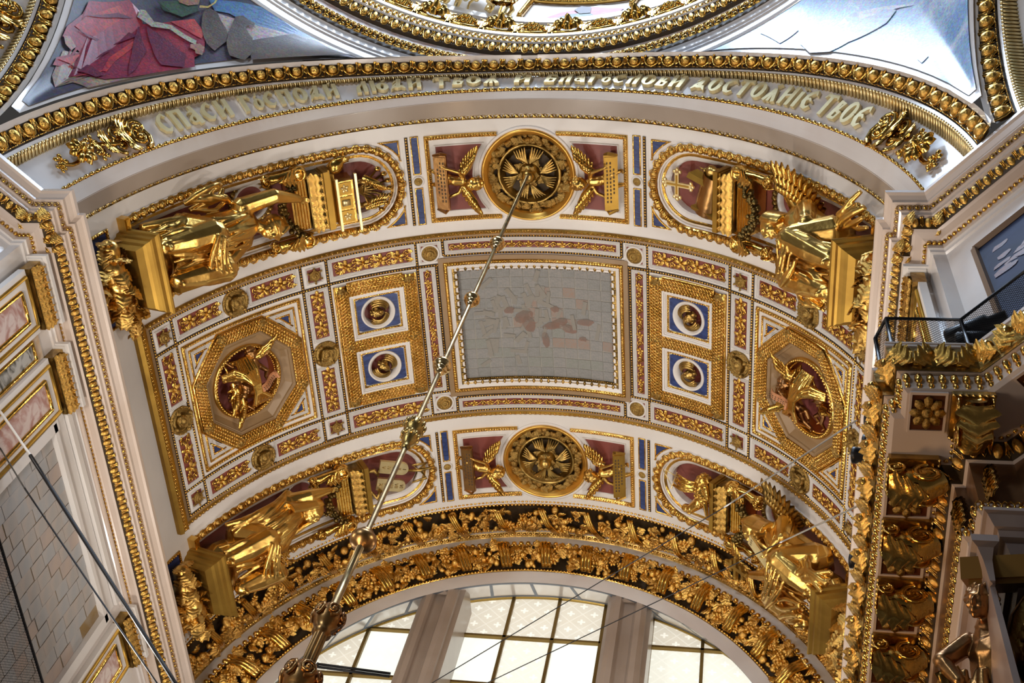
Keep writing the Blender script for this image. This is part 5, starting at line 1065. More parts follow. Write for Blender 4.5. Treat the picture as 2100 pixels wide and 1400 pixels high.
for word, s0, s1, which in WORDS:
    W_ = sum(GLY[c][0] for c in word)+.10*(len(word)-1); k = (s1-s0)/W_; x = s0
    t = thing('inscription_word', LS.m(A([(s0+s1)/2, .03, 0]))[0], 'gilt raised letters, the %s word of the inscription: %s' % (which, word.replace('о', 'О').replace('Ѧ', 'Я').replace('Є', 'Е')), 'lettering', 'words of the inscription')
    for c in word:
        w, st = GLY[c]; m = MB()
        for pts, ws in st:
            V, F_ = ribbon([(a_-.0, b_) for a_, b_ in pts], ws, 0, 1); V = V*A(k, .056, .011)+A(x, .012, .001); m.add(V, F_, LS.m)
        m.obj('letter', LETTER, t, smooth=False, label='letter '+c); x += (w+.10)*k
# scrollwork at both ends of the inscription
def arch_scroll(surf, s0, s1, label):
    t = thing('scroll_ornament', surf.m(A([(s0+s1)/2, .04, 0]))[0], label, 'ornament', 'scroll ornaments of the arch')
    sg = 1 if s1 > s0 else -1; L = abs(s1-s0)*1.05
    def F(V): return surf.m(np.c_[s0+sg*V[:, 0]/1.05, .040+V[:, 1], V[:, 2]])
    m = MB()
    for x, y, s_, h in ((.045, .012, .05, 1), (.055, -.012, .055, -1), (.11, .012, .045, -1), (.12, -.014, .04, 1)):
        V, Fc = volute(h, 16, .14); m.add(V*s_+A(x, y, .004), Fc, F)
    m.add(*tube([(x, .012*math.sin(x*40), .008+.004*math.sin(x*60)) for x in np.linspace(.03, L-.01, 18)], [.005]*17+[.002], 6), f=F); m.obj('scroll', GOLD, t)
    m = MB()
    for x, y, a, s_ in ((.075, .0, -1.57, .06), (.07, .02, -.9, .045), (.08, -.02, -2.2, .045), (.135, .006, -1.3, .05), (.14, -.01, -1.9, .045), (.17, .0, -1.57, .04)): m.add(*turn(leaf(1, .45, .5, 4, 10, 5), a, (x, y, .006), s_), f=F)
    m.obj('leaf', GOLD, t)
    m = MB(); m.add(*turn(petals(8, .32, .16, .26, .25, .3, .16), .2, (L*.74, .0, .012), .062), f=F); m.add(*turn(petals(7, .25, .12, .2, .25, .4, .12), .5, (L*.74, .0, .020), .04), f=F); m.obj('rose', GOLD, t)
    m = MB()
    for x, y, s_ in ((L*.57, .018, .034), (L*.57, -.020, .034), (L*.93, .006, .034), (L*.98, -.008, .026)): m.add(*turn(petals(4, .33, .17, .22, .2, .2, .12), .6, (x, y, .006), s_), f=F)
    m.obj('flower', GOLD, t)
arch_scroll(LS, -1.058, -1.375, 'gilt scroll with rose and leaves at the left end of the inscription')
arch_scroll(LS, 1.07, 1.385, 'gilt scroll with rose and leaves at the right end of the inscription')
arch_scroll(strip_surf('S4u', 'S5', .08, -1), -1.02, -1.33, 'gilt scroll on the neighbouring arch in the top left corner')
# ------------------------------------------------------------------ ornaments of the dome ring
def rframes(z0, z1, spacing, h=0.0, zs=1.0, a=1.15, n=None): return sframes(RING, -a, a, spacing, z0, z1, h, 1.29, zs=zs, n=n)
m = MB(); fr = rframes(1.206, 1.222, .026, .002); stamp(m, turn(ell((0, 0, .1), (.50, .3, .35), 7, 4, half=True), .5), fr); fr = rframes(1.225, 1.258, .036, .002); stamp(m, merge(U_CYMA, turn(U_VOL[1], 0, (.4, .1, .1), .6)), fr); m.obj('leaf_band', GOLD, ring, kind='stuff')
fr = rframes(1.338, 1.376, .0352, .0)
for i in range(len(fr[0])): inst2('egg', me_egg, fr[0][i], fr[1][i], fr[2][i], fr[3][i]*.8, ring)
m = MB(); stamp(m, U_SHELL, fr); m.obj('egg_border', GOLD, ring, kind='stuff')
m = MB(); fr = rframes(1.412, 1.462, .0206, .0); stamp(m, merge(ell((0, -.05, .1), (.34, .42, .4), 7, 5, half=True), box((0, .42, .1), (.8, .12, .3)), box((.5, 0, 0), (.12, .8, .2))), fr); m.obj('bead_band', GOLD, ring, kind='stuff')
fr = rframes(1.50, 1.655, .11, .0, n=26); r_ = random.Random(8)
for i in range(len(fr[0])):
    O, X, Y, Z = fr[0][i], unit(fr[1][i]), unit(fr[2][i]), unit(fr[3][i]); R = np.stack([X, Y, Z], -1); f = lambda V, R=R, O=O: V@R.T+O; m = MB()
    if i % 2: m.add(*turn(petals(8, .34, .15, .2, .25, .3, .17), 0, (0, 0, .012), .095), f=f); nm = 'flower'
    else:
        for k in range(30): m.add(*ell(((k % 5-2)*.012+(-.006 if (k//5) % 2 else .006), -.04+.0135*(k//5), .018+.006*math.sin(k)), (.0085,)*3, 6, 4), f=f)
        nm = 'grapes'
    m.obj(nm, GOLD, ring); m = MB()
    for sg in (-1, 1):
        m.add(*turn(leaf(1, .4, .5, 4, 10, 5), -sg*1.2, (sg*.03, -.035, .006), .065), f=f); m.add(*turn(leaf(1, .4, .5, 4, 10, 5), -sg*1.9, (sg*.03, .035, .006), .055), f=f)
    m.add(*tube([(-.055, -.03, .01), (-.02, -.06, .016), (.02, -.06, .016), (.055, -.03, .01)], .006, 6), f=f); m.obj('leaf', GOLD, ring)
# drum wall above the ring: a painted roundel and the gilt robe of a standing angel
dr = thing('wall_front_drum', (0, YC+1.33, 1.9), kind='structure'); DRUM = Surf(lambda s, t: np.stack([1.34*np.sin(s), YC+1.34*np.cos(s), t+0*s], -1)); P_, _, _, n_ = DRUM.fr(0., 1.9); DRUM.sgn = 1 if n_[0, 1] < 0 else -1
m = MB(); sheet(m, DRUM, -1.2, 1.2, [1.68, 1.9, 2.1, 2.35], 60); m.obj('drum_field', mat('drum_stucco', (.46, .38, .30), .6, 0, (.5, .43, .36), 1.5), dr)
def pinv(f, s0, s1, t0, t1, n=160):
    """(s, t) of a surface that a sight line meets"""
    s, t = np.meshgrid(np.linspace(s0, s1, n*2), np.linspace(t0, t1, n), indexing='ij'); P = f(s.ravel(), t.ravel()); dd = P-CAM; z = dd@CF; X = 1050+FPX*(dd@CR)/z; Y = 700-FPX*(dd@CU)/z
    def g(px, py): i = np.argmin((X-px)**2+(Y-py)**2+(z < 0)*1e9); return s.ravel()[i], t.ravel()[i]
    return g
gd = pinv(DRUM.f, -.8, .8, 1.68, 2.2)
pp = thing('drum_painting', DRUM.m(A([.1, 1.9, 0]))[0], 'painted oval with a pink-robed figure above the dome ring', 'painting')
def clipx(P, x, keep, ax):
    o = []
    for i in range(len(P)):
        p, q = P[i-1], P[i]; ip, iq = (p[ax]-x)*keep >= 0, (q[ax]-x)*keep >= 0
        if ip != iq: o.append(p+(q-p)*(x-p[ax])/(q[ax]-p[ax]))
        if iq: o.append(q)
    return o
def paint(parent, g, surf, pts, m, name, h, step=.05):
    P = np.array([g(*p) for p in pts])+0.0; b = MB(); a = 0.5*sum(P[i-1][0]*P[i][1]-P[i][0]*P[i-1][1] for i in range(len(P)))
    if a < 0: P = P[::-1]
    lo, hi = P.min(0), P.max(0); n0, n1 = [max(1, int(math.ceil((hi[k]-lo[k])/step))) for k in (0, 1)]
    for i in range(n0):
        A_ = clipx(clipx(list(P), lo[0]+(hi[0]-lo[0])*i/n0, 1, 0), lo[0]+(hi[0]-lo[0])*(i+1)/n0, -1, 0)
        for j in range(n1):
            B_ = clipx(clipx(A_, lo[1]+(hi[1]-lo[1])*j/n1, 1, 1), lo[1]+(hi[1]-lo[1])*(j+1)/n1, -1, 1) if len(A_) > 2 else []
            if len(B_) > 2: B_ = np.array(B_); b.add(np.c_[B_, np.full(len(B_), h)], np.arange(len(B_))[None], surf.m)
    return b.obj(name, m, parent, smooth=False)
paint(pp, gd, DRUM, [(1075, 50), (1095, 36), (1150, 22), (1230, 12), (1300, 12), (1306, 22), (1300, 40), (1200, 52), (1120, 56)], mat('painted_sky', (.55, .52, .50), .5, 0, (.45, .46, .50), 3), 'painted_sky', .004)
paint(pp, gd, DRUM, [(1105, 44), (1150, 30), (1215, 18), (1280, 20), (1262, 34), (1190, 44), (1120, 48)], mat('painted_rose', (.50, .16, .20), .5, 0, (.38, .12, .16), 4), 'painted_robe', .007)
paint(pp, gd, DRUM, [(1125, 46), (1165, 34), (1210, 30), (1220, 38), (1180, 46)], mat('painted_green', (.16, .20, .12), .5, 0, (.1, .13, .12), 4), 'painted_drapery', .009)
paint(pp, gd, DRUM, [(1178, 26), (1192, 18), (1212, 20), (1210, 32), (1188, 34)], mat('painted_dark', (.10, .08, .09), .5), 'painted_head', .011)
# gilt frame pieces and the robe
gf = thing('oval_border', DRUM.m(A([.05, 1.8, 0]))[0], 'beaded gilt frame of the painted oval above the dome ring', 'border'); m = MB()
for pa_, pb_ in (((1096, 4), (1320, -4)), ((1065, 42), (1090, 6)), ((1296, 16), (1310, -3))):
    a, b = gd(*pa_), gd(*pb_); m.add(*tube(DRUM.m(np.array([[a[0]+(b[0]-a[0])*u, a[1]+(b[1]-a[1])*u, .012] for u in np.linspace(0, 1, 12)])), .011, 7)); k = 26
    for u in np.linspace(0, 1, k): P = DRUM.m(A([a[0]+(b[0]-a[0])*u, a[1]+(b[1]-a[1])*u, .022]))[0]; m.add(*ell(P, (.009,)*3, 6, 4))
m.obj('beading', GOLD, gf)
rb = thing('angel_robe', DRUM.m(A([0, 1.75, .1]))[0], 'gilt folds of a standing angel cut off by the top edge of the picture', 'statue'); s0, _ = gd(985, 20); DF = lambda V: DRUM.m(np.c_[s0+V[:, 0], 1.70+V[:, 1], V[:, 2]])
us = folds([(-.10, 0, .03), (-.04, .0, .10), (.04, .0, .11), (.10, 0, .05)], [(-.05, .45, .03), (-.02, .45, .09), (.03, .45, .09), (.06, .45, .04)], 13, .013, 0, .012, .03, 31)+folds([(-.10, .01, .06), (.10, .02, .07)], [(-.02, .14, .12), (.11, .12, .10)], 5, .010, .02, .01, .02, 32)
sculpt(us, 'robe', GOLDL, rb, .004, 2, DF); m = MB()
for k in range(14): m.add(*turn(leaf(1, .4, .6, 3, 8, 5), k*1.7, (.085+.012*math.cos(k*2.3), .03+.012*math.sin(k*1.9), .10), .05), f=DF)
m.obj('tassel_leaves', GOLD, rb)
# ------------------------------------------------------------------ mosaics of the pendentives
def mosaic(side, label, m_, name='mosaic'):
    f = PEND[side]; t = thing(name, f.m(A([.78, .5, 0]))[0], label, 'mosaic', 'pendentive mosaics'); ss = np.linspace(.30, math.pi/2-.30, 70); V = []; nt = 24
    for s in ss:
        a = min(s, math.pi/2-s); r0, z0 = np.interp(a, _az, _ro), np.interp(a, _az, _zz); L = math.hypot(1.345-r0, 1.104-z0); t0 = min(.999, max(.032/max(L, 1e-3), (.225-z0)/max(1.104-z0, 1e-3)))
        for j in range(nt): V.append((s, t0+(1.0-t0)*j/(nt-1), .003))
    b = MB(); b.add(np.array(V), gridF(len(ss), nt), f.m); b.obj('tesserae_ground', m_, t); return t
def tess(name, a, b, scale=26, rough=.35, sparkle=.6, coat=.0):
    m = mat(name, a, rough, 0, b, 1.3, bump=sparkle, bscale=scale); nt = m.node_tree; N, L = nt.nodes, nt.links; p = N['Principled BSDF']
    vo = N.new('ShaderNodeTexVoronoi'); vo.inputs['Scale'].default_value = scale; tc = N.new('ShaderNodeTexCoord'); L.new(tc.outputs['Object'], vo.inputs['Vector']); nm = N.new('ShaderNodeBump'); nm.inputs['Strength'].default_value = sparkle; nm.inputs['Distance'].default_value = .05
    se = N.new('ShaderNodeSeparateColor'); L.new(vo.outputs['Color'], se.inputs[0]); L.new(se.outputs[0], nm.inputs['Height']); L.new(nm.outputs[0], p.inputs['Normal'])
    src = p.inputs['Base Color'].links[0].from_socket; mx = N.new('ShaderNodeMix'); mx.data_type = 'RGBA'; mx.inputs[0].default_value = .35; mx.blend_type = 'OVERLAY'; L.new(src, mx.inputs[6]); L.new(vo.outputs['Color'], mx.inputs[7]); L.new(mx.outputs[2], p.inputs['Base Color']); return m
ML = mosaic(-1, 'dark mosaic of a crimson-robed figure with scroll and eagle, left pendentive', tess('tesserae_dusk', (.045, .045, .075), (.08, .06, .085)))
gl = pinv(PEND[-1].f, .1, math.pi/2-.1, 0, 1, 220)
T_ = {k: tess('tesserae_'+k, a, b) for k, a, b in (('crimson', (.30, .025, .045), (.20, .02, .05)), ('scarlet', (.50, .07, .06), (.36, .035, .05)), ('shade', (.11, .015, .045), (.16, .02, .05)), ('sky', (.06, .16, .34), (.10, .22, .40)), ('cloud', (.42, .34, .32), (.34, .27, .28)), ('earth', (.36, .26, .19), (.22, .15, .12)), ('brown', (.07, .05, .045), (.12, .085, .06)), ('green', (.035, .07, .045), (.05, .09, .06)), ('skin', (.36, .20, .15), (.28, .15, .11)), ('parch', (.40, .38, .30), (.32, .30, .24)), ('gold', (.62, .46, .14), (.5, .36, .1)))}
def pt(nm, key, pts, h): paint(ML, gl, PEND[-1], pts, T_[key], nm, h)
pt('painted_sky', 'sky', [(428, 2), (545, 2), (600, 45), (655, 84), (600, 76), (530, 60), (470, 30), (440, 24)], .005)
pt('painted_cloud', 'cloud', [(440, 28), (480, 42), (530, 56), (600, 74), (660, 84), (720, 112), (640, 118), (560, 96), (505, 86), (450, 70)], .0055)
pt('painted_earth', 'earth', [(108, 150), (125, 105), (160, 110), (175, 140), (300, 165), (180, 185), (140, 172)], .005)
pt('painted_earth', 'earth', [(270, 168), (300, 160), (310, 180), (240, 190)], .0055)
pt('painted_robe', 'crimson', [(178, 2), (262, 2), (285, 28), (330, 52), (398, 42), (422, 70), (420, 112), (398, 122), (402, 148), (330, 152), (270, 166), (215, 166), (150, 142), (104, 136), (112, 120), (160, 108), (124, 76), (134, 56), (166, 30)], .007)
pt('robe_light', 'scarlet', [(175, 34), (240, 14), (272, 36), (272, 62), (222, 86), (170, 72), (150, 56)], .0085)
pt('robe_light', 'scarlet', [(272, 88), (284, 92), (236, 132), (218, 152), (208, 150), (222, 122)], .0085)
pt('robe_light', 'scarlet', [(114, 124), (160, 112), (212, 148), (200, 156), (150, 138)], .0085)
pt('robe_light', 'scarlet', [(348, 50), (398, 44), (418, 70), (412, 84), (380, 66)], .0085)
for pts in ([(168, 32), (238, 30), (270, 40), (236, 38)], [(150, 60), (200, 84), (262, 70), (278, 80), (210, 98)], [(284, 60), (300, 110), (276, 150), (262, 160), (270, 118)], [(300, 60), (345, 90), (380, 118), (376, 146), (330, 140), (310, 100)], [(120, 128), (168, 140), (214, 160), (196, 164), (150, 146)], [(180, 100), (230, 104), (216, 116)]): pt('robe_fold', 'shade', pts, .0100)
pt('painted_tunic', 'green', [(318, 2), (402, 2), (405, 26), (372, 40), (334, 26)], .009)
pt('painted_face', 'skin', [(360, 2), (408, 2), (406, 14), (384, 16), (366, 10)], .0105)
pt('painted_scroll', 'parch', [(282, 22), (292, 23), (352, 58), (402, 90), (400, 98), (346, 66)], .0115)
pt('painted_hand', 'skin', [(390, 98), (408, 95), (419, 104), (414, 120), (400, 116), (398, 108), (390, 106)], .0115)
pt('painted_foot', 'skin', [(126, 76), (140, 78), (152, 100), (140, 104), (128, 92)], .009)
pt('eagle_wing', 'brown', [(412, 60), (414, 30), (424, 20), (444, 30), (462, 62), (470, 84), (440, 110), (424, 96)], .009)
pt('eagle_body', 'brown', [(462, 90), (472, 62), (482, 40), (496, 37), (508, 46), (522, 54), (519, 62), (508, 54), (502, 62), (516, 84), (522, 112), (504, 134), (470, 120)], .011)
pt('eagle_wing', 'brown', [(516, 88), (560, 82), (600, 74), (650, 90), (742, 122), (680, 126), (560, 132), (516, 130)], .010)
pt('painted_halo', 'gold', [(406, 20), (424, 21), (440, 12), (446, 2), (443, 2), (437, 10), (424, 18), (408, 17)], .0105)
MR = mosaic(1, 'pale blue mosaic of clouds glittering in the window light, right pendentive', tess('tesserae_azure', (.20, .34, .56), (.46, .55, .68), 30, .30, 1.0)); gr = pinv(PEND[1].f, .1, math.pi/2-.1, 0, 1, 220)
TM = tess('tesserae_mauve', (.36, .35, .46), (.26, .33, .50), 30, .3, 1.0); TP = tess('tesserae_peach', (.60, .50, .48), (.45, .45, .55), 30, .3, 1.0)
for pts, mm in (([(1640, 92), (1700, 60), (1760, 24), (1840, 22), (1820, 50), (1740, 90), (1700, 110), (1660, 112)], TM), ([(1700, 66), (1740, 34), (1830, 14), (1880, 10), (1830, 24), (1750, 48), (1718, 78)], TP), ([(1560, 70), (1580, 45), (1620, 44), (1640, 64), (1600, 92)], TM), ([(1880, 124), (1900, 114), (1906, 118), (1890, 134)], TP)):
    paint(MR, gr, PEND[1], pts, mm, 'painted_cloud', .005)
# ------------------------------------------------------------------ fruit garlands round the window arch
fru = [ucache('garland_fruit', lambda: merge(ell((0, 0, .25), (.5, .5, .48), 9, 6), ell((0, 0, .72), (.13, .13, .1), 5, 4)), GOLD), ucache('garland_pear', lambda: merge(ell((0, -.1, .25), (.42, .45, .42), 9, 6), ell((0, .35, .25), (.24, .36, .26), 7, 5)), GOLD),
       ucache('garland_grapes', lambda: merge(*[ell((.28*math.cos(k*2.4)*(k/12)**.5, -.5+.085*k, .2+.12*math.sin(k*1.7)), (.17,)*3, 5, 4) for k in range(13)]), GOLD)]
glf = ucache('garland_leaf', lambda: leaf(1, .42, .5, 4, 10, 5), GOLD); gfl = ucache('garland_flower', lambda: petals(6, .34, .19, .26, .28, .3, .18), GOLD)
def garland(k1, k2, W, label, nseg, ribbon_w, lim, seed, bulge):
    surf = strip_surf(k1, k2, W); t = thing('fruit_garland', surf.m(A([0, W/2, 0]))[0], label, 'garland'); r_ = random.Random(seed); rad = np.linalg.norm(FC[k1](A(0.))[0][[0, 2]])
    a0 = lim; seg = 2*a0/nseg
    def place(me, nm, s, tt, h, sz, ang, gl=None):
        P, ta, tb, n = surf.fr(s, tt); X = unit(ta[0]*math.cos(ang)+unit(tb[0])*np.linalg.norm(ta[0])*math.sin(ang)); Z = n[0]; Y = np.cross(Z, X); M = Matrix((X*sz, Y*sz, Z*sz)).transposed().to_4x4(); M.translation = Vector(wp(P[0]+Z*h)); new_obj(nm, me, None, t, M)
    for i in range(nseg):
        c = -a0+(i+.5)*seg
        for k in range(16):
            s = c+r_.uniform(-.45, .45)*seg; tt = W*r_.uniform(.14, .86); h = bulge*math.sin(math.pi*tt/W)-.006; place(fru[r_.choice((0, 0, 0, 1, 1, 2))], 'fruit', s, tt, h, r_.uniform(.019, .034), r_.random()*6.28)
        for k in range(15): s = c+r_.uniform(-.45, .45)*seg; tt = W*r_.uniform(.12, .88); place(glf, 'leaf', s, tt, bulge*math.sin(math.pi*tt/W)+.002, r_.uniform(.028, .044), r_.random()*6.28)
        for k in range(4): s = c+r_.uniform(-.42, .42)*seg; tt = W*r_.uniform(.2, .8); place(gfl, 'flower', s, tt, bulge*math.sin(math.pi*tt/W)+.006, r_.uniform(.022, .034), r_.random()*6.28)
        m = MB(); cs = c-seg/2
        for k in (-1, 0, 1):
            sl = .32 if ribbon_w < .02 else .12; P = [(cs+(u-.5)*seg*sl*(1 if c > -9 else 1)+k*ribbon_w*.45/rad, W*(.06+.88*u), bulge*math.sin(math.pi*u)+.018+.002*(k == 0)) for u in np.linspace(0, 1, 9)]; m.add(*tube(surf.m(np.array(P)), ribbon_w*.33, 6))
        m.obj('ribbon', GOLD, t)
    m = MB()
    for tt, r in ((.004, .0055), (W-.005, .0045)):
        kk = int(2*a0*rad/.0125); s = np.linspace(-a0, a0, kk); P, ta, tb, n = surf.fr(s, np.full(kk, tt)); X = unit(ta); stamp(m, U_BEAD2, (P+n*.002, X, np.cross(n, X), n, r))
        V = surf.m(np.c_[np.linspace(-a0, a0, 100), np.full(100, tt), np.full(100, -.002)]); m.add(*tube(V, .0045, 5))
    m.obj('edge_beading', GOLD, t, kind='stuff'); return t
garland('T1', 'T3', .125, 'broad gilt fruit garland bound with slanting ribbons, between vault and window arch', 18, .016, 1.42, 5, .022)
garland('T6', 'T7', .112, 'gilt fruit garland with broad plain bands directly above the window', 18, .026, 1.42, 6, .016)
s = strip_surf('T4', 'T5', .05); m = MB(); stamp(m, merge(ell((-.1, 0, 0), (.36, .42, .5), 7, 5, half=True), box((.42, 0, 0), (.16, .9, .3))), sframes(s, -1.5, 1.5, .0205, .005, .045, .0, 1.0, zs=.5)); m.obj('bead_moulding', GOLD, bw, kind='stuff')
s = strip_surf('T6', 'T5', .05); m = MB(); kk = 115; ss = np.linspace(-1.42, 1.42, kk); P, ta, tb, n = s.fr(ss, np.full(kk, .006)); X = unit(ta); stamp(m, merge(ell((0, 0, 0), (.42, .4, .4), 7, 5, half=True), ell((.5, -.5, -.2), (.16, .3, .3), 5, 4)), (P, X, np.cross(n, X), n, .022)); m.obj('arch_beads', GOLD, bw, kind='stuff')
s = strip_surf('T0', 'T1', .02); m = MB(); kk = 210; ss = np.linspace(-1.42, 1.42, kk); P, ta, tb, n = VA.fr(ss, np.full(kk, -.677)); X = unit(ta); stamp(m, ell((0, 0, 0), (1.3, .8, .8), 6, 4, half=True), (P, X, np.cross(n, X), n, .0045)); m.obj('edge_beads', GOLD, bw, kind='stuff')

# ------------------------------------------------------------------ lunette window
YG = 1.04; win = thing('window_1', (-.03, YG, .3), kind='structure'); RG = .930
def glass(name, base, hi, es):
    m = bpy.data.materials.new(name); m.use_nodes = True; nt = m.node_tree; N, L = nt.nodes, nt.links; p = N['Principled BSDF']; tc = N.new('ShaderNodeTexCoord'); gm = N.new('ShaderNodeNewGeometry'); sx = N.new('ShaderNodeSeparateXYZ'); L.new(gm.outputs['Position'], sx.inputs[0])
    def M_(op, a, b=None):
        n = N.new('ShaderNodeMath'); n.operation = op
        for i, v in enumerate((a, b)):
            if v is None: continue
            if isinstance(v, (int, float)): n.inputs[i].default_value = v
            else: L.new(v, n.inputs[i])
        return n.outputs[0]
    c = .081*S/math.sqrt(2); u = M_('DIVIDE', M_('ADD', sx.outputs[0], sx.outputs[2]), c*math.sqrt(2)); v = M_('DIVIDE', M_('SUBTRACT', sx.outputs[0], sx.outputs[2]), c*math.sqrt(2))
    fu, fv = M_('SUBTRACT', M_('FRACT', u), .5), M_('SUBTRACT', M_('FRACT', v), .5); ln = M_('MAXIMUM', M_('GREATER_THAN', M_('ABSOLUTE', fu), .475), M_('GREATER_THAN', M_('ABSOLUTE', fv), .475))
    X = M_('ABSOLUTE', M_('ADD', fu, fv)); Z = M_('ABSOLUTE', M_('SUBTRACT', fu, fv)); cr = M_('MAXIMUM', M_('MULTIPLY', M_('LESS_THAN', X, .09), M_('LESS_THAN', Z, .32)), M_('MULTIPLY', M_('LESS_THAN', Z, .09), M_('LESS_THAN', X, .32)))
    k = M_('MINIMUM', M_('ADD', M_('MULTIPLY', ln, .55), cr), 1.0); mx = N.new('ShaderNodeMix'); mx.data_type = 'RGBA'; L.new(k, mx.inputs[0]); mx.inputs[6].default_value = (*base, 1); mx.inputs[7].default_value = (*hi, 1)
    p.inputs['Base Color'].default_value = (.5, .5, .45, 1); p.inputs['Roughness'].default_value = .35; L.new(mx.outputs[2], p.inputs['Emission Color']); p.inputs['Emission Strength'].default_value = es; return m
G1 = glass('frosted_pane_pattern', (.62, .57, .47), (.90, .87, .76), .92); G2 = glass('frosted_pane_pale', (.78, .78, .68), (.93, .92, .83), .95); G3 = glass('frosted_pane_bright', (.86, .90, .82), (.95, .96, .88), 1.0)
XB = {'left': [-.92, -.757, -.595, -.432], 'middle': [-.288, -.126, .036, .198], 'right': [.363, .533, .700, .90]}; ZB = [.26, .483, .711, .935]
bars = MB()
for lt, xb in XB.items():
    for j in range(3):
        for i in range(3):
            x0, x1, z0, z1 = xb[i], xb[i+1], ZB[j], ZB[j+1]; P = [(x0, z0), (x1, z0), (x1, z1), (x0, z1)]; Q = []
            for a in range(4):   # cut the pane by the arch
                for u in np.linspace(0, 1, 16, endpoint=False): p = A(*P[a])*(1-u)+A(*P[(a+1) % 4])*u; Q.append(p if np.hypot(*p) < RG else p*0)
            cs = [p for p in Q if p.any()]
            if len(cs) < 6: continue
            Q = np.array(Q)
            th = np.linspace(0, math.pi, 400); arcp = [A(RG*math.cos(t), RG*math.sin(t)) for t in th if x0 <= RG*math.cos(t) <= x1 and z0 <= RG*math.sin(t) <= z1]; pts = np.array(cs+arcp); c = pts.mean(0); o = np.argsort(np.arctan2(*(pts-c).T[::-1])); pts = pts[o]
            b = MB(); n = len(pts); V = np.concatenate([np.c_[pts[:, 0], np.full(n, YG), pts[:, 1]], np.c_[pts[:, 0], np.full(n, YG+.004), pts[:, 1]]]); i_ = np.arange(n); j_ = (i_+1) % n
            b.add(V, [np.arange(n)[None], (np.arange(n)+n)[None, ::-1], np.stack([i_, i_+n, j_+n, j_], -1)]); b.obj('pane', (G1 if j == 2 else (G3 if (i+j) % 3 == 0 or (lt == 'middle' and i == 0) else G2)) if not (lt == 'left' and j == 1 and i < 2) else G1, win, smooth=False)
    for x in xb:
        zt = math.sqrt(max(RG*RG-x*x, 0))
        if zt > .27: b = MB(); b.add(*box((x, YG-.006, (zt+.2)/2), (.011, .014, zt-.2))); b.obj('glazing_bar', mat('dull_gilt_bar', (.22, .14, .04), .45, .8), win, smooth=False)
    for z in ZB[:3]:
        w = math.sqrt(RG*RG-z*z); x0, x1 = max(xb[0], -w), min(xb[-1], w)
        if x1 > x0: b = MB(); b.add(*box(((x0+x1)/2, YG-.006, z), (x1-x0, .014, .009))); b.obj('glazing_bar', MATS['dull_gilt_bar'], win, smooth=False)
b = MB(); th = np.linspace(.1, math.pi-.1, 90); b.add(*tube(np.stack([RG*np.cos(th), np.full(90, YG-.008), RG*np.sin(th)], -1), .008, 6)); b.obj('arched_bar', mat('gilt_bar', (.40, .27, .07), .4, .9), win)
cs = thing('casement', (-.66, YG-.03, .44), 'black-framed tilted casement at the bottom of the left window light', 'casement'); b = MB()
for x0, z0, x1, z1 in ((-.70, .475, -.45, .455), (-.70, .462, -.45, .442), (-.70, .478, -.72, .25)): b.add(*tube([(x0, YG-.05, z0), (x1, YG-.05, z1)], .006, 4))
b.obj('frame', BLACK, cs)
# blue-grey outline pattern on the reveal
RV = strip_surf('T8', 'T9', .22); BG = mat('blue_grey_paint', (.13, .16, .21), .5, 0, (.16, .19, .24), 2)
for t0, t1 in ((.004, .022), (.185, .216)):
    m = MB(); sheet(m, RV, -1.45, 1.45, [t0, t1], 110, .0012); m.obj('painted_line', BG, bw)
for k in range(-9, 10):
    s0 = k*.168-.05; m = MB(); sheet(m, RV, s0-.006, s0+.006, [.022, .1, .185], 3, .0012); m.obj('painted_line', BG, bw)
# stone mullions
MU = mat('mullion_marble', (.36, .285, .23), .32, 0, (.31, .24, .19), .7, coat=.3)
for x0, x1, sd in ((-.405, -.262, 'left'), (.222, .368, 'right')):
    w = x1-x0; t = thing('mullion', ((x0+x1)/2, .9, .2), 'moulded marble mullion on the %s of the middle window light' % sd, 'mullion', 'window mullions')
    for nm, m_, P in (('shaft', MU, [(0, YG), (0, .905), (.014, .893), (.014, .876), (.030, .866), (.047, .866), (.055, .885), (.058, .888), (w-.058, .888), (w-.055, .885), (w-.047, .866), (w-.030, .866), (w-.014, .876), (w-.014, .893), (w, .905), (w, YG)]),):
        V = []; 
        for z in (-.6, .83): V += [(x0+x, y, z if z < 0 else min(z, math.sqrt(.86**2-min(.85, abs(x0+x))**2)+.02)) for x, y in P]
        b = MB(); b.add(np.array(V), gridF(2, len(P))); b.obj(nm, m_, t, smooth=False)
    b = MB(); zc = math.sqrt(.84**2-((x0+x1)/2)**2)-.035; b.add(*box(((x0+x1)/2, .876, zc), (w-.095, .012, .012))); b.add(*tube([(x0+.055, .872, zc), (x1-.055, .872, zc)], .007, 6)); b.obj('panel_head', MU, t, smooth=False)

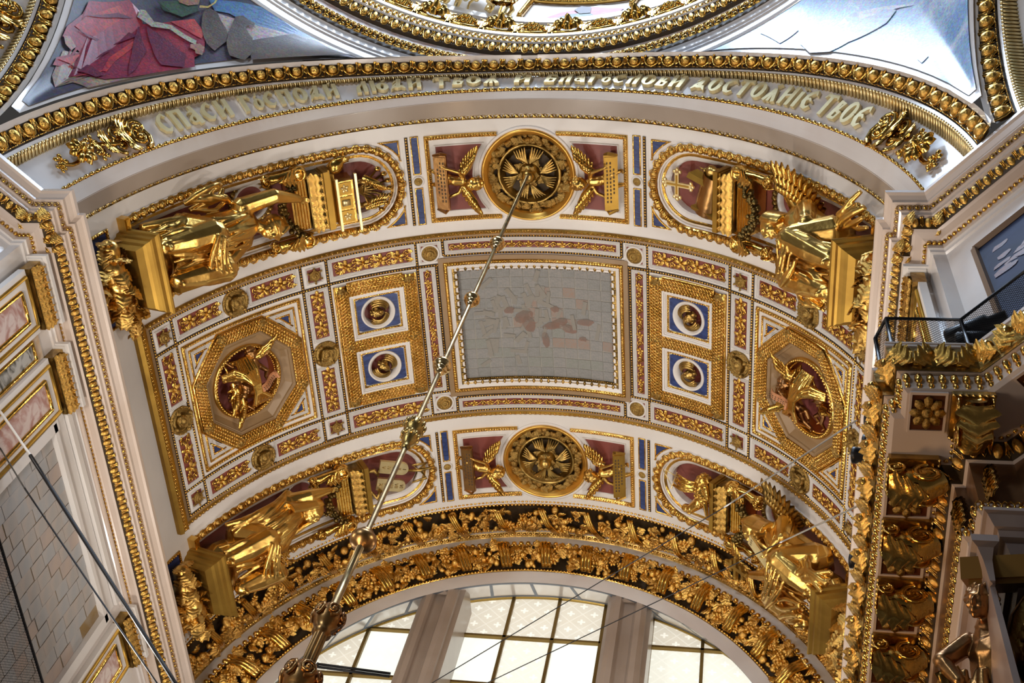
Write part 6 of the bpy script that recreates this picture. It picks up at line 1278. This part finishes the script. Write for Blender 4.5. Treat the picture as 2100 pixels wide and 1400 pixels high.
# ------------------------------------------------------------------ cornice ornaments
me_c = ucache('cornice_egg', lambda: U_EGG, GOLD)
for side, cp, tr in ((-1, CP, CORN_L), (1, CP, CORN_R)):
    m = MB(); stamp(m, U_CYMA, (lambda f: (f[0], f[1]*.0185, f[2]*.0125, f[3]*.009, 1.0))(pframes(cp, side, .0215, .0225, .55, .0185))); m.obj('leaf_moulding', GOLD, tr, kind='stuff')
    fr = pframes(cp, side, .042, -.011, .75, .0285)
    for i in range(len(fr[0])): inst2('egg', me_c, fr[0][i], fr[1][i]*.0285, fr[2][i]*.027, fr[3][i]*.024, tr)
    m = MB(); stamp(m, U_SHELL, (fr[0], fr[1]*.0285, fr[2]*.027, fr[3]*.024, 1.0)); m.obj('egg_border', GOLD, tr, kind='stuff')
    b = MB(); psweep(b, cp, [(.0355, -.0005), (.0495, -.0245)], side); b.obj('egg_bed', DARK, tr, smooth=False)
    m = MB(); fr = pframes(cp, side, .0775, -.033, .6, .0125); stamp(m, ell((0, 0, 0), (.42, .42, .42), 6, 5), (fr[0], fr[1], fr[2], fr[3], .0135)); m.obj('beading', GOLD, tr, kind='stuff')
    q = np.asarray(cp); qq = q+mitre(q, False)*.040; lm = ucache('corner_leaf', lambda: leaf(1, .5, .5, 5, 12, 7), GOLD)
    for i in range(1, len(q)-1):
        for dx in (-.012, .012): O = A(side*qq[i][0], qq[i][1]+dx, -.002); Z = unit(A(-side*.6, -.5, -.6)); Y = unit(np.cross(np.cross(Z, A(0, 0, -1)), Z)); X = np.cross(Y, Z); inst2('leaf', lm, O, X*.03, Y*.038, Z*.03, tr)

# ------------------------------------------------------------------ attic walls
PK = mat('pink_marble', (.40, .21, .18), .25, 0, (.62, .50, .46), 2.2, 'vein', coat=.3); GY = mat('black_white_marble', (.06, .06, .05), .25, 0, (.42, .41, .38), 2.0, 'vein', lo=.44, hi=.56); OR = mat('ochre_marble', (.50, .30, .14), .3, 0, (.58, .46, .34), 1.6, 'vein')
def wplane(side): return Surf(lambda s, t, side=side: np.stack([np.full(np.broadcast(s, t).shape, side*.995), s+0*t, t+0*s], -1), 1)
for side in (-1, 1):
    WP = wplane(side); P_, _, _, n_ = WP.fr(0., 0.); WP.sgn = 1 if n_[0, 0]*side < 0 else -1; nm = 'left' if side < 0 else 'right'; flip = (lambda R: R if WP.sgn*side*1 else R)
    for k, (yc, wh) in enumerate(((-.605, 'nearest the crossing'), (-.375, 'beside the papered mosaic'), (.425, 'near the window'))):
        t = thing('wall_pilaster', WP.m(A([yc, -.2, 0]))[0], 'marble pilaster strip with a gilt leaf capital on the %s wall, %s' % (nm, wh), 'pilaster', 'attic pilasters')
        X0 = side*.995; ii = -side
        b = MB(); b.add(*box((X0+ii*.008, yc, -.46), (.016, .16, .68))); b.add(*box((X0+ii*.014, yc, -.055), (.05, .175, .012))); b.add(*box((X0+ii*.012, yc, -.063), (.036, .166, .006))); b.obj('strip', WHITE, t, smooth=False)
        b = MB(); b.add(*box((X0+ii*.012, yc, -.092), (.028, .155, .046))); b.obj('capital_block', GOLDD, t, smooth=False); lf = ucache('capital_leaf', lambda: leaf(1, .45, .6, 4, 10, 5), GOLD)
        for j in range(8): inst2('leaf', lf, A(X0+ii*.028, yc-.068+.0195*j, -.112), A(0, -side, 0)*.026, A(0, 0, 1)*.046, A(ii, 0, 0)*.03, t)
        for j in range(7): inst2('leaf', lf, A(X0+ii*.026, yc-.06+.0195*j, -.070), A(0, side, 0)*.022, A(0, 0, -1)*.024, A(ii, 0, 0)*.04, t)
        R = [(yc-.062, -.80), (yc-.062, -.125), (yc+.062, -.125), (yc+.062, -.80)]
        b = MB()
        for a_, b_ in zip(R[:-1], R[1:]): b.add(*tube([(X0+ii*.017, a_[0], a_[1]), (X0+ii*.017, b_[0], b_[1])], .0055, 5))
        b.obj('gilt_fillet', GOLDM, t)
        R = [(yc-.038, -.80), (yc-.038, -.158), (yc+.038, -.158), (yc+.038, -.80)]; b = MB()
        for a_, b_ in zip(R[:-1], R[1:]): b.add(*tube([(X0+ii*.018, a_[0], a_[1]), (X0+ii*.018, b_[0], b_[1])], .006, 5))
        b.obj('panel_frame', GOLD, t); b = MB(); b.add(*box((X0+ii*.0155, yc, -.48), (.004, .076, .64))); b.obj('pink_panel', PK, t, smooth=False)
    t = thing('marble_inlay', WP.m(A([-.49, -.3, 0]))[0], 'black and white marble panel framed in gilt and ochre marble on the %s wall' % nm, 'inlay', 'marble inlays'); X0 = side*.995; ii = -side
    b = MB(); b.add(*box((X0+ii*.003, -.49, -.47), (.006, .066, .70))); b.obj('ochre_surround', OR, t, smooth=False); b = MB(); b.add(*box((X0+ii*.006, -.492, -.48), (.006, .040, .64))); b.obj('marble_panel', GY, t, smooth=False); b = MB()
    for a_, b_ in zip([(-.515, -.80), (-.515, -.155), (-.469, -.155)], [(-.515, -.155), (-.469, -.155), (-.469, -.80)]): b.add(*tube([(X0+ii*.010, a_[0], a_[1]), (X0+ii*.010, b_[0], b_[1])], .005, 5))
    b.obj('panel_frame', GOLD, t)
    # big mosaic of the wall, pasted over with paper squares
    t = thing('papered_mosaic', (X0, 0, -.45), 'large wall mosaic pasted over with pale paper squares, %s wall' % nm, 'mosaic', 'papered wall mosaics'); b = MB(); ya, yb = -.278, .278
    for z0, z1, o in ((-.082, -.100, .016), (-.105, -.155, .008), (-.158, -.172, .020)): b.add(*box((X0+ii*o/2, 0, (z0+z1)/2), (o, .60, abs(z1-z0))))
    for y in (ya-.014, yb+.014): b.add(*box((X0+ii*.010, y, -.48), (.020, .028, .66)))
    b.obj('white_frame', WHITE, t, smooth=False); b = MB(); b.add(*box((X0+ii*.002, 0, -.485), (.004, yb-ya, .63))); b.obj('mosaic_ground', mat('mosaic_ochre', (.25, .16, .06), .6, 0, (.3, .24, .17), 2), t, smooth=False); r_ = random.Random(6)
    if side < 0:
        tm = [mat('tissue_'+n_, a_, .75, 0, b_, .8) for n_, a_, b_ in (('grey', (.36, .34, .32), (.42, .36, .32)), ('cool', (.35, .35, .35), (.40, .37, .35)), ('warm', (.42, .34, .29), (.38, .32, .29)))]; tms = []
        for k in tm: q_ = MB(); q_.add(*box((0, 0, 0), (1, 1, 1))); tms.append(q_.mesh('tissue_square', k, False, 1.0))
        nc, nr = 14, 12
        for i in range(nc):
            for j in range(nr):
                y = ya+(i+.5)*(yb-ya)/nc+r_.uniform(-.0015, .0015); z = -.174-(j+.5)*.0515+(.012 if i % 2 else 0)+r_.uniform(-.002, .002)
                if i == nc-1 and j < 2: continue
                M = (Matrix.Translation(Vector(wp(A(X0+ii*(.005+r_.random()*.0008), y, z)))) @ Matrix.Rotation(r_.uniform(-.03, .03), 4, 'X') @ Matrix.Diagonal((.0012*S, ((yb-ya)/nc-.0016)*S, .0500*S, 1))); new_obj('paper_sheet', tms[r_.choice((0, 0, 1, 1, 2))], None, t, M)
    b = MB(); b.add(*box((side*.985, -.0, -.045), (.012, 1.3, .006))); b.obj('thin_ledge', PINK, WALL_L if side < 0 else WALL_R, smooth=False)
# painting on the chamfered pier (right)
DG = Surf(lambda s, t: np.stack([1.079+s*.7071, -.764-s*.7071+0*t, t+0*s], -1)); DG.sgn = 1; P_, _, _, n_ = DG.fr(0., 0.); DG.sgn = 1 if ((CAM-P_[0])*n_[0]).sum() > 0 else -1
t = thing('wall_painting', (1.15, -.84, -.4), 'dark blue painting with reddish clouds in a brown frame on the chamfered right pier', 'painting')
R4 = np.array([[0, -.75], [.16, -.75], [.16, -.147], [0, -.147]]); R4 = R4 if DG.sgn > 0 else R4[::-1]
b = MB(); b.add(np.c_[R4, np.full(4, .004)], np.arange(4)[None], DG.m); b.obj('canvas', mat('night_painting', (.010, .018, .055), .75, 0, (.02, .035, .10), 1.2), t, smooth=False)
b = MB(); 
for p, q_ in (((0, -.75), (0, -.147)), ((0, -.147), (.16, -.147)), ((.16, -.147), (.16, -.75))): b.add(*tube(DG.m(np.array([[p[0], p[1], .006], [q_[0], q_[1], .006]])), .008, 4))
b.obj('frame', mat('brown_frame', (.16, .10, .06), .4), t, smooth=False); r_ = random.Random(12); CL_ = mat('red_cloud_paint', (.16, .05, .035), .5, 0, (.08, .035, .05), 6)
for k in range(10):
    cx, cz = .03+.12*r_.random(), -.2-.10*r_.random(); P = circ(cx, cz, .014+.012*r_.random(), 9, .008); P = P+rng.normal(0, .002, P.shape); P = P if DG.sgn > 0 else P[::-1]; b = MB(); b.add(np.c_[P, np.full(9, .0045+k*.0001)], np.arange(9)[None], DG.m); b.obj('painted_cloud', CL_, t, smooth=False)
# ------------------------------------------------------------------ entablature on the right (and its twin on the left)
seg_ok = None; aca = ucache('frieze_acanthus', lambda: leaf(1, .5, .55, 4, 12, 7), GOLD); mod_v = ucache('modillion_leaf', lambda: leaf(1, .42, .6, 4, 12, 7), GOLD)
MODM = ucache('modillion_scroll', lambda: merge(box((0, 0, .1), (1.0, .62, .2)), *[(lambda V, F_: (np.stack([x+V[:, 2]*0+.0, V[:, 0], V[:, 1]], -1) if 0 else V+A(x, 0, .2), F_))(*volute(h, 16, .13)) for x, h in ((-.28, 1), (.28, -1))]), GOLDD)
rose = ucache('coffer_rosette', lambda: merge(petals(8, .34, .15, .22, .25, .35, .15), ell((0, 0, .15), (.2, .2, .25), 8, 5)), GOLDD)
for side, tr, who in ((1, ENT_R, 'right'),):
    ep = EP
    # big acanthus cyma under the top edge
    fr = pframes(ep, side, .006, -.832, .85, .034)
    for i in range(len(fr[0])):
        O, X, Y, Z = fr[0][i], fr[1][i], fr[2][i], fr[3][i]; sg = 1 if i % 2 else -1; T_ = unit(X*sg*.75-Y*.5); inst2('leaf', aca, O-T_*.018+Z*.002, np.cross(T_, Z)*.034, T_*.046, Z*.03, tr)
    m = MB(); stamp(m, merge(ell((.2, .2, .1), (.3, .25, .25), 6, 4), ell((-.3, -.2, .12), (.2, .2, .22), 6, 4), turn(U_VOL[1], 0, (0, -.1, .1), .6)), (fr[0], fr[1]*.034, fr[2]*.034, fr[3]*.026, 1.0)); m.obj('acanthus_relief', GOLD, tr, kind='stuff')
    b = MB(); psweep(b, ep, [(.001, -.812), (.0035, -.836), (.0115, -.850), (.0115, -.861)], side); b.obj('gilt_bed', GOLDD, tr, smooth=False)
    m = MB(); fr = pframes(ep, side, .0165, -.882, .15, .0155); stamp(m, merge(ell((0, .12, 0), (.40, .34, .5), 7, 5), ell((0, -.35, 0), (.3, .25, .35), 6, 4)), (fr[0], fr[1]*.0155, fr[2]*.034, fr[3]*.012, 1.0)); m.obj('twisted_beading', GOLD, tr, kind='stuff')
    # soffit: modillions and coffers with rosettes
    def soffit(px, py, ux, uy, length, name_only=None):
        """modillion centred at plan point p, u = direction along the wall"""
    q = np.asarray(ep); nsf = []
    for k in range(9):
        y = -.745+.109*k; nsf.append(('m', A(.880, y), A(0, 1)));  nsf.append(('c', A(.878, y+.0545), A(0, 1)))
    nsf += [('c', A(.893, -.846), A(1, 0)), ('m', A(.952, -.846), A(1, 0))]
    d0 = A(.7071, -.7071); nn = A(.7071, .7071); base = A(.964, -.899)+nn*.055
    for k, ty in enumerate(('c', 'm', 'c', 'm')): nsf.append((ty, base+d0*(.055+.062*k), d0))
    for ty, c, u in nsf:
        n_ = A(-u[1], u[0]); n_ = n_ if n_[0] < 0 or (abs(n_[0]) < 1e-9 and n_[1] < 0) else -n_; zz = -.906; U3, N3 = A(u[0], u[1], 0), A(n_[0], n_[1], 0); P3 = A(c[0], c[1], zz); f = lambda V, P3=P3, U3=U3, N3=N3: P3+V[:, :1]*U3+V[:, 1:2]*N3-V[:, 2:3]*A(0, 0, 1)
        if ty == 'm':
            par = MB(); par.add(*box((0, .0, .006), (.058, .070, .012)), f=f)
            for k in range(7):
                for yy_ in (-.035, .035): par.add(*ell((-.026+.0087*k, yy_, .010), (.0042, .003, .005), 6, 4), f=f)
            mo = par.obj('modillion', GOLDD, tr, smooth=False); sc = MB(); 
            sc.add(*tube([(0, -.035, .024), (0, -.012, .040), (0, .012, .028), (0, .034, .022)], [.020, .026, .020, .016], 9), f=f)
            for y0, z0, r0, hd in ((-.018, .036, .022, 1), (.026, .024, .015, -1)):
                for s2 in (-1, 1): V, Fc = volute(hd, 18, .14); V = np.stack([s2*(.022+V[:, 2]*.01), y0+V[:, 0]*r0*1.7, z0+V[:, 1]*r0*1.7], -1); sc.add(V, Fc, f)
            sc.obj('scroll', GOLD, mo); lf = MB(); V, Fc = mod_leaf_uv = leaf(.066, .026, .5, 4, 14, 7); lf.add(V*A(1, -1, 1)+A(0, .036, .044), Fc, f); lf.obj('acanthus_leaf', GOLD, mo)
        else:
            b = MB(); R = [(-.0225, -.029), (.0225, -.029), (.0225, .029), (-.0225, .029)]; V = np.array([(x*k, y*k, z) for k, z in ((1.14, .0), (1.14, .004), (1.0, .004), (1.0, -.002)) for x, y in R]); b.add(V, gridF(4, 4, False, True), f); b.obj('coffer_frame', PINK, tr, smooth=False)
            b = MB(); b.add(*box((0, 0, .0008), (.045, .058, .0016)), f=f); b.obj('coffer_ground', mat('dark_red_gilt', (.16, .05, .02), .35, .6, (.10, .035, .012), 3), tr, smooth=False)
            inst2('rosette', rose, f(A([0, 0, .001]))[0], U3*.046, N3*.050, A(0, 0, -1)*.022, tr)
    m = MB(); fr = pframes(ep, side, .0935, -.903, .9, .012); stamp(m, U_BEAD2, (fr[0], fr[1], fr[2], fr[3], .0052)); m.obj('soffit_beading', GOLD, tr, kind='stuff')
    fr = pframes(ep, side, .100, -.931, .55, .0292)
    for i in range(len(fr[0])): inst2('egg', me_c, fr[0][i], fr[1][i]*.0285, fr[2][i]*.030, fr[3][i]*.026, tr)
    m = MB(); stamp(m, U_SHELL, (fr[0], fr[1]*.0285, fr[2]*.030, fr[3]*.026, 1.0)); m.obj('egg_border', GOLD, tr, kind='stuff'); b = MB(); psweep(b, ep, [(.093, -.915), (.1045, -.946)], side); b.obj('egg_bed', DARK, tr, smooth=False)
    m = MB(); fr = pframes(ep, side, .100, -1.067, .3, .0175); stamp(m, U_CYMA, (fr[0], fr[1]*.0175, fr[2]*.022, fr[3]*.014, 1.0)); m.obj('leaf_moulding', GOLD, tr, kind='stuff')
    for x, y in ((.955, -.75), (.99, -.805), (1.06, -.86)):
        b = MB(); 
        for k in range(12): b.add(*turn(leaf(1, .4, .5, 3, 8, 5), k*2.1, (0, 0, 0), .03), f=lambda V, x=x, y=y, k=k: V@np.array([[0, .3, 1], [1, 0, 0], [0, 1, -.3]]).T*1.0+A(x-.03, y+.004*(k % 3), -1.0-.012*(k//3)))
        b.obj('frieze_ornament', GOLDD, tr)
# ------------------------------------------------------------------ lamp rod hanging from the front roundel
RX, RY = 0.0, -.506; t = thing('lamp_rod', (RX, RY, -1.4), 'long brass chandelier rod with gilt knops crossing the whole picture', 'rod')
def rl(prof, name, m, n=16, label=None): V, Fc = lathe(prof, n); b = MB(); b.add(V+A(RX, RY, 0), Fc); return b.obj(name, m, t, label=label)
zs = [.94, .468, .132, -.197, -.463, -.823, -1.03, -1.156]; b = MB(); b.add(*tube([(RX, RY, .97), (RX, RY, -.823)], .0052, 10)); b.obj('upper_rod', BRASS, t); b = MB(); b.add(*tube([(RX, RY, -.823), (RX, RY, -1.04)], .0068, 10)); b.obj('middle_rod', BRASS, t)
b = MB()
for k in range(8): a = k*math.pi/4; b.add(*tube([(RX+.0078*math.cos(a), RY+.0078*math.sin(a), -1.03), (RX+.0078*math.cos(a), RY+.0078*math.sin(a), -1.6)], .0036, 6))
b.add(*tube([(RX, RY, -1.03), (RX, RY, -1.6)], .008, 8)); b.obj('fluted_shaft', BRASS, t)
KN = [(.004, -.034), (.008, -.030), (.009, -.024), (.007, -.020), (.012, -.017), (.012, -.012), (.009, -.010), (.016, -.006), (.0175, .0), (.017, .006), (.012, .010), (.013, .013), (.009, .017), (.006, .022), (.004, .026)]
for k, z in enumerate(zs[1:4]): kk = (1.05, 1.0, 1.08)[k]; rl([(r*kk*1.12, z+h*kk) for r, h in KN], 'knop', mat('polished_gilt', (.95, .66, .30), .2, 1), 20)
z = zs[4]; rl([(.005, z+.045), (.010, z+.038), (.017, z+.028), (.021, z+.012), (.019, z-.002), (.012, z-.010), (.015, z-.016), (.017, z-.028), (.012, z-.044), (.007, z-.054), (.009, z-.060), (.006, z-.068)], 'carved_knop', GOLDD, 16)
b = MB()
for k in range(10): a = k*math.pi/5; b.add(*ell((RX+.0165*math.cos(a), RY+.0165*math.sin(a), z-.024), (.0045, .0045, .008), 6, 5)); b.add(*ell((RX+.020*math.cos(a+.3), RY+.020*math.sin(a+.3), z+.014), (.005, .005, .011), 6, 5))
b.obj('knop_leaves', GOLDD, t)
z = zs[5]; rl([(.006, z+.024), (.014, z+.020), (.012, z+.014), (.022, z+.006), (.024, z-.003), (.020, z-.012), (.012, z-.018), (.006, z-.022)], 'ring_knop', BRONZE, 20)
for z, s_ in ((zs[6], 1.0), (zs[7]-.012, 1.15)):
    rl([(.006*s_, z+.030*s_), (.014*s_, z+.024*s_), (.022*s_, z+.010*s_), (.024*s_, z-.004*s_), (.018*s_, z-.020*s_), (.012*s_, z-.028*s_), (.016*s_, z-.036*s_), (.008*s_, z-.044*s_)], 'urn_knop', BRONZE, 20); b = MB()
    for k in range(6):
        a = k*math.pi/3; e = A(math.cos(a), math.sin(a), 0); e2 = A(-math.sin(a), math.cos(a), 0); V, Fc = volute(1, 14, .16); V = A(RX, RY, z+.002*s_)+e*(.0225*s_)+V[:, :1]*e2*.022*s_+V[:, 1:2]*A(0, 0, 1)*.024*s_+V[:, 2:3]*e*.02*s_; b.add(V, Fc)
    b.obj('knop_scrolls', BRONZE, t)
# ------------------------------------------------------------------ cables
def cable(p, q, r, name, m, label, cat='cable', sag=.0): p, q = A(*p), A(*q); P = [p*(1-u)+q*u-A(0, 0, sag*4*u*(1-u)) for u in np.linspace(0, 1, 16)]; b = MB(); b.add(*tube(P, r, 6)); o = b.obj(name, m); return tag(o, label, cat)
def cable2(pts, rs, ms, label, cat='cable'):
    t = thing('cable', pts[0], label, cat)
    for k in range(len(pts)-1): b = MB(); b.add(*tube(np.linspace(pts[k], pts[k+1], 8), rs[k], 6)); b.obj('strand', ms[k], t)
WC = mat('white_cord', (.75, .72, .68), .5); GC = mat('grey_cable', (.10, .095, .09), .4, .5)
cable2([on(0, 843, 'x', -.97), on(62, 933, 'x', -.90), on(372, 1420, 'z', -.80)], [.0030, .0042], [WC, BLACK], 'thick black cable with a white upper end across the left wall')
cable2([on(0, 918, 'x', -.975), on(50, 1000, 'x', -.95), on(335, 1420, 'z', -.80)], [.0018, .0020], [GC, BLACK], 'thin dark cable crossing the papered wall mosaic')
cable2([on(300, 1752, 'x', -.80), on(1485, 1040, 'y', -.16), on(1756, 862, 'x', .826)], [.0013, .0017], [BLACK, STEEL], 'thin cable crossing the middle window light and ending near the right octagon')  # one cable; its change in brightness is put into the strand colours
cable2([on(420, 1677, 'x', -.80), on(1600, 1112, 'y', -.12), on(1768, 1033, 'x', .826)], [.0013, .0017], [BLACK, STEEL], 'thin cable crossing the right window light and the hooded statue')  # also a single cable, brighter right part painted in as steel
# ------------------------------------------------------------------ spotlights on the right entablature
for px, py, L, lit in ((1780, 806, .010, 1), (1780, 862, .016, 0), (1778, 908, .018, 0), (1772, 934, .030, 0), (1756, 1150, .022, 0)):
    P = on(px, py, 'z', -.775); u = unit(A(-1, .15 if not lit else -.4, .25)); q = P+A(.02, 0, 0); k = ['topmost, its white lamp glowing', 'second from the top', 'third from the top', 'fourth from the top', 'lowest, beside the hooded statue'][[806, 862, 908, 934, 1150].index(py)]
    t = thing('spotlight', q, 'black spotlight on the edge of the right entablature, '+k, 'spotlight', 'spotlights'); b = MB(); X = unit(np.cross(u, A(0, 0, 1))); Y = np.cross(u, X); R = np.stack([X, Y, u], -1); f = lambda V: V@R.T+q
    b.add(*lathe([(.0, -.01), (.009, -.008), (.011, .0), (.0125, L), (.0135, L+.001), (.0135, L+.008), (.0115, L+.009), (.010, L+.003)], 18), f=f); b.obj('housing', BLACK, t); b = MB(); b.add(*ell((0, 0, L+.003), (.0105, .0105, .005), 14, 6), f=f); b.obj('lens', mat('lamp_white', (.9, .92, 1), .3, 0, emit=(.92, .95, 1), estr=3.0) if lit else mat('dark_glass', (.02, .02, .025), .08), t)
    b = MB(); b.add(*tube([q, q+A(.01, .0, -.024)], .004, 6)); b.obj('bracket', BLACK, t)
# ------------------------------------------------------------------ netted balconies standing on the entablature
NET = bpy.data.materials.new('wire_mesh'); NET.use_nodes = True; _n = NET.node_tree; _p = _n.nodes['Principled BSDF']; _p.inputs['Base Color'].default_value = (.02, .02, .02, 1); _g = _n.nodes.new('ShaderNodeTexCoord'); _s = _n.nodes.new('ShaderNodeSeparateXYZ'); _n.links.new(_g.outputs['UV'], _s.inputs[0])
def net(parent, P, Q, z0, z1, name='net', cell=.0066):
    """wires of the mesh: two diagonal families"""
    P, Q = A(*P, 0), A(*Q, 0); L = np.linalg.norm(Q-P); H = z1-z0; u = (Q-P)/L; b = MB(); V, F_ = [], []; w = .0004; k = 0
    for sg in (1, -1):
        for i in range(int((L+H)/cell)+1):
            x0 = -H+i*cell if sg > 0 else i*cell; a, c = (x0, 0.), (x0+sg*H, H); pts = []
            for (x, z) in (a, c):
                pts.append([x, z])
            (xa, za), (xb, zb) = pts
            if xa > xb: xa, za, xb, zb = xb, zb, xa, za
            if xb <= 0 or xa >= L: continue
            if xa < 0: za += (zb-za)*(-xa)/(xb-xa); xa = 0
            if xb > L: zb = za+(zb-za)*(L-xa)/(xb-xa); xb = L
            p, q = P+u*xa+A(0, 0, z0+za), P+u*xb+A(0, 0, z0+zb); d_ = unit(q-p); n_ = np.cross(d_, np.cross(u, A(0, 0, 1)))*w; m_ = unit(np.cross(u, A(0, 0, 1)))*w
            V += [p-n_, p+n_, q+n_, q-n_, p-m_, p+m_, q+m_, q-m_]; F_ += [[k, k+1, k+2, k+3], [k+4, k+5, k+6, k+7]]; k += 8
    b.add(np.array(V), np.array(F_)); return b.obj(name, BLACK, parent, smooth=False, kind='stuff')
t = thing('netted_balcony', (.95, -.9, -.78), 'black wire-mesh railing round a small balcony on the right pier', 'railing', 'netted balconies')
C4 = [(.838, -.62), (.838, -.855), (.852, -.890), (.962, -.890), (1.10, -1.026)]
for k, (a, b_) in enumerate(zip(C4[:-1], C4[1:])):
    if k: net(t, a, b_, -.797, -.70)
b = MB()
for z in (-.796, -.70):
    for a, b_ in zip(C4[1:-1], C4[2:]): b.add(*tube([(*a, z), (*b_, z)], .0028, 6))
b.obj('rail', BLACK, t); b = MB()
for a in C4[1:]: b.add(*tube([(*a, -.80), (*a, -.70)], .0032, 6))
b.obj('post', BLACK, t); b = MB(); sw = [A(-.003, -.002), A(0, 0)]; b.add(*box((.903, -.897, -.7985), (.124, .006, .004))); b.obj('ledge_strip', PINK, t, smooth=False)
for k, (px, py, ang) in enumerate(((1965, 640, .9), (1985, 718, .45))):
    P = on(px, py if k == 0 else 660, 'z', -.73 if k else -.70)+A(.02, .035, 0); tt_ = thing('loudspeaker', P, ['upper black cylindrical projector behind the balcony mesh', 'lower black cylindrical projector behind the balcony mesh'][k], 'projector', 'projectors on the balcony'); u = unit(A(1, -.55+.4*k, -.1)); X = unit(np.cross(u, A(0, 0, 1))); R = np.stack([X, np.cross(u, X), u], -1); b = MB(); b.add(*lathe([(0, -.035), (.016, -.035), (.019, -.03), (.019, .03), (.014, .034), (.014, .06), (0, .06)], 18), f=lambda V: V@R.T+P); b.obj('body', BLACK, tt_); b = MB(); b.add(*tube([P, P-A(0, 0, .055)], .004, 6)); b.obj('stand', BLACK, tt_)
t = thing('netted_railing', (-.83, -.1, -.8), 'black wire mesh with a heavy top rope at the bottom left edge', 'railing', 'netted balconies'); net(t, (-.829, -.42), (-.829, .42), -.797, -.662, cell=.0075); b = MB(); b.add(*tube([(-.829, -.42, -.66), (-.829, .42, -.66)], .0034, 6))
for k in range(70): b.add(*tube([(-.832, -.42+.012*k, -.657), (-.826, -.417+.012*k, -.664)], .0014, 4))
b.obj('top_rope', BLACK, t)
# ------------------------------------------------------------------ marble cornice and gilt figure of the screen at the lower right
PT = thing('screen_cornice', (.95, -.8, -1.3), 'stepped grey-pink marble cornice of the icon screen at the lower right edge', 'cornice'); SM = mat('screen_marble', (.30, .215, .17), .4, 0, (.24, .17, .14), 1.2)
p0 = on(2016, 1038, 'z', -1.2); b = MB(); psweep(b, [(p0[0], p0[1]+1.2), (p0[0], p0[1]), (p0[0]+.6, p0[1])], [(.2, -1.2), (0, -1.2), (0, -1.206), (.004, -1.208), (.010, -1.225), (.014, -1.226), (.014, -1.24), (.020, -1.242), (.024, -1.262), (.030, -1.264), (.030, -1.29), (.036, -1.292), (.040, -1.31), (.046, -1.312), (.046, -1.36), (.052, -1.364), (.052, -1.9)], 1); b.obj('upper_cornice', SM, PT, smooth=False)
p1 = on(1990, 1094, 'z', -1.25); b = MB(); psweep(b, [(p1[0], p1[1]+1.2), (p1[0], p1[1]), (p1[0]+.03, p1[1]), (p1[0]+.03, p1[1]+.4)], [(.0, -1.25), (0, -1.262), (.006, -1.266), (.010, -1.285), (.012, -1.32), (.018, -1.324), (.02, -1.9)], 1); b.obj('lower_cornice', SM, PT, smooth=False)
fg = thing('screen_figure', on(2050, 1330, 'z', -1.3), 'dark gilt carved figure and foliage below the marble steps at the lower right corner', 'statue'); O = on(2045, 1330, 'z', -1.34); Rr = np.stack([unit(CR*1.0), unit(CU), unit(-CF)], -1)
Z_ = unit(A(-.35, -.75, -.56)); Y_ = unit(A(.10, -.35, .93)-Z_*np.dot(A(.10, -.35, .93), Z_)); X_ = np.cross(Y_, Z_); Rf = np.stack([X_, Y_, Z_], -1); f = lambda V: V@Rf.T+O
us = head((-.010, .045, .03), .040, (.2, 1, 0), (-.3, -.2, 1), 'curls')+limb([(.0, -.05, 0), (.0, -.01, .01), (-.005, .02, .015)], [.030, .030, .016], 9)+limb([(-.028, .005, .01), (-.055, -.02, .03), (-.035, -.045, .045)], [.013, .011, .007])+limb([(.03, .0, .0), (.05, -.03, .02), (.03, -.06, .035)], [.013, .011, .008])+folds([(-.03, -.03, .03), (.03, -.03, .03)], [(-.05, -.13, .02), (.05, -.13, .02)], 9, .007, 0, .006, .01, 41)
sculpt(us, 'figure', BRONZE, fg, .0016, 1, f); b = MB(); wing(b, f, (.02, .0, -.01), (.045, .065, .0), (.9, -.4, .1), 8, .05, .03); b.obj('wing', GOLDD, fg); b = MB(); r_ = random.Random(5)
for k in range(26): b.add(*turn(leaf(1, .42, .5, 3, 9, 5), r_.random()*6.3, (r_.uniform(-.06, .05), r_.uniform(-.12, -.04), r_.uniform(-.01, .03)), .032), f=f)
b.obj('foliage', GOLDD, fg); b = MB(); b.add(*box((.012, .088, .0), (.085, .026, .05)), f=f); b.add(*box((.012, .074, .0), (.070, .010, .04)), f=f); b.obj('block', mat('dim_gilding', (.35, .19, .05), .4, .9), fg, smooth=False)
